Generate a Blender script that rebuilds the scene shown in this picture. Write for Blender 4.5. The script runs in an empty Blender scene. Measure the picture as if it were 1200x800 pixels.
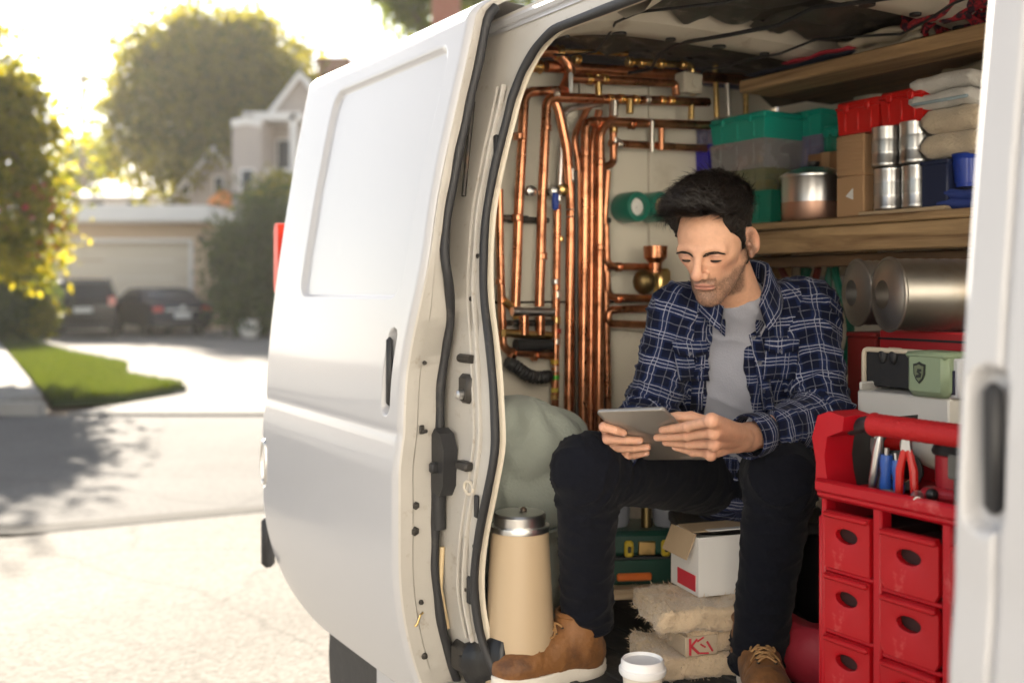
import bpy, bmesh, math, random
import numpy as np
from mathutils import Vector, Matrix, noise as mnoise

random.seed(7); np.random.seed(7)
R = math.radians
S = bpy.context.scene
COL = S.collection

# ---------------------------------------------------------------- camera
CAM_H = 1.4; FPX = 1250.0; HOR = 338.0        # eye height (m), focal length and horizon row in a 1200x800 frame
cam_d = bpy.data.cameras.new('camera')
cam = bpy.data.objects.new('camera', cam_d); COL.objects.link(cam)
cam.location = (0, 0, CAM_H); cam.rotation_euler = (R(90), 0, 0)
cam_d.sensor_width = 36.0; cam_d.lens = 36.0 * FPX / 1200.0
cam_d.shift_y = -(400 - HOR) / 1200.0
cam_d.clip_start = 0.05; cam_d.clip_end = 900
cam_d.dof.use_dof = True; cam_d.dof.focus_distance = 2.22; cam_d.dof.aperture_fstop = 2.2
S.camera = cam

# ---------------------------------------------------------------- sky, sun, exposure
SUN_AZ, SUN_EL = R(-25), R(25)                # azimuth from the view direction (+Y), left is negative
w = bpy.data.worlds.new('World'); S.world = w; w.use_nodes = True
nt = w.node_tree; nt.nodes.clear()
sky = nt.nodes.new('ShaderNodeTexSky'); sky.sky_type = 'NISHITA'; sky.sun_disc = False
sky.sun_elevation = SUN_EL; sky.sun_rotation = SUN_AZ
sky.air_density = 1.0; sky.dust_density = 0.7; sky.ozone_density = 1.0
hsv = nt.nodes.new('ShaderNodeHueSaturation'); hsv.inputs['Saturation'].default_value = 0.42
bg = nt.nodes.new('ShaderNodeBackground'); bg.inputs['Strength'].default_value = 0.05
wo = nt.nodes.new('ShaderNodeOutputWorld')
nt.links.new(sky.outputs[0], hsv.inputs['Color']); nt.links.new(hsv.outputs[0], bg.inputs[0]); nt.links.new(bg.outputs[0], wo.inputs[0])
sun_d = bpy.data.lights.new('sun', 'SUN'); sun_d.energy = 5.0; sun_d.angle = R(0.6); sun_d.color = (1.0, 0.90, 0.75)
sun = bpy.data.objects.new('sun', sun_d); COL.objects.link(sun)
to_sun = Vector((math.sin(SUN_AZ) * math.cos(SUN_EL), math.cos(SUN_AZ) * math.cos(SUN_EL), math.sin(SUN_EL)))
sun.rotation_euler = to_sun.to_track_quat('Z', 'Y').to_euler()
S.view_settings.view_transform = 'Standard'; S.view_settings.look = 'None'
S.view_settings.exposure = 2.5; S.view_settings.gamma = 1.0
S.view_settings.use_curve_mapping = False
S.render.engine = 'CYCLES'
cy = S.cycles
cy.max_bounces = 8; cy.diffuse_bounces = 5; cy.glossy_bounces = 4; cy.transmission_bounces = 6; cy.transparent_max_bounces = 8
cy.caustics_reflective = False; cy.caustics_refractive = False
cy.use_denoising = True
cy.sample_clamp_indirect = 6.0

# ---------------------------------------------------------------- measured places
VAN_AX = R(-59.12)                             # the van's long axis, seen from above
EU = Vector((math.cos(VAN_AX), math.sin(VAN_AX), 0)); EV = Vector((-math.sin(VAN_AX), math.cos(VAN_AX), 0))
VO = Vector((-0.282, 2.40, 0))                 # van origin: door handle of the sliding door, on the ground
FZ = 0.535                                     # height of the cargo floor
def at(px, py, Y): return Vector(((px - 600) / FPX * Y, Y, CAM_H - (py - HOR) / FPX * Y))
def vl(p): d = Vector(p) - VO; return Vector((d.dot(EU), d.dot(EV), d.z))     # world -> van
def vw(u, v, z): return VO + EU * u + EV * v + Vector((0, 0, z))               # van -> world
def _ray(px, py): return Vector(((px - 600) / FPX, 1, -(py - HOR) / FPX))
def on_v(px, py, v):                           # where the sight line meets the van plane v = const
    o = vl((0, 0, CAM_H)); d = _ray(px, py); dl = Vector((d.dot(EU), d.dot(EV), d.z)); t = (v - o.y) / dl.y; return o + dl * t
def on_u(px, py, u):
    o = vl((0, 0, CAM_H)); d = _ray(px, py); dl = Vector((d.dot(EU), d.dot(EV), d.z)); t = (u - o.x) / dl.x; return o + dl * t
def on_z(px, py, z): d = _ray(px, py); t = (z - CAM_H) / d.z; return Vector((0, 0, CAM_H)) + d * t

# ---------------------------------------------------------------- objects
def thing(name, label, cat, loc=(0, 0, 0), rz=0.0, group=None, kind=None):
    o = bpy.data.objects.new(name, None); COL.objects.link(o)
    o.empty_display_size = 0.05; o.location = loc; o.rotation_euler = (0, 0, rz)
    return tag(o, label, cat, group, kind)
def tag(o, label=None, cat=None, group=None, kind=None):
    if label: o['label'] = label
    if cat: o['category'] = cat
    if group: o['group'] = group
    if kind: o['kind'] = kind
    return o
def vthing(name, label, cat, u, v, z, rz=0.0, group=None):     # a thing standing in the van's own axes
    return thing(name, label, cat, vw(u, v, z), VAN_AX + rz, group)
def mesh_obj(name, verts, faces, mat, parent=None, smooth=True, sharp=38):
    me = bpy.data.meshes.new(name)
    me.from_pydata([tuple(map(float, v)) for v in verts], [], [tuple(map(int, f)) for f in faces]); me.update()
    return link_mesh(name, me, mat, parent, smooth, sharp)
def link_mesh(name, me, mat, parent=None, smooth=True, sharp=38):
    for m in (mat if isinstance(mat, (list, tuple)) else [mat]):
        if m is not None: me.materials.append(m)
    if smooth:
        me.polygons.foreach_set('use_smooth', [True] * len(me.polygons))
        if sharp: me.set_sharp_from_angle(angle=R(sharp))
    o = bpy.data.objects.new(name, me); COL.objects.link(o)
    if parent: o.parent = parent
    return o
def copy_tree(o, parent=None):
    c = o.copy(); COL.objects.link(c); c.parent = parent
    for ch in list(o.children): copy_tree(ch, c)
    return c

class B:
    """collects shapes for ONE mesh object"""
    def __init__(s): s.v = []; s.f = []
    def add(s, vs, fs, M=None):
        n = len(s.v)
        s.v += [tuple(M @ Vector(p)) if M is not None else tuple(p) for p in vs]
        s.f += [tuple(i + n for i in f) for f in fs]; return s
    def box(s, c, d, bev=0.0, M=None):         # centre, full size
        c = Vector(c); hx, hy, hz = d[0] / 2, d[1] / 2, d[2] / 2
        b = min(bev, hx * .98, hy * .98, hz * .98)
        if b <= 0:
            vs = [c + Vector((x * hx, y * hy, z * hz)) for x in (-1, 1) for y in (-1, 1) for z in (-1, 1)]
            fs = [(0, 1, 3, 2), (4, 6, 7, 5), (0, 4, 5, 1), (2, 3, 7, 6), (0, 2, 6, 4), (1, 5, 7, 3)]
            return s.add(vs, fs, M)
        vs, idx = [], {}
        for x in (-1, 1):
            for y in (-1, 1):
                for z in (-1, 1):
                    for a in range(3):
                        q = [x * (hx - b), y * (hy - b), z * (hz - b)]; q[a] = (x * hx, y * hy, z * hz)[a]
                        idx[(x, y, z, a)] = len(vs); vs.append(c + Vector(q))
        fs = []
        def quad(k): fs.append(k)
        for a in range(3):
            b1, c1 = (a + 1) % 3, (a + 2) % 3
            for sg in (-1, 1):
                ring = []
                for p, q in ((-1, -1), (1, -1), (1, 1), (-1, 1)):
                    k = [0, 0, 0]; k[a] = sg; k[b1] = p; k[c1] = q; ring.append(idx[(*k, a)])
                quad(tuple(ring if sg > 0 else ring[::-1]))
            for p in (-1, 1):                   # edges along axis a
                for q in (-1, 1):
                    k0 = [0, 0, 0]; k0[b1] = p; k0[c1] = q; k1 = list(k0); k0[a] = -1; k1[a] = 1
                    r = (idx[(*k0, b1)], idx[(*k1, b1)], idx[(*k1, c1)], idx[(*k0, c1)])
                    quad(r if p * q < 0 else r[::-1])
        for x in (-1, 1):
            for y in (-1, 1):
                for z in (-1, 1):
                    t = (idx[(x, y, z, 0)], idx[(x, y, z, 1)], idx[(x, y, z, 2)]); quad(t if x * y * z > 0 else t[::-1])
        return s.add(vs, fs, M)
    def tube(s, path, r, n=10, caps=True, M=None, closed=False, flat=1.0):
        P = [Vector(p) for p in path]; k = len(P)
        rr = list(r) if hasattr(r, '__len__') else [r] * k
        vs, fs = [], []; up = None
        for i, p in enumerate(P):
            if closed: t = (P[(i + 1) % k] - P[i - 1])
            else: t = (P[min(i + 1, k - 1)] - P[max(i - 1, 0)])
            t = t.normalized() if t.length > 1e-9 else Vector((0, 0, 1))
            if up is None: up = Vector((0, 0, 1)) if abs(t.z) < .9 else Vector((1, 0, 0))
            up = (up - t * up.dot(t)).normalized(); side = t.cross(up)
            for j in range(n):
                a = 2 * math.pi * j / n
                vs.append(p + (up * math.cos(a) * flat + side * math.sin(a)) * rr[i])
        m = k if closed else k - 1
        for i in range(m):
            for j in range(n):
                a, b_ = i * n + j, i * n + (j + 1) % n; c, d = ((i + 1) % k) * n + j, ((i + 1) % k) * n + (j + 1) % n
                fs.append((a, b_, d, c))
        if caps and not closed:
            fs.append(tuple(range(n))[::-1]); fs.append(tuple((k - 1) * n + j for j in range(n)))
        return s.add(vs, fs, M)
    def lathe(s, prof, n=32, M=None, cap0=True, cap1=True, sq=(1, 1)):   # prof: (radius, z)
        vs, fs = [], []
        for r, z in prof:
            for j in range(n):
                a = 2 * math.pi * j / n; vs.append((r * math.cos(a) * sq[0], r * math.sin(a) * sq[1], z))
        for i in range(len(prof) - 1):
            for j in range(n):
                a, b_ = i * n + j, i * n + (j + 1) % n; fs.append((a, b_, b_ + n, a + n))
        if cap0: fs.append(tuple(range(n))[::-1])
        if cap1: fs.append(tuple((len(prof) - 1) * n + j for j in range(n)))
        return s.add(vs, fs, M)
    def cyl(s, a, b_, r, n=16, r2=None): return s.tube([a, b_], [r, r if r2 is None else r2], n)
    def prism(s, poly, d0, d1, M=None):         # polygon in local XZ, extruded along Y from d0 to d1
        n = len(poly)
        vs = [(x, d0, z) for x, z in poly] + [(x, d1, z) for x, z in poly]
        fs = [tuple(range(n)), tuple(range(2 * n - 1, n - 1, -1))] + [(i, i + n, (i + 1) % n + n, (i + 1) % n) for i in range(n)]
        return s.add(vs, fs, M)
    def sphere(s, c, r, n=12, sc=(1, 1, 1), M=None):
        vs, fs = [], []; m = n // 2
        for i in range(1, m):
            t = math.pi * i / m
            for j in range(n):
                a = 2 * math.pi * j / n
                vs.append((c[0] + r * sc[0] * math.sin(t) * math.cos(a), c[1] + r * sc[1] * math.sin(t) * math.sin(a), c[2] + r * sc[2] * math.cos(t)))
        vs.append((c[0], c[1], c[2] + r * sc[2])); vs.append((c[0], c[1], c[2] - r * sc[2])); T, Bt = len(vs) - 2, len(vs) - 1
        for i in range(m - 2):
            for j in range(n):
                a, b_ = i * n + j, i * n + (j + 1) % n; fs.append((a, a + n, b_ + n, b_))
        for j in range(n):
            fs.append((T, j, (j + 1) % n)); fs.append((Bt, (m - 2) * n + (j + 1) % n, (m - 2) * n + j))
        return s.add(vs, fs, M)
    def build(s, name, mat, parent=None, smooth=True, sharp=38): return mesh_obj(name, s.v, s.f, mat, parent, smooth, sharp)

def fillet(pts, r, n=5):                       # round the corners of a polyline
    P = [Vector(p) for p in pts]; out = [P[0]]
    for i in range(1, len(P) - 1):
        a, b_ = (P[i - 1] - P[i]), (P[i + 1] - P[i]); d = min(r, a.length * .48, b_.length * .48)
        p0, p1 = P[i] + a.normalized() * d, P[i] + b_.normalized() * d
        for k in range(n + 1):
            t = k / n; out.append((1 - t) ** 2 * p0 + 2 * t * (1 - t) * P[i] + t * t * p1)
    out.append(P[-1]); return out
def rrect(x0, x1, z0, z1, r, n=5):             # rounded rectangle polygon
    out = []
    for cx, cz, a0 in ((x1 - r, z1 - r, 0), (x0 + r, z1 - r, 90), (x0 + r, z0 + r, 180), (x1 - r, z0 + r, 270)):
        for k in range(n + 1): a = R(a0 + 90 * k / n); out.append((cx + r * math.cos(a), cz + r * math.sin(a)))
    return out
def TM(loc=(0, 0, 0), rx=0, ry=0, rz=0, sc=1.0):
    return Matrix.Translation(loc) @ Matrix.Rotation(rz, 4, 'Z') @ Matrix.Rotation(ry, 4, 'Y') @ Matrix.Rotation(rx, 4, 'X') @ Matrix.Scale(sc, 4)

# ---------------------------------------------------------------- materials
MC = {}
def mat(name, col, rough=.5, metal=0.0, var=.12, vs=6.0, bump=0.0, bs=80.0, coat=0.0, spec=.5, col2=None, c2lo=.5, c2hi=.65, c2s=4.0,
        trans=0.0, ior=1.45, sss=0.0, sheen=0.0, alpha=1.0, stretch=(1, 1, 1), rvar=.1):
    """principled with noisy colour, an optional second colour in patches (dirt, tarnish), roughness variation and a fine bump"""
    if name in MC: return MC[name]
    m = bpy.data.materials.new(name); m.use_nodes = True; t = m.node_tree; N, L = t.nodes, t.links
    p = N['Principled BSDF']; tc = N.new('ShaderNodeTexCoord'); mp = N.new('ShaderNodeMapping'); mp.inputs['Scale'].default_value = stretch
    L.new(tc.outputs['Object'], mp.inputs[0])
    nz = N.new('ShaderNodeTexNoise'); nz.inputs['Scale'].default_value = vs; nz.inputs['Detail'].default_value = 6; nz.inputs['Roughness'].default_value = .6
    L.new(mp.outputs[0], nz.inputs['Vector'])
    mx = N.new('ShaderNodeMix'); mx.data_type = 'RGBA'
    lo = [c * (1 - var) for c in col]; hi = [min(1, c * (1 + var)) for c in col]
    mx.inputs[6].default_value = (*lo, 1); mx.inputs[7].default_value = (*hi, 1); L.new(nz.outputs[0], mx.inputs[0]); out = mx.outputs[2]
    if col2 is not None:
        n2 = N.new('ShaderNodeTexNoise'); n2.inputs['Scale'].default_value = c2s; n2.inputs['Detail'].default_value = 8; n2.inputs['Roughness'].default_value = .65
        L.new(mp.outputs[0], n2.inputs['Vector'])
        mr = N.new('ShaderNodeMapRange'); mr.inputs[1].default_value = c2lo; mr.inputs[2].default_value = c2hi; L.new(n2.outputs[0], mr.inputs[0])
        m2 = N.new('ShaderNodeMix'); m2.data_type = 'RGBA'; m2.inputs[7].default_value = (*col2, 1)
        L.new(mr.outputs[0], m2.inputs[0]); L.new(out, m2.inputs[6]); out = m2.outputs[2]
    L.new(out, p.inputs['Base Color'])
    rr = N.new('ShaderNodeMapRange'); rr.inputs[3].default_value = max(.02, rough - rvar); rr.inputs[4].default_value = min(1, rough + rvar)
    L.new(nz.outputs[0], rr.inputs[0]); L.new(rr.outputs[0], p.inputs['Roughness'])
    p.inputs['Metallic'].default_value = metal; p.inputs['Specular IOR Level'].default_value = spec; p.inputs['Coat Weight'].default_value = coat; p.inputs['Coat Roughness'].default_value = .05
    p.inputs['Transmission Weight'].default_value = trans; p.inputs['IOR'].default_value = ior; p.inputs['Subsurface Weight'].default_value = sss; p.inputs['Alpha'].default_value = alpha
    p.inputs['Sheen Weight'].default_value = sheen
    if sss: p.inputs['Subsurface Radius'].default_value = (.9, .35, .2); p.inputs['Subsurface Scale'].default_value = .006
    if bump:
        nb = N.new('ShaderNodeTexNoise'); nb.inputs['Scale'].default_value = bs; nb.inputs['Detail'].default_value = 5; L.new(mp.outputs[0], nb.inputs['Vector'])
        bp = N.new('ShaderNodeBump'); bp.inputs['Strength'].default_value = min(1, bump); bp.inputs['Distance'].default_value = .004 if bump <= 1 else .004 * bump
        L.new(nb.outputs[0], bp.inputs['Height']); L.new(bp.outputs[0], p.inputs['Normal'])
    MC[name] = m; return m

def foliage(name, c1, c2, tr=.55):
    if name in MC: return MC[name]
    m = bpy.data.materials.new(name); m.use_nodes = True; t = m.node_tree; N, L = t.nodes, t.links; N.clear()
    o = N.new('ShaderNodeOutputMaterial'); at_ = N.new('ShaderNodeAttribute'); at_.attribute_name = 'tint'
    mx = N.new('ShaderNodeMix'); mx.data_type = 'RGBA'; mx.inputs[6].default_value = (*c1, 1); mx.inputs[7].default_value = (*c2, 1); L.new(at_.outputs['Fac'], mx.inputs[0])
    d = N.new('ShaderNodeBsdfPrincipled'); d.inputs['Roughness'].default_value = .55; L.new(mx.outputs[2], d.inputs['Base Color'])
    tl = N.new('ShaderNodeBsdfTranslucent'); g = N.new('ShaderNodeMix'); g.data_type = 'RGBA'; g.blend_type = 'MULTIPLY'; g.inputs[0].default_value = 1
    g.inputs[7].default_value = (2.05, 1.8, .55, 1); L.new(mx.outputs[2], g.inputs[6]); L.new(g.outputs[2], tl.inputs[0])
    s = N.new('ShaderNodeMixShader'); s.inputs[0].default_value = tr; L.new(d.outputs[0], s.inputs[1]); L.new(tl.outputs[0], s.inputs[2]); L.new(s.outputs[0], o.inputs[0])
    MC[name] = m; return m

white_paint = mat('white_paint', (.435, .435, .45), .36, var=.03, vs=2, coat=.55, spec=.35, rvar=.06, col2=(.60, .57, .52), c2lo=.66, c2hi=.86, c2s=3)
cream_metal = mat('cream_metal', (.62, .56, .46), .5, var=.08, vs=5, bump=.12, bs=30, col2=(.36, .28, .20), c2lo=.60, c2hi=.74, c2s=7)
jamb_paint = mat('jamb_paint', (.46, .435, .395), .45, var=.10, vs=9, bump=.15, bs=40, coat=.15, col2=(.28, .22, .16), c2lo=.60, c2hi=.76, c2s=24)
rubber = mat('rubber', (.022, .022, .024), .55, var=.25, vs=20, bump=.25, bs=90, col2=(.09, .08, .07), c2lo=.6, c2hi=.8, c2s=12)
black_plastic = mat('black_plastic', (.02, .02, .022), .45, var=.2, bump=.1, bs=150)
dark_metal = mat('dark_metal', (.06, .055, .05), .5, .6, var=.3, bump=.2, bs=60, col2=(.16, .10, .06), c2lo=.55, c2hi=.7, c2s=9)
steel = mat('steel', (.62, .61, .60), .32, 1.0, var=.12, vs=10, rvar=.12)
galv = mat('galv', (.55, .54, .52), .38, 1.0, var=.2, vs=14, stretch=(1, 1, 30), rvar=.15)
copper = mat('copper', (.70, .31, .165), .30, 1.0, var=.22, vs=12, col2=(.22, .09, .045), c2lo=.47, c2hi=.68, c2s=16, rvar=.12)
brass = mat('brass', (.80, .55, .22), .3, 1.0, var=.15, vs=14, col2=(.35, .2, .08), c2lo=.55, c2hi=.75, c2s=20)
solder = mat('solder', (.7, .66, .6), .35, 1.0, var=.2, vs=20)
# ================================================================ GROUND
def sheet(name, poly, z, m, thick=0.0, sub=None, parent=None):
    b = B(); n = len(poly)
    if thick: b.prism([(x, y) for x, y in poly], 0, 1); b.v = [(x, z2, z - thick + thick * y) for x, y, z2 in [(p[0], p[1], p[2]) for p in b.v]]
    else: b.add([(x, y, z) for x, y in poly], [tuple(range(n))])
    return b.build(name, m, parent, smooth=False)
def concrete(name, col, scale, crack=0.5, joint=None):
    m = bpy.data.materials.new(name); m.use_nodes = True; N, L = m.node_tree.nodes, m.node_tree.links
    p = N['Principled BSDF']; p.inputs['Roughness'].default_value = .95; p.inputs['Specular IOR Level'].default_value = .12; tc = N.new('ShaderNodeTexCoord')
    n1 = N.new('ShaderNodeTexNoise'); n1.inputs['Scale'].default_value = .5 * scale; n1.inputs['Detail'].default_value = 7; L.new(tc.outputs['Object'], n1.inputs[0])
    n2 = N.new('ShaderNodeTexVoronoi'); n2.inputs['Scale'].default_value = 55 * scale; L.new(tc.outputs['Object'], n2.inputs[0])
    r1 = N.new('ShaderNodeValToRGB'); r1.color_ramp.elements[0].position = .3; r1.color_ramp.elements[1].position = .72
    r1.color_ramp.elements[0].color = (*[c * .78 for c in col], 1); r1.color_ramp.elements[1].color = (*[c * 1.15 for c in col], 1); L.new(n1.outputs[0], r1.inputs[0])
    r2 = N.new('ShaderNodeMapRange'); r2.inputs[3].default_value = .62; r2.inputs[4].default_value = 1.25; L.new(n2.outputs['Color'], r2.inputs[0])
    mx = N.new('ShaderNodeMix'); mx.data_type = 'RGBA'; mx.blend_type = 'MULTIPLY'; mx.inputs[0].default_value = .75
    L.new(r1.outputs[0], mx.inputs[6]); L.new(r2.outputs[0], mx.inputs[7]); out = mx.outputs[2]
    v = N.new('ShaderNodeTexVoronoi'); v.feature = 'DISTANCE_TO_EDGE'; v.inputs['Scale'].default_value = crack
    wn = N.new('ShaderNodeTexNoise'); wn.inputs['Scale'].default_value = 2.2; wn.inputs['Detail'].default_value = 6; L.new(tc.outputs['Object'], wn.inputs[0])
    ad = N.new('ShaderNodeMix'); ad.data_type = 'VECTOR'; ad.inputs[0].default_value = .22; L.new(tc.outputs['Object'], ad.inputs[4]); L.new(wn.outputs[1], ad.inputs[5]); L.new(ad.outputs[1], v.inputs[0])
    cr = N.new('ShaderNodeMapRange'); cr.inputs[1].default_value = .0; cr.inputs[2].default_value = .006; cr.inputs[3].default_value = .78; cr.inputs[4].default_value = 1; L.new(v.outputs[0], cr.inputs[0])
    m3 = N.new('ShaderNodeMix'); m3.data_type = 'RGBA'; m3.blend_type = 'MULTIPLY'; m3.inputs[0].default_value = 1; L.new(out, m3.inputs[6]); L.new(cr.outputs[0], m3.inputs[7])
    L.new(m3.outputs[2], p.inputs['Base Color'])
    bp = N.new('ShaderNodeBump'); bp.inputs['Strength'].default_value = .5; bp.inputs['Distance'].default_value = .006; L.new(n2.outputs['Distance'], bp.inputs['Height']); L.new(bp.outputs[0], p.inputs['Normal'])
    MC[name] = m; return m
conc_near = concrete('concrete_pad', (.185, .172, .155), 1.0, .35)
asphalt = concrete('road_surface', (.125, .12, .116), 1.0, .25)
conc_walk = concrete('sidewalk_concrete', (.24, .23, .215), .8, .12)
conc_drive = concrete('driveway_concrete', (.22, .205, .19), .8, .2)
soil = mat('soil', (.12, .085, .055), .95, var=.3, vs=3, bump=.6, bs=12)

def struct(o): o['kind'] = 'structure'; return o
struct(sheet('ground', [(-450, -60), (450, -60), (450, 700), (-450, 700)], -.05, soil))
far_edge = 11.75
struct(sheet('road', [(-90, 6.0), (-2.45, 6.0 + .1), (60, 14.5), (60, far_edge + 20), (8, far_edge + .2), (-90, far_edge)][:2] + [(90, 6.9), (90, far_edge), (-90, far_edge)], 0.0, asphalt))
struct(sheet('parking_pad', [(-90, -40), (90, -40), (90, 6.75), (-1.5, 6.62), (-2.8, 5.95), (-90, 5.9)], .012, conc_near, .05))
struct(sheet('gutter', [(-90, 6.02), (-2.8, 6.07), (-1.5, 6.74), (90, 6.87), (90, 6.98), (-1.5, 6.93), (-2.8, 6.32), (-90, 6.25)], .004, mat('gutter_concrete', (.075, .07, .065), .95, spec=.08, var=.2, vs=5, bump=.5, bs=60)))
struct(sheet('pavement', [(-4.9, far_edge), (90, far_edge), (90, 14.2), (-4.2, 14.2)], .03, conc_walk, .06))
struct(sheet('kerb', [(-90, far_edge - .02), (-6.2, far_edge - .02), (-5.2, far_edge - .02), (-5.2, far_edge + .16), (-90, far_edge + .16)], .14, mat('kerb_concrete', (.26, .25, .235), .9, spec=.1, var=.15, vs=6, bump=.4, bs=60), .16))
struct(sheet('driveway', [(-4.6, 14.2), (60, 14.2), (60, 60), (-22, 60), (-22, 29.5), (-13.8, 29.5), (-9.6, 22.5), (-6.9, 18.6), (-6.2, 16.3)], .012, conc_drive, .05))
struct(sheet('footpath', [(-30, 12.3), (-5.75, 12.0), (-5.55, 12.6), (-14.9, 30.5), (-30, 30.5)], .15, conc_walk, .14))
lawn_poly = [(-14.8, 30.4), (-5.5, 12.75), (-4.75, 13.1), (-4.45, 14.6), (-5.9, 16.2), (-6.7, 18.6), (-9.5, 22.5), (-13.7, 29.6)]
lawn = struct(sheet('lawn', lawn_poly, .07, mat('turf_soil', (.03, .045, .015), .95, var=.4, vs=4, bump=.6, bs=30), .08))

def in_poly(x, y, poly):
    c = False; j = len(poly) - 1
    for i in range(len(poly)):
        if (poly[i][1] > y) != (poly[j][1] > y) and x < (poly[j][0] - poly[i][0]) * (y - poly[i][1]) / (poly[j][1] - poly[i][1]) + poly[i][0]: c = not c
        j = i
    return c
def tint_mesh(name, verts, faces, tint, m, parent=None):
    o = mesh_obj(name, verts, faces, m, parent, smooth=False)
    a = o.data.attributes.new('tint', 'FLOAT', 'POINT'); a.data.foreach_set('value', np.asarray(tint, dtype=np.float32)); return o
rg = random.Random(3); gv, gf, gt = [], [], []
while len(gf) < 26000:
    y = 12.7 + (30.4 - 12.7) * rg.random() ** 1.6; x = rg.uniform(-15, -4.3)
    if not in_poly(x, y, lawn_poly): continue
    h = rg.uniform(.05, .12); a = rg.random() * 6.28; wd = .006 + .0006 * y; dx, dy = math.cos(a) * wd, math.sin(a) * wd; lx, ly = rg.uniform(-.04, .04), rg.uniform(-.04, .04)
    n = len(gv); gv += [(x - dx, y - dy, .065), (x + dx, y + dy, .065), (x + lx, y + ly, .07 + h)]; gf.append((n, n + 1, n + 2)); t = rg.random(); gt += [t, t, t]
tag(tint_mesh('grass', gv, gf, gt, foliage('grass_blades', (.032, .052, .012), (.062, .082, .022), .4)), 'mown green lawn beside the driveway across the road', 'grass', kind='stuff')

# ================================================================ TREES
def leaf_crown(name, blobs, n, size, m, parent, seed, spread=.35, clump=26, pull=.55):
    """n leaf-sized faces gathered in clumps that sit mostly near the outside of the blobs"""
    g = np.random.RandomState(seed); nc = max(1, n // clump)
    wts = np.array([b[1] * b[2] + b[2] * b[3] for b in blobs], float); ids = g.choice(len(blobs), nc, p=wts / wts.sum())
    C = np.array([b[0] for b in blobs], float)[ids]; Rd = np.array([[b[1], b[2], b[3]] for b in blobs], float)[ids]
    d = g.normal(size=(nc, 3)); d /= np.linalg.norm(d, axis=1)[:, None]; rad = g.rand(nc) ** (1 - pull) * (.8 + .35 * g.rand(nc))
    cc = C + d * Rd * rad[:, None]
    k = np.repeat(np.arange(nc), clump); P = cc[k] + g.normal(size=(len(k), 3)) * spread * (0.6 + .8 * g.rand(nc))[k][:, None]
    a = g.normal(size=P.shape); a /= np.linalg.norm(a, axis=1)[:, None]; b_ = g.normal(size=P.shape); b_ -= a * (a * b_).sum(1)[:, None]; b_ /= np.linalg.norm(b_, axis=1)[:, None]
    s = size * (.6 + .8 * g.rand(len(k)))[:, None]
    V = np.stack([P - a * s, P + b_ * s * .45, P + a * s, P - b_ * s * .45], 1).reshape(-1, 3)
    F = np.arange(len(V)).reshape(-1, 4)
    tint = np.repeat(np.clip(.45 + .38 * g.normal(size=nc)[k] + .15 * g.normal(size=len(k)), 0, 1), 4)
    return tint_mesh(name, V, F, tint, m, parent)
bark = mat('bark', (.13, .09, .06), .9, var=.3, vs=8, bump=1, bs=18, stretch=(1, 1, .3))
def limbs(parent, base, top, r, spots, seed):
    g = random.Random(seed); b = B(); base, top = Vector(base), Vector(top)
    pts = [base.lerp(top, i / 6) + Vector((g.uniform(-1, 1), g.uniform(-1, 1), 0)) * r * .5 * (i > 0) for i in range(7)]
    b.tube(pts, [r * (1.25 if i == 0 else 1 - .1 * i) for i in range(7)], 10); b.build('trunk', bark, parent)
    for k, s in enumerate(spots):
        s = Vector(s); a = pts[3 + k % 4]; mid = a.lerp(s, .5) + Vector((g.uniform(-.2, .2), g.uniform(-.2, .2), .25)) * (s - a).length * .4
        B().tube([a, a.lerp(mid, .6), mid, s], [r * .5, r * .4, r * .3, r * .1], 7).build('branch', bark, parent)
def tree(name, label, blobs, n, size, m, base, r, seed, spread=.35, cat='tree', group=None, clump=26, pull=.55):
    base = Vector(base); t = thing(name, label, cat, base, group=group)
    bl = [((Vector(b[0]) - base)[:], b[1], b[2], b[3]) for b in blobs]
    leaf_crown('crown', bl, n, size, m, t, seed, spread, clump, pull)
    top = sum((Vector(b[0]) for b in bl), Vector()) / len(bl)
    limbs(t, (0, 0, -.05), top, r, [Vector(b[0]) for b in bl][:7], seed); return t
def bl(px, py, Y, rx, rz, ry=None): return (at(px, py, Y)[:], rx, ry or rx, rz)
leaf_lit = foliage('leaf_olive_lit', (.08, .095, .014), (.22, .205, .028), .66)  # olive leaves with backlit yellow worked into the colour
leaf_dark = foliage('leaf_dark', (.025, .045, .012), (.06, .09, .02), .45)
leaf_mid = foliage('leaf_mid', (.05, .08, .012), (.13, .16, .02), .6)

Yb = 46.0
tree('street_tree', 'large round olive green tree standing behind the garage', [bl(250, 110, Yb, 2.6, 2.0), bl(195, 125, Yb - 1, 1.8, 1.7), bl(160, 165, Yb, 1.2, 1.4), bl(310, 100, Yb, 1.8, 1.6), bl(175, 85, Yb, .9, .7), bl(235, 38, Yb, .8, .5), bl(295, 40, Yb, .7, .5), bl(355, 105, Yb, .7, .8), bl(140, 150, Yb, .6, .8), bl(205, 205, Yb - 2, .9, .7), bl(285, 165, Yb - 1, 1.5, 1.2), bl(165, 60, Yb, .5, .4),
     bl(345, 80, Yb + 2, 1.1, .8), bl(215, 65, Yb, 2.0, 1.1), bl(270, 52, Yb, 2.1, .9), bl(235, 175, Yb - 1, 2.0, 1.3), bl(150, 120, Yb, .8, 1.0), bl(330, 130, Yb, 1.0, 1.2)], 26000, .19, leaf_lit, (at(245, 300, Yb).x, Yb, 0), .32, 11, .62, clump=75, pull=.6)
YL = 16.6
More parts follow.
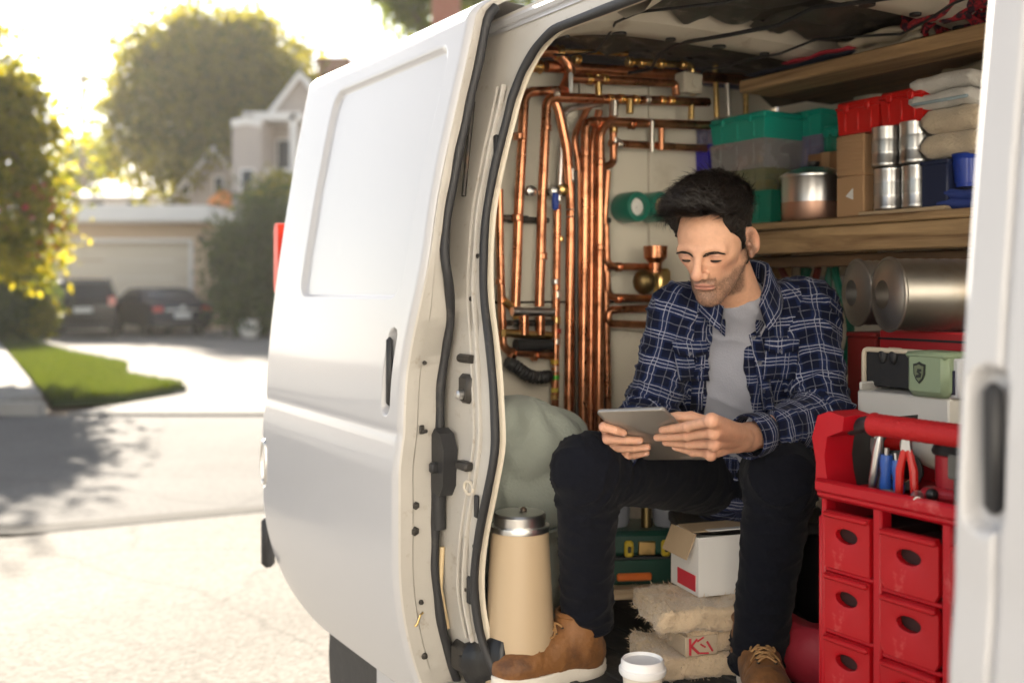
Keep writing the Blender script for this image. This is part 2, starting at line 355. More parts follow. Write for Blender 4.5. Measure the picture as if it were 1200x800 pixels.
lt = tree('garden_tree', 'leafy green tree with red blossoms at the left edge', [bl(-20, 130, YL, 1.0, .75), bl(25, 170, YL, .75, .9), bl(-30, 215, YL, 1.2, 1.2), bl(40, 225, YL - .6, .5, .6), bl(10, 285, YL - .5, .75, .6),
     bl(60, 250, YL, .35, .45), bl(-70, 160, YL, 1.2, 1.1), bl(0, 110, YL, .55, .35), bl(-110, 120, YL - 1, 1.5, 1.6), bl(-90, 60, YL, 1.2, .9), bl(75, 215, YL, .22, .25), bl(20, 90, YL, .3, .2), bl(55, 165, YL, .3, .3)], 20000, .08, leaf_lit, (at(-75, 300, YL).x, YL, 0.05), .15, 5, .21, clump=50)
g5 = random.Random(5); bb = B()
for k in range(45):
    p = at(g5.choice([g5.gauss(60, 12), g5.gauss(25, 22)]), g5.gauss(258, 28), YL - .9 + g5.uniform(-.3, .3)) - lt.location
    for q in range(5):
        e = Matrix.Rotation(g5.random() * 6.28, 4, g5.choice('XYZ')) @ Matrix.Rotation(g5.random() * 6.28, 4, 'Z')
        bb.add([p + e @ Vector(v) for v in ((-.045, 0, 0), (0, .02, .01), (.045, 0, 0), (0, -.02, .01))], [(0, 1, 2, 3)])
tag(bb.build('blossom', mat('blossom_red', (.45, .03, .05), .5), lt, smooth=False), kind='stuff')
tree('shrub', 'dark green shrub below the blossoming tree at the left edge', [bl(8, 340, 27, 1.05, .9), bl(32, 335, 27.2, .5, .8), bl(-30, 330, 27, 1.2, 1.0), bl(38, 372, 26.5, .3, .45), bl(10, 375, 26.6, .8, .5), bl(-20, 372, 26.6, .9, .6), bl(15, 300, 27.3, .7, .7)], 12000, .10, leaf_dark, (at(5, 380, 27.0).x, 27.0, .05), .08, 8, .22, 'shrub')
tree('flower_bush', 'small sunlit yellow green bush beside the lawn and the SUV', [bl(56, 370, 26, .2, .35), bl(48, 382, 26, .26, .24)], 1800, .07, leaf_lit, (at(54, 390, 26).x, 26, .05), .02, 9, .09, 'shrub')
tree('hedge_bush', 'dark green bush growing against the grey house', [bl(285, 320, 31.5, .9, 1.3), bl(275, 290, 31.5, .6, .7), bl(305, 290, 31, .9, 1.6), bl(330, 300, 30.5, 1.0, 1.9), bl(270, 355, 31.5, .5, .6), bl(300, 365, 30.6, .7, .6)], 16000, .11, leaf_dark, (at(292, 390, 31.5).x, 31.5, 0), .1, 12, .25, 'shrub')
tree('backyard_tree', 'tall sunlit tree between the van and the grey house', [bl(320, 245, 33, .7, .7), bl(345, 270, 32.5, .9, 1.5), bl(330, 225, 33.5, .5, .5)], 7000, .12, leaf_lit, (at(340, 390, 33).x, 33, 0), .12, 14, .22)
tree('loose_tree', 'sparse olive tree showing above the top of the sliding door', [bl(470, 6, 30, .7, .5), bl(505, 0, 30, .7, .5), bl(450, -12, 30, .6, .5), bl(560, -6, 30, 1.1, .6), bl(610, -14, 30, .9, .7), bl(490, 30, 30, .45, .25)], 5200, .11, leaf_mid, (at(520, 300, 30).x, 30, 0), .18, 15, .24, pull=.3)
tree('hill_tree', 'hazy far tree on the skyline left of the large tree', [bl(100, 215, 85, 2.2, 2.2), bl(120, 190, 85, 1.4, 2.0), bl(85, 180, 86, 1.0, 1.6)], 3500, .3, leaf_mid, (at(104, 330, 85).x, 85, 0), .3, 16, .6)

# ================================================================ BUILDINGS
peach = mat('peach_stucco', (.56, .42, .29), .9, var=.06, vs=1.5, bump=.4, bs=25, col2=(.42, .32, .24), c2lo=.6, c2hi=.85, c2s=.8)
door_cream = mat('garage_door_paint', (.60, .53, .42), .6, var=.05, vs=1.5)
trim = mat('white_trim', (.72, .70, .67), .6, var=.05, vs=2)
mauve = mat('mauve_siding', (.42, .37, .335), .8, var=.08, vs=1.2, bump=.2, bs=12)
roofm = mat('grey_shingle', (.22, .20, .19), .9, var=.25, vs=6, bump=.6, bs=20)
wglass = mat('window_glass', (.02, .025, .035), .15, var=.2, vs=1, spec=.3)
GY = 35.0; sc = GY / FPX
def gx(px, Y=GY): return (px - 600) / FPX * Y
def gz(py, Y=GY): return CAM_H - (py - HOR) / FPX * Y
g = thing('garage', 'peach stucco garage with flat white roof edge and wide cream door', 'garage', (gx(150), GY, 0))
ox = gx(150); x0, x1, dx0, dx1 = gx(40) - ox, gx(249) - ox, gx(53) - ox, gx(222) - ox; zt, dzt = gz(262), gz(284)
b = B(); b.box(((x0 + dx0) / 2, 2.5, zt / 2), (dx0 - x0, 5, zt)); b.box(((x1 + dx1) / 2, 2.5, zt / 2), (x1 - dx1, 5, zt)); b.box(((dx0 + dx1) / 2, 2.5, (zt + dzt) / 2), (dx1 - dx0, 4.99, zt - dzt)); b.build('wall', peach, g, False)
b = B(); b.box(((x0 + x1) / 2 + .6, 2.3, (gz(243) + zt) / 2), (x1 - x0 - .9, 6.4, gz(243) - zt), .04); b.build('roof', trim, g, False)
dd = thing('garage_door', None, None); dd.parent = g
nr = 5
for k in range(nr):
    h = dzt / nr
    B().box(((dx0 + dx1) / 2, .22, h * (k + .5)), (dx1 - dx0, .05, h - .02), .012).build('panel', door_cream, dd)
B().box((dx0 - .06, -.03, dzt / 2), (.12, .06, dzt)).box((dx1 + .06, -.03, dzt / 2), (.12, .06, dzt)).box(((dx0 + dx1) / 2, -.03, dzt + .06), (dx1 - dx0 + .24, .06, .12)).build('door_frame', trim, g, False)
B().box((x1 - .35, -.06, zt - .5), (.14, .12, .22), .02).build('wall_lamp', black_plastic, g)

def gable_house(name, label, Y, px0, px1, y_eave, y_ridge, depth, wallm, roofm_, wins=(), ov=.25, along=False):
    h = thing(name, label, 'house', (gx((px0 + px1) / 2, Y), Y, 0)); o = h.location.x
    a, c = gx(px0, Y) - o, gx(px1, Y) - o; ze, zr = gz(y_eave, Y), gz(y_ridge, Y)
    if not along:
        b = B(); b.prism([(a, 0), (c, 0), (c, ze), ((a + c) / 2, zr), (a, ze)], 0, depth); b.build('wall', wallm, h, False)
        b = B(); m = (a + c) / 2; t = .16; s = (zr - ze) / (c - m)
        b.prism([(a - ov, ze - s * ov), (m, zr), (c + ov, ze - s * ov), (c + ov, ze - s * ov + t), (m, zr + t), (a - ov, ze - s * ov + t)][::-1], -ov, depth + ov); b.build('roof', roofm_, h, False)
        bb_ = B(); bb_.prism([(a - ov, ze - s * ov - .1), (m, zr - .1), (c + ov, ze - s * ov - .1), (c + ov, ze - s * ov + t + .01), (m, zr + t + .01), (a - ov, ze - s * ov + t + .01)][::-1], -ov - .05, -ov - .003); bb_.build('barge_board', trim, h, False)
    else:
        b = B(); b.box(((a + c) / 2, depth / 2, ze / 2), (c - a, depth, ze)); b.build('wall', wallm, h, False)
        M = Matrix.Rotation(R(90), 4, 'Z'); b = B()
        b.v = []; t = .16
        vs = [(a - ov, -ov, ze - .1), (c + ov, -ov, ze - .1), (c + ov, depth / 2, zr), (a - ov, depth / 2, zr), (c + ov, depth + ov, ze - .1), (a - ov, depth + ov, ze - .1)]
        vs += [(x, y, z + t) for x, y, z in vs]
        b.add(vs, [(0, 3, 2, 1), (3, 5, 4, 2), (6, 7, 8, 9), (9, 8, 10, 11), (0, 1, 7, 6), (5, 11, 10, 4), (1, 2, 8, 7), (2, 4, 10, 8), (0, 6, 9, 3), (3, 9, 11, 5)]); b.build('roof', roofm_, h, False)
    for (p0, p1, q0, q1) in wins:
        fx0, fx1, fz0, fz1 = gx(p0, Y) - o, gx(p1, Y) - o, gz(q1, Y), gz(q0, Y)
        wf = B().box(((fx0 + fx1) / 2, -.02, (fz0 + fz1) / 2), (fx1 - fx0 + .16, .08, fz1 - fz0 + .16)).build('window', trim, h, False)
        B().box(((fx0 + fx1) / 2, -.065, (fz0 + fz1) / 2), (fx1 - fx0, .02, fz1 - fz0)).build('pane', wglass, wf, False)
    return h
h = gable_house('gabled_house', 'tall mauve house with white gable boards and a corner porch', 41, 310, 396, 146, 90, 9, mauve, trim, [(326, 346, 165, 205), (328, 345, 262, 300)], .3)
Y = 41; o = h.location.x
for px in (303, 352):                                    # upstairs porch
    B().box((gx(px, Y) - o, -1.3, (gz(140, Y) + gz(236, Y)) / 2), (.26, .26, gz(140, Y) - gz(236, Y)), .02).build('porch_post', trim, h)
B().box((gx(328, Y) - o, -.68, gz(143, Y)), (gx(360, Y) - gx(296, Y), 1.5, .3)).build('porch_beam', trim, h, False)
B().box((gx(328, Y) - o, -.68, gz(230, Y)), (gx(360, Y) - gx(296, Y), 1.5, .3)).build('balcony_floor', trim, h, False)
for k in range(9): B().box((gx(300 + k * 7, Y) - o, -1.36, gz(218, Y)), (.09, .05, .85)).build('baluster', trim, h, False)
B().box((gx(328, Y) - o, -1.36, gz(204, Y)), (gx(360, Y) - gx(296, Y), .1, .1)).build('rail', trim, h, False)
h2 = gable_house('wing_house', 'narrow mauve stucco block joined beside the gabled house', 39, 272, 306, 146, 143, 6, mauve, mauve, [(284, 296, 200, 232)], .02)
gable_house('low_house', 'grey house with a long sloping roof behind the garage', 44, 205, 300, 232, 176, 8, mauve, roofm, [(214, 222, 215, 228), (252, 262, 208, 226)], .3)
gable_house('far_house', 'pale low house roof showing over the garage', 60, 96, 186, 232, 206, 8, trim, mat('pale_roof', (.52, .50, .48), .8, var=.1, vs=2), [(104, 122, 236, 240), (150, 170, 236, 240)], .4, True)
ch = thing('chimney_stack', 'brown brick chimney stack above the gabled house roof', 'chimney', (gx(392, 46), 46, 0))
brickm = mat('chimney_brick', (.24, .13, .09), .9, var=.25, vs=9, bump=.6, bs=30)
B().box((0, 0, gz(76, 46) / 2), (1.3, .8, gz(76, 46))).build('shaft', brickm, ch, False); B().box((0, 0, gz(76, 46) + .1), (1.5, 1.0, .24), .03).build('cap', brickm, ch, False)
ch = thing('brick_flue', 'red brick flue rising behind the top of the sliding door', 'chimney', (gx(523, 28), 28, 0))
B().box((0, 0, gz(-30, 28) / 2), (.72, .7, gz(-30, 28))).build('shaft', mat('flue_brick', (.30, .12, .08), .9, var=.25, vs=9, bump=.6, bs=30), ch, False); B().box((0, 0, gz(-30, 28) + .1), (.9, .9, .24), .03).build('cap', trim, ch, False)
gable_house('bungalow', 'cream bungalow under the red brick flue behind the van', 28.4, 420, 700, 262, 185, 6, peach, roofm, [(450, 480, 290, 330), (520, 560, 290, 330), (610, 650, 290, 330)], .4, True)
# orange garden parasol, half open, over the garage's right roof corner
pr = thing('garden_parasol', 'orange garden parasol behind the right corner of the garage roof', 'parasol', (gx(252, 42), 42, 0))
B().lathe([(.62, gz(240, 42)), (.66, gz(239, 42)), (.5, gz(232, 42)), (.25, gz(226, 42)), (.04, gz(223, 42))], 12, TM(ry=R(4))).build('canopy', mat('parasol_orange', (.75, .28, .08), .7, var=.1), pr)
B().cyl((0, 0, 0), (0, 0, gz(224, 42)), .04, 8).build('pole', dark_metal, pr)
# utility pole and wires
up = thing('utility_pole', 'far wooden utility pole with a crossarm and wires', 'utility pole', (gx(97, 70), 70, 0)); zt = gz(82, 70)
wood_pole = mat('pole_wood', (.16, .12, .09), .9, var=.2, vs=5)
B().tube([(0, 0, 0), (0, 0, zt)], [.19, .13], 10).build('pole', wood_pole, up)
B().box((0, -.2, gz(95, 70)), (3.6, .12, .16)).build('crossarm', wood_pole, up, False)
for k in (-1.6, -.8, .8, 1.6): B().lathe([(.05, 0), (.09, .05), (.06, .12), (.08, .18), (.02, .24)], 8, TM((k, -.2, gz(95, 70) + .08))).build('insulator', trim, up)
for k, (xo, zo) in enumerate([(-1.6, .3), (-.8, .3), (.8, .3), (1.6, .3), (0, -1.1), (0, -1.9)]):
    z0 = gz(95, 70) + zo
    for sx in (-1, 1):
        pts = [(xo + sx * 42 * t, -.2 - sx * 6 * t, z0 - 2.0 * 4 * t * (1 - t) * .5 + (1.2 * t if sx > 0 else 0)) for t in [i / 10 for i in range(11)]]
        B().tube(pts, .022, 5).build('wire', black_plastic, up)

# ================================================================ PARKED CARS
def car(name, label, loc, rz, prof, W, win_rear, paint, tail, plate_z, sides, roof_rail=False, badge=None):
    """prof: side outline (y forward from the rear bumper, z); the car's tail faces -Y"""
    c = thing(name, label, 'car', loc, rz, 'cars parked at the garage')
    zs = 1.0
    def xw(x, z): return x * (1 - .24 * max(0, (z - zs)) / .6 - .06 * max(0, (.45 - z) / .3))
    b = B(); n = len(prof); cx = sum(p[0] for p in prof) / n; cz = sum(p[1] for p in prof) / n
    sl = [(-W, .93), (-W + .03, .975), (-W + .12, 1.0), (0, 1.004), (W - .12, 1.0), (W - .03, .975), (W, .93)]
    vs = []
    for x, s in sl:
        for y, z in prof:
            yy, zz = cx + (y - cx) * (1 - (1 - s) * .35), cz + (z - cz) * s; vs.append((xw(x, zz), yy, zz))
    fs = [tuple(range(n)), tuple((len(sl) - 1) * n + i for i in range(n))[::-1]]
    for i in range(len(sl) - 1):
        for j in range(n): a, d = i * n + j, i * n + (j + 1) % n; fs.append((a, a + n, d + n, d))
    b.add(vs, fs); body = b.build('body', paint, c, sharp=30)
    # glass: rear window and side windows, proud by a few mm
    (ya, za), (yb, zb) = win_rear
    def strip(x0, x1, pa, pb, off): 
        nrm = Vector((0, pa[1] - pb[1], pb[0] - pa[0])); nrm = Vector((0, -(pb[1] - pa[1]), pb[0] - pa[0])).normalized()
        q = [(xw(x0, pa[1]), pa[0], pa[1]), (xw(x1, pa[1]), pa[0], pa[1]), (xw(x1, pb[1]), pb[0], pb[1]), (xw(x0, pb[1]), pb[0], pb[1])]
        return [Vector(p) + nrm * off for p in q]
    q = strip(-W * .82, W * .82, (ya, za), (yb, zb), .02); q2 = [p + Vector((0, .03, -.01)) for p in q]
    B().add(q + q2, [(0, 1, 2, 3), (4, 7, 6, 5), (0, 4, 5, 1), (1, 5, 6, 2), (2, 6, 7, 3), (3, 7, 4, 0)]).build('rear_window', wglass, c, False)
    for sx in (-1, 1):
        for (poly) in sides:
            vs = [(sx * (xw(W, z) + .004), y, z) for y, z in poly] + [(sx * (xw(W, z) - .05), y, z) for y, z in poly]; m = len(poly)
            B().add(vs, [tuple(range(m))[::sx], tuple(range(2 * m - 1, m - 1, -1))[::sx]] + [(i, i + m, (i + 1) % m + m, (i + 1) % m) for i in range(m)]).build('side_window', wglass, c, False)
        (tx, tw, tz, th, ty) = tail
        B().box((sx * tx, ty, tz), (tw, .16, th), .02).build('tail_light', mat('tail_red', (.5, .03, .03), .2, var=.1, coat=.6), c)
        B().box((sx * (W + .02), 2.9, 1.0), (.16, .1, .14), .03).build('door_mirror', paint, c)
        for yw in (.85, 3.45):
            wl = B().lathe([(.2, -.11), (.31, -.105), (.335, -.07), (.335, .07), (.31, .105), (.2, .11)], 20, TM((sx * (W - .1), yw, .335), ry=R(90))).build('wheel', rubber, c)
            B().lathe([(.02, -.03), (.2, -.02), (.205, .0)], 16, TM((sx * (W - .0), yw, .335), ry=R(90 * sx))).build('rim', steel, wl)
    B().box((0, -.03, plate_z), (.5, .03, .16), .01).build('number_plate', mat('plate_white', (.7, .7, .68), .5), c)
    B().box((0, .02, .36), (W * 1.8, .2, .22), .05).build('rear_bumper', black_plastic, c)
    if roof_rail:
        for sx in (-1, 1): B().tube(fillet([(sx * W * .72, .5, 1.62), (sx * W * .72, .6, 1.70), (sx * W * .72, 2.4, 1.70), (sx * W * .72, 2.5, 1.62)], .06), .02, 8).build('roof_rail', black_plastic, c)
        B().box((0, .22, 1.64), (W * 1.4, .26, .04), .015).build('spoiler', paint, c)
    else:
        B().box((0, -.02, .78), (W * 1.1, .04, .06), .015).build('trim_strip', steel, c)
    if badge: B().lathe([(.001, 0), (badge, .004), (badge, .015), (.001, .02)], 16, TM((0, -.04, plate_z + .2), rx=R(90))).build('badge', steel, c)
    B().tube([(W * .55, -.06, .27), (W * .55, .15, .27)], .035, 8).build('exhaust_pipe', steel, c)
    return c
navy_paint = mat('car_navy', (.010, .014, .032), .4, var=.1, coat=.25, spec=.25)
black_paint = mat('car_black', (.006, .0065, .010), .4, var=.1, coat=.25, spec=.25)
suv_p = [(.02, .30), (-.02, .62), (.0, .95), (.1, 1.05), (.28, 1.55), (.42, 1.63), (2.3, 1.65), (2.9, 1.5), (3.6, 1.08), (4.4, .95), (4.5, .6), (4.45, .3)]
sp = on_z(95, 397, 0)
car('parked_car', 'black SUV parked in front of the cream garage door', (sp.x, 29.8, 0), R(19), suv_p, .90, ((.13, 1.1), (.27, 1.5)), black_paint, (.76, .2, 1.05, .26, .03), .80,
    [[(.5, 1.08), (1.6, 1.06), (1.6, 1.5), (.65, 1.5)], [(1.68, 1.06), (3.2, 1.06), (2.75, 1.45), (1.68, 1.5)]], True)
sed_p = [(.02, .28), (-.03, .55), (.0, .88), (.12, .98), (.7, 1.03), (1.35, 1.36), (1.9, 1.43), (2.6, 1.40), (3.4, 1.0), (4.3, .86), (4.55, .6), (4.5, .28)]
sp = on_z(217, 394, 0)
car('parked_car', 'dark blue sedan parked beside the SUV, nearer the bushes', (sp.x, 31.0, 0), R(37), sed_p, .90, ((.82, 1.09), (1.3, 1.335)), navy_paint, (.72, .3, .80, .16, .03), .62,
    [[(1.15, 1.0), (1.9, .99), (1.95, 1.34), (1.55, 1.32)], [(1.98, .99), (3.2, .98), (2.6, 1.33), (2.0, 1.35)]], badge=.09)
pot = thing('plant_pot', 'white rounded plant pot at the foot of the bushes', 'plant pot', (gx(293, 30.2), 30.2, .012))
B().lathe([(.18, 0), (.27, .12), (.3, .3), (.24, .46), (.26, .52), (.22, .52), (.2, .4)], 20).build('pot', trim, pot)
B().lathe([(.0, .44), (.21, .44)], 16, cap0=False, cap1=False).build('soil', soil, pot)

# unseen house added behind the camera to bounce sunlight into the van
fh = thing('reflector_house', 'unseen pale stucco house added behind the camera to bounce sunlight', 'house', (4.2, -4.6, 0))
stucco = mat('pale_stucco', (.80, .78, .75), .9, var=.04, vs=1.2, bump=.4, bs=20)
B().box((0, -3.5, 2.9), (15, 7, 5.8)).build('wall', stucco, fh, False)
B().prism([(-8, 5.8), (8, 5.8), (8, 5.95), (0, 8.2), (-8, 5.95)], -7.5, .6).build('roof', roofm, fh, False)
for xx, zz in ((-5, 1.6), (-1.6, 1.6), (4.8, 1.6), (-5, 4.4), (-1, 4.4), (3.5, 4.4)):
    wf = B().box((xx, .03, zz), (1.5, .1, 1.3)).build('window', trim, fh, False); B().box((xx, .09, zz), (1.3, .02, 1.1)).build('pane', wglass, wf, False)
dr = B().box((1.8, .03, 1.1), (1.0, .1, 2.2)).build('door', mat('door_brown', (.2, .1, .05), .5), fh, False); B().sphere((2.15, .12, 1.05), .04).build('handle', brass, dr)
# ================================================================ VAN (built in its own axes: u forward, v inward, z up)
van = thing('van', 'white cargo van with its sliding door open and copper pipes inside', 'van', VO, VAN_AX)
def sstep(a, b_, x): t = np.clip((x - a) / (b_ - a), 0, 1); return t * t * (3 - 2 * t)
def prof(z):                                    # how far the side leans inward at height z
    z = np.asarray(z, float)
    v = .135 * np.clip((z - 1.10) / .92, 0, None) ** 1.45
    v = v + .012 * sstep(.98, 1.10, z)           # shoulder: the lower side stands proud of the upper
    v = v + .05 * np.clip((.80 - z) / .28, 0, None) ** 2
    v = v + .06 * np.clip((z - 2.0) / .06, 0, None) ** 2.2
    return v
def rr_sd(x, y, cx, cy, hx, hy, r):
    qx, qy = np.abs(x - cx) - hx + r, np.abs(y - cy) - hy + r
    return np.hypot(np.maximum(qx, 0), np.maximum(qy, 0)) + np.minimum(np.maximum(qx, qy), 0) - r
def ushift(u, z): return (-.058 * (1 - sstep(1.18, 1.50, z)) + .035 * sstep(1.55, 2.0, z)) * np.clip((u + .945) / 1.04, 0, 1) ** 1.5
def grid_obj(name, U, Z, fv, m, parent, smooth=True, flip=False, shift=False):
    uu, zz = np.meshgrid(U, Z, indexing='ij'); vv = fv(uu, zz)
    if shift: zz = zz + .075 * np.clip((-.55 - uu) / .395, 0, 1) ** 2 * np.clip(1 - (zz - Z[0]) / .35, 0, 1); uu = uu + ushift(uu, zz)
    V = np.stack([uu, vv, zz], -1).reshape(-1, 3); nu, nz = len(U), len(Z)
    i = np.arange((nu - 1)); j = np.arange(nz - 1); I, J = np.meshgrid(i, j, indexing='ij'); a = (I * nz + J).ravel()
    F = np.stack([a, a + nz, a + nz + 1, a + 1], 1)
    if flip: F = F[:, ::-1]
    return mesh_obj(name, V, F, m, parent, smooth, 0)

# ---- sliding door, slid back along the side
D_U0, D_U1, D_Z0, D_Z1 = -.945, .095, .465, 2.062
def emboss(u, z, cx, cz, hx, hz, r, depth, soft): d = rr_sd(u, z, cx, cz, hx, hz, r); return depth * (1 - sstep(-soft, soft, d))
def door_v(u, z):
    v = prof(z)
    v = v + .07 * np.clip((-.885 - u) / .06, 0, None) ** 2                 # rear edge turns in
    v = v + .012 * np.clip((u - .083) / .012, 0, None) ** 2
    lean = .06 * np.clip((z - 1.37) / .6, 0, 1)
    v = v + emboss(u, z, -.335 + lean * .4, 1.665, .335, .285, .05, .012, .005)     # pressed blank window panel
    v = v + emboss(u, z, .012, 1.21, .021, .095, .02, .022, .006)           # handle pocket
    v = v + .0025 * np.exp(-((z - 1.075) / .01) ** 2)
    v = v + emboss(u, z, -.89, .885, .028, .068, .028, .014, .006)           # round filler cup
    return v + .0016 * np.sin(u * 5.1 + z * 3.3) * np.sin(z * 4.7 - u * 2)   # panels are never dead flat
sd = thing('sliding_door', None, None); sd.parent = van; sd['label'] = 'white sliding door pushed back along the van side'
U = np.unique(np.concatenate([np.linspace(D_U0, D_U1, 150), np.linspace(-.03, .05, 40), np.linspace(-.945, -.82, 40)])); Z = np.unique(np.concatenate([np.linspace(D_Z0, D_Z1, 190), np.linspace(1.1, 1.32, 60), np.linspace(1.36, 1.40, 20)]))
grid_obj('door_skin', U, Z, door_v, white_paint, sd, shift=True)
zz = np.linspace(D_Z0, D_Z1, 120)
def strip_obj(name, lines, m, parent, sharp=0):   # lines: list of (n,3) polylines, lofted
    n = len(lines[0]); V = np.concatenate(lines); F = []
    for i in range(len(lines) - 1):
        for j in range(n - 1): F.append((i * n + j, i * n + j + 1, (i + 1) * n + j + 1, (i + 1) * n + j))
    return mesh_obj(name, V, F, m, parent, True, sharp)
def thk(z): return .36 + .64 * (1 - sstep(1.30, 1.50, z))                  # the door is thinner above the waist
def ln(u, dv, z=zz): u = np.full_like(z, u) if np.isscalar(u) else u; return np.stack([u + ushift(u, z), prof(z) + (.012 + (dv - .012) * thk(z) if dv > .012 else dv), z], 1)
wav = .006 * np.sin(zz * 9) + .004 * np.sin(zz * 23)
strip_obj('shut_face', [ln(.095, .012), ln(.098, .016), ln(.097 + wav * .2, .045), ln(.092, .050), ln(.090 + wav * .3, .098), ln(.083, .104), ln(-.90, .104)], jamb_paint, sd, 30)
strip_obj('rear_face', [ln(-.945, .07), ln(-.945, .104), ln(-.90, .104)], jamb_paint, sd, 30)
strip_obj('door_top_face', [np.stack([np.linspace(D_U0, D_U1, 20), np.full(20, float(prof(D_Z1)) + k), np.full(20, D_Z1 - .004 * j)], 1) for j, k in enumerate((0, .05, .106))], jamb_paint, sd)
strip_obj('door_bottom_face', [np.stack([np.linspace(D_U0, D_U1, 20), np.full(20, float(prof(D_Z0)) + k), D_Z0 + .001 + .075 * np.clip((-.55 - np.linspace(D_U0, D_U1, 20)) / .395, 0, 1) ** 2], 1) for k in (0, .05, .104)], jamb_paint, sd)
# seal along the door's leading edge, lumpy old rubber
zs = np.linspace(D_Z0 - .0, D_Z1 - .03, 90)
def dent(z): return .012 * math.exp(-((z - 1.43) / .05) ** 2) - .004 * math.exp(-((z - .9) / .1) ** 2)
B().tube([(.092 + float(ushift(.092, z)) + dent(z) + .0008 * math.sin(z * 31), float(prof(z)) + .012 + .092 * float(thk(z)) + .0008 * math.sin(z * 47), z) for z in zs], [.0105 + .0006 * math.sin(z * 60) + .0006 * math.sin(z * 23) for z in zs], 10).build('door_seal', rubber, sd)
hb = B(); hb.box((.012 + float(ushift(.012, 1.21)), .006 + float(prof(1.21)), 1.21), (.019, .016, .158), .007); hb.build('door_handle', black_plastic, sd)
for (px, py, s) in ((487, 592, 1.0), (486, 622, 1.15), (493, 705, .6), (497, 768, .8), (497, 425, .5)):
    ud = .096 + float(ushift(.096, 1.4 - (py - 338) * .00187)); p = on_u(px, py, ud); M = TM((ud + .0005, p.y, p.z), ry=R(90))
    B().lathe([(.0095 * s, 0), (.0095 * s, .002), (.007 * s, .0035), (.0065 * s, .008), (.003 * s, .009)], 6 if s > .9 else 12, M).build('bolt', dark_metal, sd)
for (px, py) in ((494, 503),):
    ud = .097 + float(ushift(.097, 1.09)); p = on_u(px, py, ud); B().box((ud + .0015, p.y, p.z), (.006, .012, .02), .002).box((ud + .004, p.y + .006, p.z - .004), (.006, .014, .008), .002).build('latch_clip', dark_metal, sd)
B().tube([(.042, .07, .672), (.045, .062, .668), (.045, .055, .65), (.043, .05, .644)], .0025, 6).build('hook', brass, sd)
# filler cup ring on the lower rear of the door side
M = TM((-.89, float(prof(.885)) + .004, .885)); ring = [(.022 * math.cos(t), 0, .062 * math.sin(t)) for t in [2 * math.pi * k / 28 for k in range(28)]]
B().tube([M @ Vector(p) for p in ring], .006, 8, closed=True).build('cup_ring', steel, sd)

# ---- body side: a panel with the big opening in it, and its inner return
VB = .128                                       # the body skin stands this far behind the open door
O_U0, O_U1, O_Z0, O_Z1, O_R = .175, 1.43, .50, 1.955, .16
def side(u, z): return VB + prof(min(z, 2.0)) * .93
def open_path(n=26, off=0.0):
    out = []
    x0, x1, z0, z1, r = O_U0 - off, O_U1 + off, O_Z0 - off, O_Z1 + off, O_R + off
    def seg(a, b_, k): return [(a[0] + (b_[0] - a[0]) * t / k, a[1] + (b_[1] - a[1]) * t / k) for t in range(k)]
    def arc(cx, cz, a0, a1, k): return [(cx + r * math.cos(R(a0 + (a1 - a0) * t / k)), cz + r * math.sin(R(a0 + (a1 - a0) * t / k))) for t in range(k)]
    out += seg((x0, z0 + r), (x0, z1 - r), n * 2) + arc(x0 + r, z1 - r, 180, 90, n) + seg((x0 + r, z1), (x1 - r, z1), n) + arc(x1 - r, z1 - r, 90, 0, n)
    out += seg((x1, z1 - r), (x1, z0 + r), n * 2) + arc(x1 - r, z0 + r, 0, -90, n) + seg((x1 - r, z0), (x0 + r, z0), n) + arc(x0 + r, z0 + r, 270, 180, n)
    return out
_bz = np.array([.5, .62, .70, .78, .85, .92, 1.02, 1.10, 1.22, 1.30, 1.375, 1.47, 1.587, 1.70, 1.80, 1.9]); _bu = np.array([.03, .01, -.005, .0, .012, .04, .078, .074, .050, .018, -.016, -.040, -.052, -.034, -.010, .0])
def bow(z): return float(sum(np.interp(z + k * .02, _bz, _bu) for k in (-2, -1, 0, 1, 2)) / 5)    # jamb is not straight
def warp(pts): return [(u + (bow(z) if u < .8 else 0), z) for u, z in pts]
inner = warp(open_path()); n = len(inner)
outer = []
for (u, z), (iu, iz) in zip(open_path(off=.0), inner):
    if u < .5: outer.append((-.955, .46 + (z - .5) / 1.455 * (2.02 - .46)))
    elif u > 1.3: outer.append((1.46, .46 + (z - .5) / 1.455 * (2.02 - .46)))
    else: outer.append((u, 2.035 if z > 1.2 else .44))
V, F = [], []
steps = (0, .05, .12, .2, .3, .6, 1)
for t in steps:
    for (iu, iz), (ou, oz) in zip(inner, outer):
        u, z = iu + (ou - iu) * t, iz + (oz - iz) * t
        groove = .010 * (1 - sstep(0, .02, abs(abs(u - O_U0) - .055))) if (u < .5 and .6 < z < 1.9) else 0
        V.append((u, side(u, z) + float(groove), z))
for i in range(len(steps) - 1):
    for j in range(n): F.append((i * n + j, i * n + (j + 1) % n, (i + 1) * n + (j + 1) % n, (i + 1) * n + j))
mesh_obj('side_panel', V, F, jamb_paint, van, True, 30)
V, F = [], []
for k, (du, dv) in enumerate(((0, 0), (0, .012), (.006, .016), (.007, .022))):
    for (u, z) in warp(open_path(off=-du)): V.append((u, side(u, z) + dv, z))
for i in range(3):
    for j in range(n): F.append((i * n + j, (i + 1) * n + j, (i + 1) * n + (j + 1) % n, i * n + (j + 1) % n))
mesh_obj('opening_return', V, F, cream_metal, van, True, 40)
pts = warp(open_path(off=-.004))
B().tube([(u, side(u, z) - .002 + .0004 * math.sin(k * .9), z) for k, (u, z) in enumerate(pts)], [.0098 + .0004 * math.sin(k * .7) for k in range(n)], 10, closed=True).build('opening_seal', rubber, van)
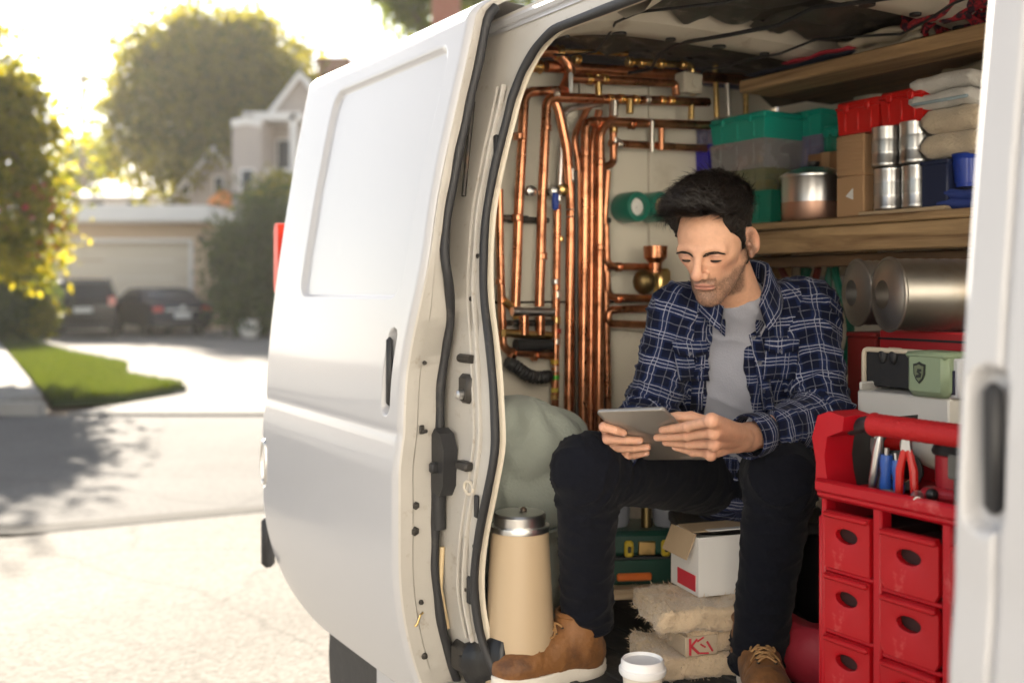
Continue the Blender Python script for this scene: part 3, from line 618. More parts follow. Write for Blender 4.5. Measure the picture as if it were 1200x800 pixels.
# jamb fittings on the pillar face
def jamb(px, py, out=.0):
    p = on_v(px, py, VB + .05)
    for _ in range(6): p = on_v(px, py, side(0, p.z) - out)
    return p
p0, p1 = jamb(523, 400), jamb(523, 497)
B().box(((p0.x + p1.x) / 2, p0.y + .01, (p0.z + p1.z) / 2), (.012, .02, p0.z - p1.z), .004).build('reflector_strip', mat('reflector_red', (.45, .02, .03), .25, var=.1, coat=.5), van)
p = jamb(548, 455); lat = B().box((p.x, p.y - .004, p.z), (.052, .02, .066), .012).build('latch_plate', dark_metal, van)
B().lathe([(.011, 0), (.011, .012), (.006, .016)], 14, TM((p.x, p.y - .014, p.z - .012), rx=R(90))).build('striker', steel, lat)
p = jamb(548, 420); B().tube([(p.x - .028, p.y - .004, p.z), (p.x + .028, p.y - .004, p.z)], .010, 10).build('hinge_pin', dark_metal, van)
p = jamb(548, 545); B().box((p.x, p.y - .008, p.z), (.05, .024, .02), .005).build('hinge_pin', dark_metal, van)
p = jamb(528, 540); bk = B(); bk.prism([(-.026, -.07), (.012, -.075), (.03, -.05), (.034, .03), (.016, .065), (-.012, .075), (-.026, .06)], -.035, .0, TM((p.x, p.y, p.z))); bk.build('check_arm_bracket', black_plastic, van)
B().box((p.x - .004, p.y - .04, p.z - .012), (.018, .02, .024), .004).build('check_arm', black_plastic, van)
p = jamb(551, 571); B().tube([(p.x + .02 * math.cos(t), p.y - .004, p.z + .014 * math.sin(t)) for t in [k * .42 for k in range(15)]], .0035, 6, closed=True).build('cable_grommet', cream_metal, van)
pa, pb = jamb(521, 640), jamb(527, 735); B().tube([(pa.x, pa.y - .006, pa.z), ((pa.x + pb.x) / 2 + .003, pa.y - .01, (pa.z + pb.z) / 2), (pb.x, pb.y - .006, pb.z)], .006, 8).build('wiring_tube', mat('wire_cream', (.62, .48, .28), .5), van)
p = jamb(522, 590); B().tube([(p.x, p.y - .014, p.z + .05), (p.x, p.y - .018, p.z), (p.x - .004, p.y - .014, p.z - .055)], .017, 10).build('bump_stop', rubber, van)
p = jamb(530, 765); bs_ = B().box((p.x, p.y - .015, p.z), (.05, .04, .05), .014).build('lower_track_roller', rubber, van)
p = jamb(548, 770); B().box((p.x, p.y - .01, p.z), (.09, .03, .07), .012).build('sill_bracket', dark_metal, van)
p = jamb(556, 120); q = jamb(545, 230); B().tube([(p.x, p.y - .004, p.z), (q.x, q.y - .004, q.z)], .006, 8).build('jamb_rod', dark_metal, van)
for (px, py) in ((560, 300), (552, 350), (556, 640), (545, 690)): 
    p = jamb(px, py); B().lathe([(.006, 0), (.005, .003), (.001, .004)], 10, TM((p.x, p.y, p.z), rx=R(90))).build('rivet', dark_metal, van)
# pressed ridges and a folded flange that run down the pillar between the two seals
for du, rr_, fl in ((-.045, .007, .5), (-.075, .004, .8)):
    zs_ = np.linspace(.62, 1.86, 70)
    B().tube([(O_U0 + bow(z) * .8 + du + .002 * math.sin(z * 9), side(0, z) - .001, z) for z in zs_], [rr_ * (1 + .15 * math.sin(z * 37)) for z in zs_], 8, flat=fl).build('pillar_ridge', jamb_paint, van)
for zc_, h_ in ((1.72, .05), (1.52, .04), (.93, .05), (.74, .06)):
    B().box((O_U0 + bow(zc_) * .8 - .022, side(0, zc_) - .001, zc_), (.016, .008, h_), .003).build('access_plug', rubber if h_ > .045 else jamb_paint, van)
# sill step and rocker below the opening
B().box((.57, VB + .045, .47), (1.75, .12, .06), .012).build('sill', jamb_paint, van)
B().box((.57, VB + .0, .40), (1.75, .05, .12), .015).build('rocker', white_paint, van)

# ---- near door, right edge of the picture
def near_v(u, z): return prof(z) * .8 - .012 + .012 * np.clip((1.476 - u) / .012, 0, None) ** 2 + emboss(u, z, 1.503, 1.232, .021, .084, .02, .022, .005) + .008 * np.exp(-((u - 1.519) / .0035) ** 2)
nd = thing('cab_door', None, None); nd.parent = van; nd['label'] = 'white cab door at the right edge, out of focus'
Z = np.unique(np.concatenate([np.linspace(.45, 2.03, 130), np.linspace(1.1, 1.34, 60)]))
grid_obj('door_skin', np.linspace(1.464, 1.64, 110), Z, near_v, white_paint, nd)
grid_obj('door_skin', np.linspace(1.64, 2.5, 12), np.linspace(.45, 1.20, 50), near_v, white_paint, nd)
grid_obj('window_header', np.linspace(1.64, 2.5, 12), np.linspace(1.90, 2.03, 12), near_v, white_paint, nd)
clear_glass = bpy.data.materials.new('clear_glass'); clear_glass.use_nodes = True; N, L = clear_glass.node_tree.nodes, clear_glass.node_tree.links; N.clear()
o_ = N.new('ShaderNodeOutputMaterial'); t_ = N.new('ShaderNodeBsdfTransparent'); t_.inputs[0].default_value = (.93, .96, .95, 1); g_ = N.new('ShaderNodeBsdfGlossy'); g_.inputs['Roughness'].default_value = .02; f_ = N.new('ShaderNodeFresnel'); m_ = N.new('ShaderNodeMixShader')
L.new(f_.outputs[0], m_.inputs[0]); L.new(t_.outputs[0], m_.inputs[1]); L.new(g_.outputs[0], m_.inputs[2]); L.new(m_.outputs[0], o_.inputs[0])
grid_obj('door_window', np.linspace(1.64, 2.5, 6), np.linspace(1.20, 1.90, 12), lambda u, z: near_v(u, z) + .015, clear_glass, nd)  # unseen pane, added so daylight enters the bay
B().box((1.503, .003 + float(prof(1.232)) * .8, 1.232), (.024, .018, .138), .008).build('door_handle', black_plastic, nd)
# cab front, added unseen to admit light: windscreen, cowl, bonnet, far cab door
strip_obj('windscreen', [np.stack([np.full(12, u), np.linspace(.22, 1.68, 12), np.full(12, z)], 1) for u, z in ((2.50, 2.02), (2.85, 1.55), (3.10, 1.12))], clear_glass, van)
B().box((3.05, .95, .82), (.14, 1.45, .58), .03).box((3.35, .95, .72), (.6, 1.45, .5), .08).build('bonnet', white_paint, van)
B().box((2.1, 1.735, .78), (1.25, .03, .68)).build('far_cab_door', white_paint, van, False)
B().box((2.25, .95, .42), (1.6, 1.45, .06)).build('cab_floor', dark_metal, van, False)
for vv in (.55, 1.3):
    B().box((1.98, vv, .72), (.48, .48, .16), .05).box((1.80, vv, 1.08), (.14, .46, .62), .05).build('cab_seat', mat('seat_grey', (.08, .08, .085), .9, bump=.3, bs=120), van)
zs = np.linspace(.45, 2.0, 60)
strip_obj('edge_face', [np.stack([np.full_like(zs, 1.464), prof(zs) * .8 + .0, zs], 1), np.stack([np.full_like(zs, 1.462), prof(zs) * .8 + .05, zs], 1), np.stack([np.full_like(zs, 1.45), prof(zs) * .9 + VB, zs], 1)], jamb_paint, nd)
B().tube([(1.452, float(prof(z)) * .8 + .045, z) for z in zs], .015, 10).build('door_seal', rubber, nd)

# ---- rear corner: tail light, bumper, rear panel, wheel
zs = np.linspace(.45, 2.03, 60)
strip_obj('rear_panel', [np.stack([np.full_like(zs, -.955), [side(0, z) for z in zs], zs], 1), np.stack([np.full_like(zs, -.99), [side(0, z) + .06 for z in zs], zs], 1), np.stack([np.full_like(zs, -1.02), np.full_like(zs, .5), zs], 1), np.stack([np.full_like(zs, -1.02), np.full_like(zs, 1.4), zs], 1), np.stack([np.full_like(zs, -.86), np.full_like(zs, 1.72), zs], 1)], white_paint, van)
tl = on_v(317, 305, .03); zt0, zt1 = 1.385, 1.60
B().prism(rrect(-.992, -.950, zt0, zt1, .02), .066, .19, TM()).build('tail_light', mat('lens_red', (.62, .035, .012), .35, var=.1, coat=.0, spec=.15), van)
B().box((-.965, .04, .63), (.035, .04, .155), .012).box((-1.01, .66, .55), (.1, .9, .16), .03).build('rear_bumper', black_plastic, van)
B().box((-.955, .075, 1.06), (.02, .05, .025), .005).build('side_marker', MC['lens_red'], van)
for nm, uu in (('rear', -.47), ('front', 2.15)):
    for vv in (.26, 1.55):
        wl = B().lathe([(.2, -.1), (.3, -.1), (.325, -.07), (.325, .07), (.3, .1), (.2, .1)], 28, TM((uu, vv, .325), rx=R(90))).build('wheel', rubber, van)
        B().lathe([(.03, -.02), (.19, .03), (.205, .0), (.205, -.1)], 20, TM((uu, vv + (-.07 if vv < 1 else .07), .325), rx=R(90) * (1 if vv < 1 else -1))).build('rim', dark_metal, wl)
B().box((.6, .93, .36), (2.9, 1.3, .12)).build('underbody', dark_metal, van, False)
# roof and far side, outside and in
vr = np.linspace(0, 1, 24)
def roof_line(zoff): 
    pts = []
    for t in vr:
        v = .30 + t * (1.58 - .30); z = 2.035 + .115 * (1 - (2 * t - 1) ** 4) ; pts.append((v, z + zoff))
    return np.array(pts)
rl = roof_line(0)
strip_obj('roof', [np.stack([np.full(24, u), rl[:, 0], rl[:, 1]], 1) for u in (-1.0, -.2, .6, 1.4, 2.5)], white_paint, van)
rl = roof_line(-.035)
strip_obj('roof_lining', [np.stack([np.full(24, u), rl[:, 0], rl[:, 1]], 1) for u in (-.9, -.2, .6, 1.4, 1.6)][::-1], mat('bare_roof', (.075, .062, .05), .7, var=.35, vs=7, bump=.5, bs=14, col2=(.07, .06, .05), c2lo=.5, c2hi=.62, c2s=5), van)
strip_obj('header', [np.stack([np.linspace(-.86, 2.5, 30), np.full(30, v), np.full(30, z)], 1) for v, z in ((.255, 1.99), (.27, 2.03), (.30, 2.036))], white_paint, van)
B().tube([(u, .262, 2.012) for u in np.linspace(-.8, 2.4, 20)], .012, 8).build('drip_rail', white_paint, van)
B().box((.3, 1.735, 1.25), (2.4, .03, 1.6)).build('far_side', white_paint, van, False)

# ---- cargo bay
plank_dark = mat('floor_mat', (.028, .027, .026), .8, var=.3, vs=12, bump=.6, bs=40, col2=(.09, .08, .065), c2lo=.55, c2hi=.75, c2s=8)
B().box((.53, .94, FZ - .02), (1.96, 1.50, .04)).build('cargo_floor', plank_dark, van, False)
for k in range(14): B().box((.53, .22 + k * .105, FZ + .003), (1.84, .022, .006), .002).build('floor_rib', plank_dark, van)
PU = -.40                                       # the lined partition that carries the pipes
wall_panel = mat('lining_board', (.74, .68, .57), .6, var=.08, vs=3, bump=.2, bs=20, col2=(.46, .39, .29), c2lo=.58, c2hi=.8, c2s=3)
cuts_v = [.20, .52, .80, 1.06, 1.33, 1.60]; cuts_z = [FZ, .95, 1.36, 2.05]
for a in range(5):
    for c in range(3):
        v0, v1, z0, z1 = max(cuts_v[a], side(0, cuts_z[c + 1]) + .02), cuts_v[a + 1], cuts_z[c], cuts_z[c + 1]
        B().box((PU - .008, (v0 + v1) / 2, (z0 + z1) / 2), (.016, v1 - v0 - .005, z1 - z0 - .005), .003).build('lining_panel', wall_panel, van)
B().box((PU - .03, .98, 1.28), (.02, 1.24, 1.5)).build('partition', dark_metal, van, False)
for k in range(3): B().box((.57, 1.60, [.72, 1.15, 1.75][k]), (1.92, .016, [.36, .42, .62][k]), .004).build('side_lining_panel', wall_panel, van)
# ribs across the roof, pressed steel with holes shown as dark plugs
for k, u in enumerate((.02, .52, 1.02)):
    L_ = []
    for du, dz in ((-.065, .012), (-.058, -.035), (-.03, -.052), (.03, -.052), (.058, -.035), (.065, .012)):
        L_.append(np.stack([np.full(24, u + du), rl[:, 0], rl[:, 1] - .008 + dz + .0 * rl[:, 0]], 1))
    rb = strip_obj('roof_rib', L_[::-1], cream_metal, van, 40)
    for q in range(7):
        t = 3 + q * 3; B().lathe([(.001, .0), (.014 + .005 * (q % 2), .0), (.014 + .005 * (q % 2), -.006), (.001, -.006)], 12, TM((u, rl[t, 0], rl[t, 1] - .0605)), False, False).build('rib_hole', black_plastic, rb)
B().tube([(u, .36 + .0 * u, 2.06 - .01 * math.sin(u * 9)) for u in np.linspace(-.38, 1.4, 30)], .035, 8, flat=.5).build('side_rail', cream_metal, van)
B().tube([(u, 1.50, 2.065) for u in np.linspace(-.38, 1.4, 20)], .03, 8, flat=.5).build('side_rail', cream_metal, van)
# wiring along the roof, loose loops
gw = random.Random(12)
for k in range(3):
    v0 = .62 + .27 * k; pts = []
    for i in range(16):
        u = -.36 + i * .11; pts.append((u, v0 + .05 * math.sin(i * .9 + k) + .02 * gw.uniform(-1, 1), 2.085 - .02 - .03 * abs(math.sin(i * .7 + k * 1.3))))
    B().tube(pts, .0035 + .002 * (k % 2), 7).build('roof_wire', black_plastic, van)
# torn sheets of foil lining hanging between the ribs
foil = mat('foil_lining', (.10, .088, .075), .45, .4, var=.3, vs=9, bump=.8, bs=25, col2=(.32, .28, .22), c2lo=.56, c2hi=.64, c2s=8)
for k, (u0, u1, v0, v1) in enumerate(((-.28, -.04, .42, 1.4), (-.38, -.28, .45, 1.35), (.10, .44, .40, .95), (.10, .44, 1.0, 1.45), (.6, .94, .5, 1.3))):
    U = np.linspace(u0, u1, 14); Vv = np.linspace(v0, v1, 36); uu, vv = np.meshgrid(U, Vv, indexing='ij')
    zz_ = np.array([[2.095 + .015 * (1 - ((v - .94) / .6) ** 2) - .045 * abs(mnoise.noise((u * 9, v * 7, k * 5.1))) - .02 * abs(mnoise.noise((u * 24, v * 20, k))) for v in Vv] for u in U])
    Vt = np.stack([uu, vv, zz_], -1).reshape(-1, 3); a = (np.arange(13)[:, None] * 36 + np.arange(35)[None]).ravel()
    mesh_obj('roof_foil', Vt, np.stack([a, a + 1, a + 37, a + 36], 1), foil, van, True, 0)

# ================================================================ COPPER PIPEWORK on the partition
pw = vthing('pipework', 'copper pipework with brass fittings mounted on the cream van partition', 'pipes', PU, .9, 0)
def pp(px, py, off): p = on_u(px, py, PU + off); return Vector((off, p.y - .9, p.z))
def pipe(pts, wpx=10, off=.045, m=copper, rad=.03, nm='pipe', n=12):
    P = [pp(x, y, off) for x, y in pts]; r = wpx * 3.12 / FPX / 2
    return B().tube(fillet(P, rad, 6), r, n).build(nm, m, pw)
pipe([(585, 222), (586, 300), (590, 411), (648, 417)], 9, .04)
pipe([(604, 359), (608, 240), (615, 108), (665, 106)], 11, .05)
pipe([(632, 359), (635, 240), (641, 114), (830, 120)], 11, .07)
pipe([(655, 235), (659, 150), (662, 128), (705, 122)], 7, .035, steel)
pipe([(650, 505), (653, 240)], 9, .04)
pipe([(666, 508), (669, 240), (664, 172), (655, 130), (648, 112)], 11, .05)
pipe([(676, 508), (678, 190), (672, 160), (690, 125), (702, 118)], 8, .03)
pipe([(683, 508), (686, 142), (880, 149)], 11, .075)
pipe([(692, 508), (694, 168), (702, 130)], 9, .05)
pipe([(702, 505), (703, 152), (718, 140)], 11, .08)
pipe([(713, 500), (708, 260), (712, 200)], 9, .04)
pipe([(718, 112), (719, 192), (706, 196)], 9, .05)
pipe([(710, 262), (711, 312), (768, 313)], 9, .05)
pipe([(711, 318), (712, 348), (772, 350)], 9, .045)
pipe([(772, 361), (713, 363), (713, 379), (770, 381)], 9, .05)
pipe([(620, 62), (652, 60), (668, 78), (667, 92), (661, 104)], 13, .09)
pipe([(640, 78), (880, 94)], 14, .06, copper)
pipe([(665, 92), (792, 98), (792, 112)], 10, .10)
pipe([(660, 60), (735, 63)], 6, .10, brass)
pipe([(735, 72), (812, 77), (812, 112)], 8, .10, brass)
pipe([(700, 88), (702, 112)], 8, .1, brass)
pipe([(715, 168), (880, 177)], 9, .05)
pipe([(720, 118), (720, 136)], 9, .09, solder); pipe([(738, 116), (738, 133)], 9, .09, brass)
pipe([(764, 142), (764, 178)], 6, .09, solder); pipe([(775, 150), (775, 176)], 8, .07)
pipe([(810, 118), (810, 140)], 8, .07, brass); pipe([(838, 72), (840, 138)], 7, .06, brass); pipe([(852, 88), (854, 136)], 7, .06, solder); pipe([(874, 110), (874, 138)], 7, .06, brass)
pipe([(590, 390), (645, 393)], 9, .06, brass); pipe([(600, 365), (648, 366)], 10, .07, steel)
pipe([(614, 366), (614, 392)], 11, .065, copper); pipe([(633, 366), (633, 392)], 11, .065, copper)
pipe([(590, 352), (600, 360), (606, 372)], 9, .05, brass)
pipe([(675, 200), (676, 505)], 5, .10, dark_metal)
gp = random.Random(4)
def collar(px, py, wpx, hpx, off, m, horiz=False):
    a = pp(px, py, off); h = hpx * 3.12 / FPX / 2; r = wpx * 3.12 / FPX / 2
    d = Vector((0, h, 0)) if horiz else Vector((0, 0, h))
    B().tube([a - d, a - d * .7, a - d * .69, a + d * .69, a + d * .7, a + d], [r * .86, r, r * .84, r * .84, r, r * .86], 12).build('fitting', m, pw)
for x, y, w_, h_, o, m_ in ((608, 160, 14, 8, .05, copper), (606, 255, 14, 8, .05, copper), (635, 300, 14, 8, .07, copper), (640, 150, 14, 7, .07, copper), (686, 180, 14, 8, .075, copper), (703, 190, 14, 8, .08, copper),
                            (669, 205, 13, 18, .05, solder), (669, 250, 13, 10, .05, solder), (653, 345, 12, 10, .04, solder), (652, 375, 12, 8, .04, brass), (652, 400, 12, 7, .04, solder), (651, 432, 11, 7, .04, solder), (651, 330, 11, 6, .04, steel),
                            (657, 280, 9, 6, .04, brass), (650, 465, 11, 6, .04, brass), (586, 330, 12, 6, .04, copper), (719, 150, 12, 12, .05, brass), (720, 165, 12, 7, .05, solder), (703, 290, 14, 7, .08, copper), (686, 400, 14, 7, .075, copper)): collar(x, y, w_, h_, o, m_)
for x, y, w_, h_, o, m_ in ((650, 110, 15, 8, .07, solder), (690, 93, 13, 7, .10, brass), (708, 93, 13, 7, .10, brass), (715, 116, 12, 6, .075, brass), (728, 116, 12, 6, .075, brass), (745, 117, 12, 7, .075, brass), (758, 117, 12, 6, .075, solder), (776, 118, 12, 6, .075, brass),
                            (786, 118, 12, 6, .075, brass), (738, 73, 12, 8, .1, brass), (752, 74, 11, 6, .1, brass), (775, 75, 12, 8, .1, brass), (800, 76, 11, 6, .1, brass), (725, 169, 12, 6, .05, solder), (655, 62, 18, 10, .09, brass), (676, 70, 12, 8, .09, brass), (628, 78, 16, 16, .06, brass),
                            (700, 144, 14, 7, .075, copper), (740, 145, 14, 7, .075, copper), (725, 313, 12, 6, .05, copper), (724, 350, 12, 6, .045, copper), (626, 417, 12, 6, .04, copper), (600, 415, 12, 7, .04, copper)): collar(x, y, w_, h_, o, m_, True)
# wall clips and valves
for x0_, x1_, y in ((584, 616, 256), (638, 664, 226), (598, 640, 258), (678, 712, 258), (596, 650, 378)):
    a, c = pp(x0_, y, .022), pp(x1_, y, .022)
    B().box(((a.x + c.x) / 2, (a.y + c.y) / 2, (a.z + c.z) / 2), (.045, abs(c.y - a.y), .016), .004).build('pipe_clip', dark_metal, pw)
for x, y, m_ in ((650, 224, steel), (622, 224, steel), (660, 222, brass)):
    a = pp(x, y, .06); B().lathe([(.008, -.012), (.016, -.008), (.016, .008), (.008, .012)], 8, TM(a, ry=R(90))).build('valve_body', m_, pw)
a = pp(651, 236, .075); B().box(a, (.012, .022, .05), .005).build('valve_lever', mat('lever_blue', (.03, .07, .35), .4), pw)
a = pp(669, 97, .12); B().box(a, (.014, .014, .06), .006, TM((0, 0, 0))).build('valve_lever', mat('lever_white', (.7, .7, .68), .4), pw)
for (x, y, c_) in ((650, 424, (.55, .35, .05)), (651, 442, (.1, .45, .06)), (650, 457, (.5, .4, .06)), (653, 388, (.5, .06, .04))):
    collar(x, y, 11, 5, .041, mat('tape_%d' % y, c_, .5))
a = pp(807, 98, .11); hb_ = B().box(a, (.05, .075, .062), .006).build('regulator', mat('regulator_beige', (.58, .52, .42), .5, var=.1), pw)
B().lathe([(.016, 0), (.016, .004), (.001, .005)], 16, TM((a.x + .025, a.y + .005, a.z), ry=R(90))).build('dial', mat('dial_face', (.6, .55, .45), .3), hb_)
# copper funnel and brass valve near the shoulder
a = pp(768, 300, .09); B().lathe([(.018, -.05), (.020, -.02), (.034, -.005), (.036, .03), (.032, .03), (.024, .0)], 20, TM(a), True, False).build('copper_cup', copper, pw)
a = pp(755, 330, .08); B().sphere(a, .035, 16, (1, 1, 1.1)).build('brass_valve', mat('old_brass', (.20, .145, .065), .45, 1.0, var=.3, vs=12), pw)
a = pp(776, 332, .08); B().box(a, (.04, .05, .09), .01).build('valve_body', brass, pw)
# black corrugated sleeve under the manifold
pts = [pp(x, y, .05) for x, y in ((594, 424), (606, 430), (618, 440), (632, 443), (645, 440))]
pts = fillet(pts, .03, 6); B().tube(pts, [.016 + .004 * (i % 2) for i in range(len(pts))], 10).build('cable_sleeve', rubber, pw)
a, c = pp(604, 404, .05), pp(645, 404, .05); B().tube([a, c], .017, 12).build('rubber_sleeve', rubber, pw)
# ================================================================ WOODEN SHELVING on the far side
def woodmat(name, c1, c2, ax=0):
    m = bpy.data.materials.new(name); m.use_nodes = True; N, L = m.node_tree.nodes, m.node_tree.links; p = N['Principled BSDF']; p.inputs['Roughness'].default_value = .7
    tc = N.new('ShaderNodeTexCoord'); mp = N.new('ShaderNodeMapping'); s = [14, 14, 14]; s[ax] = 1.1; mp.inputs['Scale'].default_value = s; L.new(tc.outputs['Object'], mp.inputs[0])
    n = N.new('ShaderNodeTexNoise'); n.inputs['Scale'].default_value = 2.2; n.inputs['Detail'].default_value = 9; n.inputs['Roughness'].default_value = .65; n.inputs['Distortion'].default_value = .8; L.new(mp.outputs[0], n.inputs[0])
    r = N.new('ShaderNodeValToRGB'); e = r.color_ramp.elements; e[0].position = .32; e[0].color = (*c1, 1); e[1].position = .68; e[1].color = (*c2, 1); L.new(n.outputs[0], r.inputs[0]); L.new(r.outputs[0], p.inputs['Base Color'])
    b = N.new('ShaderNodeBump'); b.inputs['Strength'].default_value = .5; b.inputs['Distance'].default_value = .003; L.new(n.outputs[0], b.inputs['Height']); L.new(b.outputs[0], p.inputs['Normal']); MC[name] = m; return m
wood = woodmat('shelf_pine', (.17, .09, .04), (.52, .34, .17)); wood_d = woodmat('shelf_old', (.06, .032, .015), (.19, .105, .05))
VS = 1.19; ZL, ZU = 1.588, 1.972                # shelf fronts; top of the lower shelf, underside of the upper one
sh = vthing('shelving', 'rough wooden shelving along the far wall of the van', 'shelf', .6, VS, FZ)
def sb(nm, c, d, m=wood, bev=.004): return B().box((c[0] - .6, c[1] - VS, c[2] - FZ), d, bev).build(nm, m, sh)
for k in range(3): sb('lower_board', (.53, VS + .065 + k * .13, ZL - .011), (1.84, .126, .022), wood)
sb('front_beam', (.53, VS + .02, ZL - .058), (1.84, .04, .068), wood, .005)
sb('batten', (.53, VS + .06, ZL - .112), (1.82, .035, .034), wood_d)
for k in range(3): sb('upper_board', (.655, VS + .06 + k * .13, ZU + .018), (1.59, .126, .036), wood_d if k else wood)
for uu in (-.34, 1.35): 
    for vv in ((VS + .37,) if uu < 0 else (VS + .03, VS + .37)): sb('post', (uu, vv, (FZ + ZU) / 2), (.05, .05, ZU - FZ), wood)
for uu in (.04, .75): sb('bracket', (uu, VS + .2, ZL - .06), (.045, .32, .05), wood)

# ================================================================ BOXES ON THE LOWER SHELF
def clear(name, col, tr=.55): return mat(name, col, .14, var=.06, coat=.4, trans=tr, ior=1.15, rvar=.06)
teal = mat('lid_teal', (.008, .34, .26), .35, var=.1, coat=.1); violet = mat('lid_violet', (.035, .022, .40), .35, coat=.1); bluel = mat('lid_blue', (.006, .05, .55), .35, coat=.1); redp = mat('lid_red', (.55, .010, .008), .38, var=.1, coat=.1)
c_grey = clear('clear_grey', (.80, .78, .80), .72); c_viol = clear('clear_violet', (.50, .48, .78), .7); c_olive = clear('clear_olive', (.55, .55, .30), .7); c_green = clear('clear_green', (.03, .42, .28), .55)
card = mat('cardboard', (.42, .25, .13), .85, var=.12, vs=8, bump=.2, bs=50); card_d = mat('cardboard_brown', (.26, .13, .06), .85, var=.15, vs=8, bump=.2, bs=50)
STACK = {}
def ubox(px0, px1, v): return on_v(px0, 200, v).x, on_v(px1, 200, v).x
def hz(y0, y1, px, v): a, b_ = on_v(px, y0, v), on_v(px, y1, v); return a.z - b_.z
def storage_box(label, px0, px1, z0, h, v, dep, body, lid=None, lid_h=.3, name='storage_box', group='storage boxes on the lower shelf', full=False, rz=0):
    u0, u1 = ubox(px0, px1, v); W = u1 - u0
    t = vthing(name, label, 'box', (u0 + u1) / 2, v + dep / 2, z0, rz, group)
    bh = h * (1 - lid_h) if lid else h
    # hollow tray, walls tapering, contents inside
    V, F = [], []; a, d = W / 2, dep / 2; q = .93; th = .003
    ring = lambda x, y, z: [(-x, -y, z), (x, -y, z), (x, y, z), (-x, y, z)]
    V = ring(a * q, d * q, 0) + ring(a * .985, d * .985, bh) + ring(a * .985 - th, d * .985 - th, bh) + ring(a * q - th, d * q - th, .004)
    for k in range(3): F += [(k * 4 + i, k * 4 + (i + 1) % 4, k * 4 + 4 + (i + 1) % 4, k * 4 + 4 + i) for i in range(4)]
    F += [(3, 2, 1, 0), (12, 13, 14, 15)]
    B().add(V, F).build('tray', body, t, False)
    for sx in (-.6, 0, .6): B().box((sx * a, -d * .965, bh * .5), (.006, .006, bh * .75), .002).build('rib', body, t)
    g_ = random.Random(hash(label) % 999 if False else int(px0 * 7 + h * 1000))
    cm = [copper, brass, steel, black_plastic, card_d, MC.get('lid_red')]
    for k in range(5): B().box((g_.uniform(-.6, .6) * a, g_.uniform(-.6, .5) * d, .006 + bh * .3), (a * .5, d * .5, bh * g_.uniform(.3, .55)), .004).build('contents', g_.choice(cm), t)
    if lid:
        B().box((0, 0, bh + h * lid_h * .5), (W, dep, h * lid_h - .002), .005).box((0, 0, bh + .004), (W + .006, dep + .006, .007), .002).build('lid', lid, t)
        for sx in (-.5, .5): B().box((sx * a, -d - .004, bh + .002), (.018, .008, .022), .003).build('clip', lid, t)
    return t
v1 = VS + .035
zb = ZL + .001
# column of four at the head, from the shelf up
h1 = .096; h2 = .066; h3 = .088; h4 = .080
storage_box('green see-through box at shelf level behind the head', 828, 904, zb, h1, v1 + .0, .17, c_green)
storage_box('olive see-through box above the green box', 833, 897, zb + h1, h2, v1, .17, c_olive)
storage_box('grey see-through box between olive box and teal lidded box', 831, 896, zb + h1 + h2, h3, v1, .17, c_grey)
storage_box('teal box on top of the grey see-through box', 832, 896, zb + h1 + h2 + h3, h4, v1, .17, teal, teal, .25)
# left column, half hidden
storage_box('plain green box at the partition end of the lower shelf', 786, 824, zb, .118, v1 + .02, .15, c_green)
storage_box('small olive box under the violet box by the pipes', 789, 828, zb + .118, .064, v1 + .02, .15, c_olive)
storage_box('violet box by the copper pipes', 795, 830, zb + .182, .080, v1 + .02, .15, violet, violet, .2)
storage_box('grey violet see-through box on the violet box', 804, 833, zb + .262, .070, v1 + .02, .15, c_viol)
# right column behind the pot
storage_box('green see-through box low behind the steel pot', 906, 962, zb, .112, v1 + .16, .18, c_green)
storage_box('blue lidded flat box behind the steel pot lid', 898, 960, zb + .112, .060, v1 + .155, .19, bluel, bluel, .4)
storage_box('violet see-through box between the blue box and a teal lid', 897, 962, zb + .172, .090, v1 + .155, .19, c_viol)
storage_box('longer teal lidded box next to the red boxes', 895, 962, zb + .262, .078, v1 + .155, .19, teal, teal, .25)
storage_box('dark green box in the shadow beside the teal lidded boxes', 964, 984, zb + .201, .085, v1 + .17, .14, c_green, teal, .3)
t = vthing('cardboard_box', 'brown cardboard box half hidden behind the steel pot', 'box', *[(a + b_) / 2 for a, b_ in [ubox(952, 984, v1 + .12)]], v1 + .19, zb, 0)
B().box((0, 0, .10), (.14, .14, .20), .003).build('carton', card_d, t); B().box((0, -.071, .10), (.03, .002, .2)).build('tape', card, t)
# stainless pot with lid
p = on_v(941, 240, v1 + .02); t = vthing('steel_pot', 'lidded steel pot with a copper base band on the lower shelf', 'pot', p.x, v1 + .060, zb)
rp = .088
B().lathe([(rp * .95, 0), (rp, .006), (rp, .052)], 40, cap1=False).build('base_band', mat('copper_dull', (.50, .30, .22), .4, .9, var=.15, vs=8), t)
B().lathe([(rp, .052), (rp, .118), (rp * 1.03, .122)], 40, cap0=False, cap1=False).build('pot_wall', steel, t)
B().lathe([(rp * 1.05, .122), (rp * 1.05, .128), (rp * .8, .140), (rp * .5, .150), (.02, .152)], 40, cap0=True).build('pot_lid', steel, t)
B().lathe([(.008, .15), (.018, .16), (.018, .168), (.0, .17)], 14).build('knob', black_plastic, t)
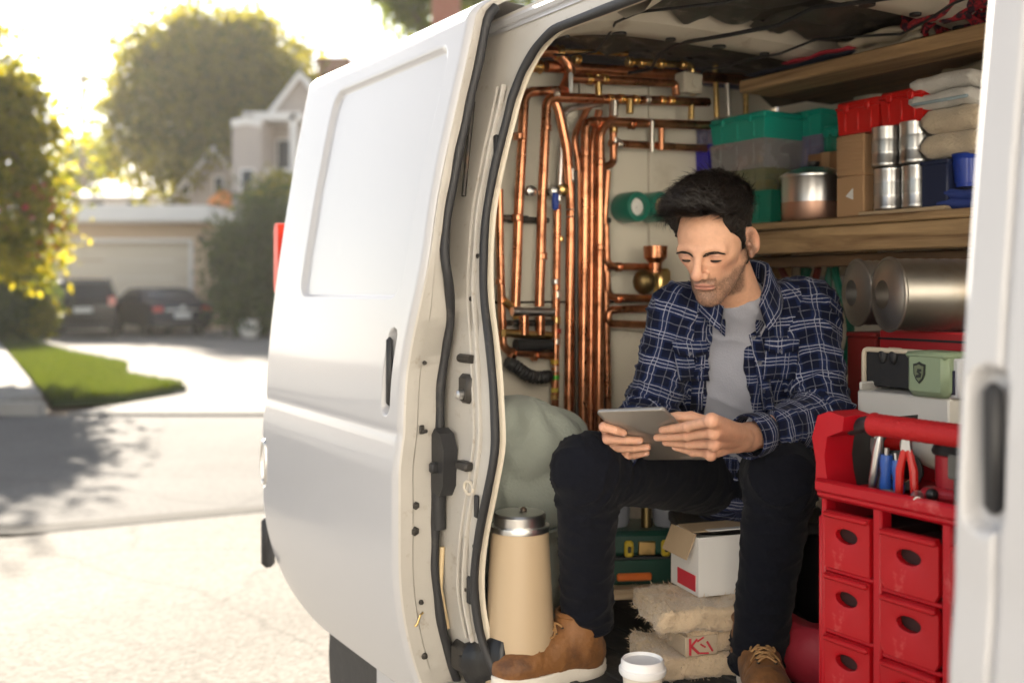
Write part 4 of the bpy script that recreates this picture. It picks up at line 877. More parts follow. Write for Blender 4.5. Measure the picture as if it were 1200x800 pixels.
# right group: cans in front of boxes
cw = ubox(1013, 1045, v1)[1] - ubox(1013, 1045, v1)[0]
def can(label, px0, px1, z0, h, v=v1 - .005):
    u0, u1 = ubox(px0, px1, v); r = (u1 - u0) / 2 * .97
    t = vthing('tin_can', label, 'can', (u0 + u1) / 2, v + r, z0, gp.random() * 6, 'tin cans on the lower shelf')
    B().lathe([(r * .96, 0), (r, .003), (r, .010), (r * .975, .013), (r * .975, h * .3), (r * .965, h * .32), (r * .975, h * .34), (r * .975, h * .66), (r * .965, h * .68), (r * .975, h * .7), (r * .975, h - .012), (r, h - .009), (r, h - .002), (r * .94, h - .002), (r * .93, h - .008)], 36).build('can_wall', steel, t)
    B().lathe([(r * .99, h * .36), (r * .992, h * .37), (r * .992, h * .63), (r * .99, h * .64)], 36, cap0=False, cap1=False).build('label_band', mat('tin_label', (.50, .50, .49), .3, .7, var=.25, vs=14), t)
hc = .108
can('lower left tin can beside the small carton', 1015, 1046, zb + .012, hc); can('lower right tin can beside the navy box', 1048, 1079, zb + .012, hc)
can('upper left tin can under the red box', 1013, 1043, zb + .012 + hc + .004, hc - .004); can('upper right tin can under the nearer red box', 1045, 1077, zb + .012 + hc + .004, hc - .002)
u0, u1 = ubox(1010, 1112, v1); t = vthing('board_offcut', 'thin pale wooden board under the tin cans', 'board', (u0 + u1) / 2, v1 + .08, zb); B().box((0, 0, .005), (u1 - u0, .19, .010), .002).build('board', woodmat('pale_ply', (.35, .24, .14), (.55, .42, .27)), t)
u0, u1 = ubox(980, 1012, v1); wv = u1 - u0
t = vthing('carton', 'small brown carton with a pale triangle at shelf level', 'carton', (u0 + u1) / 2, v1 + .07, zb); B().box((0, 0, .054), (wv, .14, .108), .003).build('carton_body', card, t)
B().add([(-.012, -.0705, .055), (.012, -.0705, .075), (.012, -.0705, .045)], [(0, 1, 2)]).add([(-.012, -.0725, .055), (.012, -.0725, .075), (.012, -.0725, .045)], [(0, 1, 2)]).build('triangle_print', trim, t, False)
t = vthing('carton', 'ridged tan carton between the small carton and the red box', 'carton', (u0 + u1) / 2, v1 + .07, zb + .109)
B().box((0, 0, .054), (wv, .14, .108), .003).build('carton_body', card, t)
for k in range(9): B().box((0, -.0705, .012 + k * .011), (wv * .96, .003, .006), .001).build('ridge', card, t)
u0, u1 = ubox(1014, 1078, v1); t = vthing('crate_wall', 'dark blue tray behind the tin cans', 'tray', (u0 + u1) / 2, v1 + .14, zb + .012); B().box((0, 0, .11), (u1 - u0, .07, .22), .004).build('tray_body', mat('navy_plastic', (.012, .02, .07), .35, coat=.3), t)
storage_box('red box furthest from the towels, above the tan carton', 980, 1030, zb + .219, .088, v1, .14, redp, redp, .25)
storage_box('nearer red box, beside the towels', 1031, 1081, zb + .226, .085, v1, .14, redp, redp, .25)
u0, u1 = ubox(1079, 1110, v1); t = vthing('navy_box', 'navy blue box between the tin cans and blue cup', 'box', (u0 + u1) / 2, v1 + .06, zb); B().box((0, 0, .058), (u1 - u0, .12, .115), .004).build('box_body', mat('navy_card', (.015, .022, .06), .5), t); B().box((0, 0, .118), (u1 - u0 + .006, .125, .012), .003).build('lid', MC['navy_card'], t)
def cloth_slab(name, label, cat, u, v, z, size, m, seed, folds=3, rz=0, parent=None, amp=.006):
    """folded textile: stacked soft layers, rounded at the fold"""
    t = vthing(name, label, cat, u, v, z, rz); L_, D_, H_ = size; lay = H_ / folds
    for k in range(folds):
        b = B(); nx, ny = 18, 10; V = []; F = []
        def surf(top):
            base = len(V)
            for i in range(nx + 1):
                for j in range(ny + 1):
                    x, y = -L_ / 2 + L_ * i / nx, -D_ / 2 + D_ * j / ny
                    e = min(i / 1.6, (nx - i) / 1.6, j / 1.6, (ny - j) / 1.6, 1); e = math.sin(min(1, e) * math.pi / 2) if e < 1 else 1
                    zc = lay * (k + .5); zz_ = zc + (1 if top else -1) * lay * .49 * (.25 + .75 * e) + amp * mnoise.noise((x * 14 + seed, y * 14, k * 2.3)) 
                    V.append((x + .004 * mnoise.noise((y * 20, zc * 9, seed + k)), y + .005 * mnoise.noise((x * 18, k * 3.1, seed)), zz_))
            return base
        bt = surf(True); bb_ = surf(False); w_ = ny + 1
        for i in range(nx):
            for j in range(ny):
                a = i * w_ + j; F.append((bt + a, bt + a + w_, bt + a + w_ + 1, bt + a + 1)); F.append((bb_ + a, bb_ + a + 1, bb_ + a + w_ + 1, bb_ + a + w_))
        rim = [(i, 0) for i in range(nx)] + [(nx, j) for j in range(ny)] + [(i, ny) for i in range(nx, 0, -1)] + [(0, j) for j in range(ny, 0, -1)]
        for q in range(len(rim)):
            a = rim[q][0] * w_ + rim[q][1]; c = rim[(q + 1) % len(rim)]; c = c[0] * w_ + c[1]; F.append((bt + a, bb_ + a, bb_ + c, bt + c))
        mesh_obj('fold', V, F, m, t, True, 0)
    return t
towel_c = mat('towel_cream', (.60, .49, .35), .95, var=.12, vs=25, bump=1.0, bs=160, sheen=.4); towel_w = mat('towel_white', (.62, .60, .56), .95, var=.1, vs=25, bump=1.0, bs=160, sheen=.4)
p = on_v(1115, 188, v1 + .03); cloth_slab('folded_towel', 'folded cream towel under the white towel on the shelf', 'towel', p.x + .01, v1 + .08, zb + .126, (.15, .16, .125), towel_c, 3, 2)
cloth_slab('folded_towel', 'folded white towel with a blue hem on top of the cream towel', 'towel', p.x - .005, v1 + .08, zb + .252, (.17, .18, .08), towel_w, 5, 2)
khaki = mat('canvas_khaki', (.25, .22, .16), .9, var=.2, vs=8, bump=.7, bs=90)
cloth_slab('canvas_bundle', 'khaki canvas bundle squeezed under the upper shelf', 'cloth', p.x + .02, v1 + .16, zb + .23, (.24, .12, .14), khaki, 9, 2, amp=.02)
p = on_v(1120, 232, v1); t = vthing('plastic_cup', 'blue plastic cup at the near end of the lower shelf', 'cup', p.x, v1 + .045, zb + .055)
B().lathe([(.026, 0), (.036, .075), (.039, .078), (.036, .08), (.03, .01)], 24).build('cup_wall', mat('cup_blue', (.015, .05, .36), .35, coat=.3), t)
cloth_slab('blue_rag', 'crumpled blue rag under the blue cup', 'rag', p.x - .0, v1 + .05, zb, (.11, .10, .055), mat('rag_blue', (.03, .055, .24), .9, var=.3, vs=12, bump=.7, bs=60), 13, 2, amp=.018)
for o in COL.objects:
    if o.get('label', '').startswith('folded white towel'):
        B().box((0, -.09, .012), (.16, .008, .008), .003).build('hem', mat('hem_blue', (.33, .42, .47), .9), o)

# ================================================================ ON THE UPPER SHELF
zu = ZU + .037
def rope_coil(name, label, u, v, z, R0, cols, seed, turns=9, rr=.009):
    t = vthing(name, label, 'rope', u, v, z); g_ = random.Random(seed)
    for k in range(turns):
        pts = []; ph = g_.random() * 6; a = R0 * g_.uniform(.55, 1.0); bq = a * g_.uniform(.4, .7); tilt = g_.uniform(-.7, .7); zc = rr + .012 * k * .8 + .02
        for i in range(40):
            q = 2 * math.pi * i / 40; x, y = a * math.cos(q + ph), bq * math.sin(q + ph); zz_ = zc + .022 * math.sin(q * 2 + ph) + tilt * y * .5 + .006 * math.sin(q * 7 + k)
            pts.append((x + .006 * math.sin(q * 9 + k), y + .05 * math.sin(k), max(rr, zz_)))
        B().tube(pts, [rr * (1 + .12 * math.sin(i * 2.2)) for i in range(40)], 8, closed=True).build('loop', cols[k % len(cols)], t)
    return t
def ropemat(name, c1, c2):
    m = mat(name, c1, .8, var=.2, vs=60, bump=.8, bs=150, col2=c2, c2lo=.48, c2hi=.52, c2s=55); return m
rp1, rp2 = ropemat('rope_red', (.42, .02, .035), (.03, .01, .02)), ropemat('rope_dark', (.05, .012, .03), (.40, .03, .04))
p = on_v(1118, 40, VS + .05); rope_coil('rope_coil', 'tangled red and black rope on the upper shelf', p.x - .02, VS + .10, zu, .13, [rp1, rp2, rp1], 3, 16, .010)
p = on_v(1030, 60, VS + .05); cloth_slab('plastic_sheet', 'crumpled cream plastic sheet beside the rope', 'sheet', p.x, VS + .14, zu, (.26, .2, .06), mat('sheet_cream', (.50, .44, .34), .4, var=.2, vs=9, bump=.6, bs=20), 21, 2, amp=.022)
p = on_v(955, 80, VS + .03); cloth_slab('red_cloth', 'red cloth folded flat on the upper shelf', 'cloth', p.x, VS + .10, zu + .022, (.24, .15, .014), mat('cloth_red', (.42, .03, .05), .85, var=.2, bump=.5, bs=90), 22, 1, amp=.008)
p = on_v(925, 88, VS + .03); cloth_slab('black_cloth', 'dark navy cloth under the red cloth', 'cloth', p.x + .03, VS + .11, zu, (.40, .19, .02), mat('cloth_navy', (.02, .022, .04), .85, var=.2, bump=.5, bs=90), 23, 2, amp=.006)

# ================================================================ GREEN TAPE REELS on the wall
for k, (px, py, lab) in enumerate(((740, 243, 'green reel with a white hub hanging by the copper pipes'), (768, 243, 'green reel half hidden behind the hair'))):
    p = on_u(px, py, PU + .05); t = vthing('tape_reel', lab, 'reel', PU + .002, p.y, p.z, 0, 'green reels on the partition'); r = .046
    B().lathe([(r * .5, 0), (r * .92, .0), (r, .012), (r, .075), (r * .92, .085), (r * .62, .085), (r * .6, .06)], 32, TM(ry=R(90)), True, False).build('reel_rim', mat('reel_green', (.008, .16, .11), .35, var=.15, coat=.3), t)
    B().lathe([(r * .6, .066), (r * .55, .072), (.004, .074)], 24, TM(ry=R(90))).lathe([(.006, .074), (.006, .082), (.003, .084)], 12, TM(ry=R(90))).build('hub', mat('hub_white' if k == 0 else 'hub_tan', (.80, .78, .74) if k == 0 else (.5, .36, .2), .6, var=.1, bump=.3, bs=60), t)

# ================================================================ BELOW THE LOWER SHELF
def reel(name, label, px, py, v0, length, rr, m, inner=True):
    p = on_v(px, py, v0); t = vthing(name, label, 'duct', p.x, v0, p.z - rr, R(-24), 'metal duct rolls under the shelf')
    M = TM((0, 0, rr), rx=R(-90))
    b = B(); pr_ = [(rr * .40, -.012), (rr * .60, -.010), (rr * .97, .0)]
    for k in range(26): z = length * k / 25; pr_ += [(rr * (1 if k % 2 else .985), z + .001)]
    b.lathe(pr_ + [(rr * .5, length)], 44, M, False, True); b.build('duct_wall', m, t)
    B().lathe([(rr * .40, -.012), (rr * .38, .03), (rr * .2, .05), (.002, .055)], 32, M, False, False).build('duct_mouth', m, t)
    B().tube([M @ Vector((rr * .99 * math.cos(a), rr * .99 * math.sin(a), .004)) for a in [k * 2 * math.pi / 40 for k in range(40)]], .005, 8, closed=True).build('rolled_edge', m, t); return t
galv2 = mat('duct_metal', (.40, .37, .33), .42, 1.0, var=.2, vs=9, col2=(.32, .27, .21), c2lo=.5, c2hi=.7, c2s=5, rvar=.14)
p = on_v(1070, 344, VS - .04); zshelf2 = None
reel('metal_duct', 'nearer spiral metal duct roll under the lower shelf', 1040, 345, VS - .30, .36, .078, galv2)
reel('metal_duct', 'darker metal duct roll behind the nearer one', 1003, 343, VS - .10, .26, .080, dark_metal if False else mat('duct_dull', (.30, .29, .28), .45, .9, var=.2, vs=8))
zr0 = on_v(1040, 345, VS - .30).z - .085
# red flat cases that carry the ducts, on a plywood locker
lk = vthing('plywood_locker', 'plywood locker behind the red tool chest', 'locker', .93, 1.02, FZ); zl = 1.075 - FZ
B().box((0, 0, zl / 2), (.62, .36, zl), .004).build('locker_body', woodmat('locker_ply', (.30, .20, .11), (.48, .34, .20)), lk)
for k in (-.15, .15): dd_ = B().box((k, -.185, zl / 2), (.28, .012, zl - .05), .003).build('locker_door', MC['locker_ply'], lk); B().sphere((k * .2, -.2, zl * .6), .012).build('knob', steel, dd_)
def cbox(name, label, cat, px0, px1, y0, y1, v, dep, m, z0=None, parts=None, bev=.004):
    a, b_ = on_v(px0, y1, v), on_v(px1, y1, v); zt = on_v((px0 + px1) / 2, y0, v).z; zb_ = z0 if z0 is not None else on_v((px0 + px1) / 2, y1, v).z
    t = vthing(name, label, cat, (a.x + b_.x) / 2, v + dep / 2, zb_); B().box((0, 0, (zt - zb_) / 2), (b_.x - a.x, dep, zt - zb_), bev).build('case_body', m, t); return t, b_.x - a.x, zt - zb_
red_d = mat('case_red', (.42, .02, .025), .4, var=.15, coat=.2)
zk = 1.0755
t, w_, h_ = cbox('red_case', 'flat red case with a pale tag under the nearer duct', 'case', 1030, 1135, 388, 432, 1.0, .20, red_d, zk)
B().box((-w_ * .30, -.102, h_ * .72), (.035, .004, .05), .001).build('tag', mat('tag_cream', (.6, .5, .38), .7), t); B().box((0, -.1, h_ - .02), (w_, .006, .005)).build('lid_seam', black_plastic, t)
t, w_, h_ = cbox('red_case', 'dark red case beside the shirt sleeve', 'case', 992, 1026, 395, 440, 1.08, .2, mat('case_maroon', (.25, .02, .02), .5), zk)
B().box((0, 0, h_ + .006), (w_ + .004, .204, .012), .003).build('lid', MC['case_maroon'], t)
# open black case with cream rim, green tin with shield, white tray
vc = .875
a, b_ = on_v(1008, 470, vc), on_v(1090, 470, vc); zt = on_v(1030, 408, vc).z; zb2 = 1.0755
wt_, w3, h3_ = cbox('white_tray', 'white plastic tray on the locker, under the black case', 'tray', 1004, 1112, 462, 490, vc - .035, .24, mat('tray_white', (.62, .60, .56), .4, var=.08), zb2)
for sx in (-1, 1): B().box((sx * (w3 / 2 - .004), 0, h3_ + .008), (.008, .23, .018), .003).build('tray_rim', MC['tray_white'], wt_)
zt0 = zb2 + h3_ + .001
t = vthing('equipment_case', 'black equipment case with a cream rim behind the handle', 'case', (a.x + b_.x) / 2, vc + .06, zt0); W_ = b_.x - a.x; H_ = zt - zt0
B().box((0, .0, H_ / 2), (W_ - .012, .10, H_ - .01), .004).build('case_body', mat('case_black', (.018, .018, .02), .6, var=.2, bump=.3, bs=60), t)
B().tube(fillet([(-W_ / 2 + .02, -.052, .004), (-W_ / 2 + .004, -.052, .006), (-W_ / 2 + .004, -.052, H_ - .004), (W_ / 2, -.052, H_ - .004)], .012), .0055, 8).build('case_rim', mat('rim_cream', (.62, .54, .42), .5), t)
for k in (0, 1): B().sphere((-W_ * .2 + k * .028, -.053, H_ * .82), .013, 12, (.8, .4, 1.3)).build('rubber_foot', rubber, t)
a, b_ = on_v(1058, 470, vc - .06), on_v(1106, 470, vc - .06); zt = on_v(1082, 412, vc - .06).z
t = vthing('green_tin', 'pale green tin with a dark shield emblem', 'tin', (a.x + b_.x) / 2, vc - .012, zt0); W_ = b_.x - a.x; H_ = zt - zt0
B().box((0, 0, H_ / 2), (W_, .085, H_), .012).build('tin_body', mat('tin_green', (.26, .33, .21), .45, var=.08, vs=6), t); B().box((0, 0, H_ - .008), (W_ + .003, .088, .014), .006).build('tin_lid', MC['tin_green'], t)
shp = [(-.014, .018), (-.006, .020), (0, .023), (.006, .020), (.014, .018), (.013, -.002), (.008, -.013), (0, -.021), (-.008, -.013), (-.013, -.002)]
e = B().prism(shp, -.0455, -.043, TM((-W_ * .12, 0, H_ * .52))).build('shield_emblem', mat('shield_black', (.02, .025, .02), .5), t)
B().prism([(x * .78, z * .78) for x, z in shp], -.0465, -.0456, TM((-W_ * .12, 0, H_ * .52))).build('shield_field', mat('shield_olive', (.14, .17, .10), .5), e)
sb_ = [(-.006, -.010), (-.006, -.004), (.002, -.002), (-.004, .002), (-.002, .009), (.007, .009), (.007, .004), (.002, .003), (.007, -.001), (.005, -.008)]
B().prism(sb_, -.0474, -.0466, TM((-W_ * .12, 0, H_ * .52))).build('shield_mark', MC['shield_black'], e)
t, w_, h_ = cbox('paper_stack', 'white paper folder standing at the right of the green tin', 'folder', 1106, 1124, 420, 482, vc - .03, .10, mat('folder_white', (.60, .60, .62), .7), zt0)
B().box((0, -.052, h_ * .4), (w_ * .5, .004, h_ * .6)).build('spine', mat('folder_navy', (.03, .03, .06), .6), t)
# green hoses hanging under the shelf
t = vthing('garden_hose', 'green hoses bundled under the lower shelf beside the shoulder', 'hose', on_v(950, 315, 1.34).x, 1.34, 1.18)
for k in range(6):
    pts = [(-.12 + .05 * k + .03 * math.sin(i * .5 + k), .02 * math.sin(k * 2 + i * .3), .28 - .028 * i + .0) for i in range(11)]
    B().tube(pts, .011, 8).build('hose', mat('hose_green', (.01, .13, .08), .4) if k % 3 else mat('hose_red', (.2, .04, .03), .4), t)

# ================================================================ RED TOOL CHEST
tc_red = mat('chest_red', (.42, .002, .010), .45, var=.12, vs=5, coat=.08, spec=.35, bump=.08, bs=40, col2=(.56, .10, .10), c2lo=.60, c2hi=.72, c2s=13)
tc_red2 = mat('drawer_red', (.40, .002, .007), .5, var=.12, vs=6, coat=.05, spec=.35, bump=.15, bs=50, col2=(.54, .09, .085), c2lo=.60, c2hi=.74, c2s=16)
CU0, CV0 = .815, .50; CW, CD = .405, .25
ct = vthing('tool_chest', 'red plastic tool chest with small drawers and a carry tray on top', 'tool chest', CU0 + CW / 2, CV0 + CD / 2, FZ)
ztray = 1.028 - FZ
def cx(u): return u - CW / 2
colx = [(.012, .118), (.138, .258), (.278, .393)]
hw = CD / 2
# frame: uprights, rails, sides, back
for (a, b_) in ((0, .012), (.118, .138), (.258, .278), (.393, .405)): B().box((cx((a + b_) / 2), -hw + .015, ztray / 2), (b_ - a, .03, ztray), .004).build('upright', tc_red, ct)
for sx in (-1, 1): B().box((sx * (CW / 2 - .004), .015, ztray / 2), (.008, CD - .03, ztray - .002), .003).build('side_panel', tc_red, ct)
B().box((0, hw - .005, ztray / 2), (CW - .018, .01, ztray - .004)).build('back_panel', tc_red, ct, False)
B().box((cx(-.006), -hw + .03, ztray * .48), (.012, .05, ztray * .86), .005).build('corner_rib', tc_red, ct)
B().box((0, 0, ztray - .002), (CW + .012, CD + .014, .018), .006).build('tray_floor', tc_red, ct)
rows = 4; rh = (ztray - .045) / rows * 1.0
for c, (a, b_) in enumerate(colx):
    drop = 0 if c == 0 else .008
    for r_ in range(rows):
        zt = ztray - .030 - drop - r_ * rh; z0 = zt - rh + .010; wd = b_ - a - .004; hh = zt - z0
        B().box((cx((a + b_) / 2), -hw + .016, z0 - .006), (b_ - a, .028, .008), .002).build('rail', tc_red, ct)
        d = bpy.data.objects.new('drawer', None); COL.objects.link(d); d.parent = ct; d.location = (cx((a + b_) / 2), -hw - .004, (zt + z0) / 2)
        # front with an oval finger hole: ring of quads from the hole to the edge
        n_ = 32; V = []; F = []
        hx, hz_ = wd / 2, hh / 2
        ox, oz = .025, .0145; zc = hh * .12
        for dep in (0, .012):
            for ring_ in (0, 1, 2):
                for k in range(n_):
                    an = 2 * math.pi * k / n_; ca, sa = math.cos(an), math.sin(an)
                    if ring_ == 0: V.append((ox * ca, dep, zc + oz * sa * (1 if sa < 0 else .85)))
                    elif ring_ == 1: V.append((ox * 1.22 * ca, dep - (.002 if dep == 0 else 0), zc + oz * 1.3 * sa))
                    else:
                        s_ = 1 / max(abs(ca) / hx, abs(sa) / hz_); V.append((ca * s_, dep, sa * s_))
        for q in (0, 1):
            for k in range(n_):
                a0, a1 = q * n_ + k, q * n_ + (k + 1) % n_
                F.append((a0, a0 + n_, a1 + n_, a1)); F.append((a0 + 3 * n_, a1 + 3 * n_, a1 + 4 * n_, a0 + 4 * n_))
        for k in range(n_):
            k1 = (k + 1) % n_; F.append((k, k1, k1 + 3 * n_, k + 3 * n_)); F.append((2 * n_ + k, 5 * n_ + k, 5 * n_ + k1, 2 * n_ + k1))
        mesh_obj('drawer_front', V, F, tc_red2, d, True, 35)
        B().box((0, -.004, hh / 2 - .006), (wd * .98, .008, .010), .003).build('lip', tc_red2, d)
        B().box((0, .10, -hh * .1), (wd - .004, .17, hh * .75)).build('bin', mat('bin_dark', (.03, .006, .006), .8), d, False)
# carry tray: front wall with big opening, side horns, tube handle with red grip
zt = ztray + .007; zhd = 1.158 - FZ
B().box((0, -hw - .004, zt + .006), (CW + .012, .018, .026), .006).build('tray_lip', tc_red, ct)
B().box((0, hw - .008, zt + .03), (CW, .014, .07), .004).build('tray_back', tc_red, ct)
prof_h = [(-.012, 0), (.022, 0), (.014, .03), (.010, .06), (.016, .095), (.052, .110), (.056, .136), (.02, .142), (-.006, .132), (-.020, .09), (-.010, .045)]
for sx in (-1, 1):
    M = TM((sx * (CW / 2 - .002), 0, zt)) @ (Matrix.Identity(4) if sx < 0 else Matrix.Scale(-1, 4, (1, 0, 0)))
    hb_ = B(); hb_.prism(prof_h, -hw - .002, -hw + .07, M); hb_.build('horn', tc_red, ct, True, 30)
    hb_ = B(); hb_.prism([(x * .8, z * .85) for x, z in prof_h[:5] + prof_h[7:]], -hw + .07, hw - .002, M); hb_.build('horn_web', mat('chest_dark', (.03, .028, .028), .6), ct, True, 30)
yh = -hw + .04
B().tube([(-CW / 2 + .035, yh, zhd - .012), (-CW / 2 + .075, yh, zhd), (CW / 2 - .075, yh, zhd), (CW / 2 - .035, yh, zhd - .012)], .0145, 14).build('handle_bar', black_plastic, ct)
gpts = [(-CW / 2 + .085 + i * (CW - .17) / 40, yh, zhd) for i in range(41)]
B().tube(gpts, [.019 + .0012 * (i % 2) + (.0015 if i in (0, 1, 39, 40) else 0) for i in range(41)], 18).build('handle_grip', mat('grip_red', (.46, .008, .01), .6, var=.1, bump=.6, bs=220), ct)
# things lying in the tray
zT = FZ + ztray + .008
def intray(u, v): return CU0 + u, CV0 + v
t = vthing('cordless_drill', 'red and black power drill lying in the tool chest tray', 'drill', *intray(.20, .11), zT, R(20)); dr_red = mat('drill_red', (.40, .02, .03), .4, coat=.2)
B().lathe([(.028, 0), (.030, .03), (.030, .075), (.026, .08)], 20, TM((0, 0, .0))).build('motor_housing', dr_red, t); B().lathe([(.034, .078), (.036, .084), (.030, .098), (.012, .10)], 20).build('collar', black_plastic, t)
B().box((0, -.005, .108), (.10, .045, .026), .008).build('top_handle', dr_red, t); B().box((.02, -.03, .012), (.13, .04, .022), .008).build('foot', dr_red, t); B().sphere((-.02, -.052, .014), .011).build('trigger', mat('trigger_black', (.015, .015, .015), .3), t); B().box((.05, -.01, .07), (.05, .03, .03), .008).build('vent', black_plastic, t)
t = vthing('caulk_bottle', 'white plastic bottle lying across the tool chest tray', 'bottle', *intray(.16, .19), zT + .07, R(8))
B().lathe([(.012, -.12), (.014, -.1), (.03, -.08), (.038, -.05), (.038, .07), (.03, .085)], 24, TM(ry=R(90))).build('bottle_body', mat('bottle_white', (.66, .62, .54), .4, var=.05), t); B().lathe([(.013, -.15), (.013, -.118)], 14, TM(ry=R(90))).build('cap', redp, t)
t = vthing('foam_block', 'cream box standing at the back of the tool chest tray', 'box', *intray(.15, .225), zT, 0); B().box((0, 0, .055), (.14, .03, .11), .006).build('block', mat('cream_foam', (.60, .53, .40), .8), t); B().box((0, -.016, .05), (.06, .004, .03), .001).build('sticker', trim, t)
for k, (u, v, h, tilt, lab, c_) in enumerate(((.075, .05, .115, .18, 'chrome screwdriver with a red tip leaning in the tray corner', 'chrome'), (.06, .09, .09, -.1, 'grey handled tool next to the chrome screwdriver', 'grey'), (.105, .05, .07, .05, 'left blue handled tool in the tray', 'blue'), (.128, .06, .062, -.12, 'right blue handled tool in the tray', 'blue'))):
    t = vthing('hand_tool', lab, 'tool', *intray(u, v), zT, 0, 'hand tools in the tray'); M = TM(ry=tilt)
    if c_ == 'chrome':
        B().lathe([(.006, 0), (.008, .02), (.0085, .08), (.006, .1), (.004, .115)], 12, M).build('shank', steel, t); B().sphere((0, 0, .118), .006, 10, M=M).build('tip', redp, t)
    else:
        mm = mat('tool_blue', (.02, .09, .38), .4, coat=.3) if c_ == 'blue' else mat('tool_grey', (.16, .16, .16), .5)
        B().lathe([(.008, 0), (.011, .015), (.009, h * .5), (.012, h * .8), (.010, h)], 12, M).build('grip', mm, t); B().lathe([(.004, -.0), (.004, .012)], 8, M @ TM((0, 0, h))).build('blade', steel, t)
t = vthing('wrench', 'pale green steel wrench lying flat at the tray lip', 'wrench', *intray(.075, .022), zT + .0, R(5)); B().box((0, 0, .006), (.09, .016, .008), .003).build('shaft', mat('wrench_green', (.35, .40, .32), .4, .5), t); B().lathe([(.009, 0), (.016, 0), (.016, .01), (.009, .01), (.009, 0)], 16, TM((.05, 0, .001)), False, False).build('jaw', MC['wrench_green'], t)
t = vthing('pliers', 'red handled pliers leaning in the tray between the drill and blue tools', 'pliers', *intray(.155, .045), zT, R(15))
for sx in (-1, 1): B().tube([(sx * .004, 0, .085), (sx * .012, 0, .05), (sx * .014, 0, .005)], [.006, .0075, .007], 8).build('grip', redp, t)
B().prism([(-.009, .083), (.009, .083), (.005, .118), (-.005, .118)], -.005, .005).build('jaw', steel, t)
t = vthing('tape_roll', 'black tape roll standing in the tray behind the blue tools', 'tape', *intray(.10, .10), zT, R(30)); B().lathe([(.022, -.012), (.036, -.012), (.036, .012), (.022, .012), (.022, -.012)], 28, TM((0, 0, .036), rx=R(80)), False, False).build('roll', rubber, t); B().lathe([(.0205, -.0125), (.022, -.0125), (.022, .0125), (.0205, .0125), (.0205, -.0125)], 28, TM((0, 0, .036), rx=R(80)), False, False).build('core', card, t)
t = vthing('spanner', 'chrome spanner lying over the white bottle', 'wrench', *intray(.13, .16), zT + .108, R(12)); B().box((0, 0, .004), (.16, .014, .006), .002).build('shaft', steel, t); B().lathe([(.009, 0), (.017, 0), (.017, .009), (.009, .009), (.009, 0)], 6, TM((.088, 0, 0)), False, False).build('ring', steel, t)
t = vthing('spray_can', 'dark red canister standing beside the drill', 'canister', *intray(.245, .15), zT, 0); B().lathe([(.024, 0), (.026, .004), (.026, .09), (.018, .10), (.016, .112), (.012, .116)], 24).build('can_body', dr_red, t); B().lathe([(.012, .114), (.012, .13), (.008, .134)], 14).build('cap', black_plastic, t)
t = vthing('socket', 'steel socket lying near the tray lip', 'socket', *intray(.19, .028), zT, R(40)); B().lathe([(.006, 0), (.011, 0), (.011, .03), (.008, .034), (.008, .045), (.005, .045), (.005, .01)], 16, TM((0, 0, .0115), rx=R(90)), False, False).build('socket_body', steel, t)
t = vthing('grey_pouch', 'dark grey pouch at the near end of the tray', 'pouch', *intray(.30, .06), zT, 0); B().box((0, 0, .05), (.08, .1, .10), .02).build('pouch_body', mat('pouch_grey', (.10, .095, .085), .8, var=.2, bump=.5, bs=60), t); B().box((0, -.052, .075), (.07, .006, .04), .003).build('flap', MC['pouch_grey'], t)

# ================================================================ ON THE CARGO FLOOR
# beige canister with steel lid
p = at(609, 700, 2.36); q = vl(p); t = vthing('insulated_canister', 'beige tapered canister with a steel lid behind the left boot', 'canister', q.x, q.y, FZ); hc_ = .352
B().lathe([(.078, 0), (.081, .006), (.080, .03), (.074, .15), (.067, .28), (.0645, hc_ - .02)], 48, cap1=True).build('canister_body', mat('canister_beige', (.45, .34, .22), .42, var=.03, vs=3, coat=.15), t)
B().lathe([(.0665, hc_ - .02), (.067, hc_ - .014), (.066, hc_ - .008)], 48).build('rim', steel, t)
B().lathe([(.057, hc_ - .008), (.058, hc_ + .014), (.054, hc_ + .019), (.004, hc_ + .020)], 40).build('lid', steel, t); B().sphere((0, .01, hc_ + .022), .008, 10).build('knob', dark_metal, t)
# grey green sack behind it
q = vl(at(617, 600, 2.64)); sk = vthing('cloth_sack', 'large grey green sack slumped behind the canister', 'sack', q.x, q.y, FZ, 0)
N1, N2 = 72, 40; V = []; F = []
for j in range(N2 + 1):
    t_ = j / N2; z = .60 * math.sin(t_ * math.pi / 2); prof_r = (.80 + .25 * math.sin(t_ * 2.6)) * (1 - t_ ** 3.2) ** .55 if t_ < 1 else 0
    for i in range(N1):
        a = 2 * math.pi * i / N1; r_ = prof_r * (1 + .08 * mnoise.noise((math.cos(a) * 1.4, math.sin(a) * 1.4, z * 3)) ) 
        fold = .034 * (1 - abs(mnoise.noise((math.cos(a) * 2.2 + z * 3, math.sin(a) * 2.2, z * 7.5)))) ** 3 * (1 if t_ < .93 else .2)
        V.append(((.165 * r_ - fold) * math.cos(a), (.20 * r_ - fold) * math.sin(a), z - .03 * max(0, math.sin(a)) * t_))
for j in range(N2):
    for i in range(N1): F.append((j * N1 + i, j * N1 + (i + 1) % N1, (j + 1) * N1 + (i + 1) % N1, (j + 1) * N1 + i))
mesh_obj('sack_cloth', V, F, mat('sack_green', (.30, .33, .29), .85, var=.1, vs=6, bump=.5, bs=120, sheen=.2), sk, True, 0)
B().tube([(.15 * math.cos(a), .183 * math.sin(a), .30 + .01 * math.sin(3 * a)) for a in [k * 2 * math.pi / 48 for k in range(48)]], .006, 8, closed=True).build('seam', MC['sack_green'], sk)
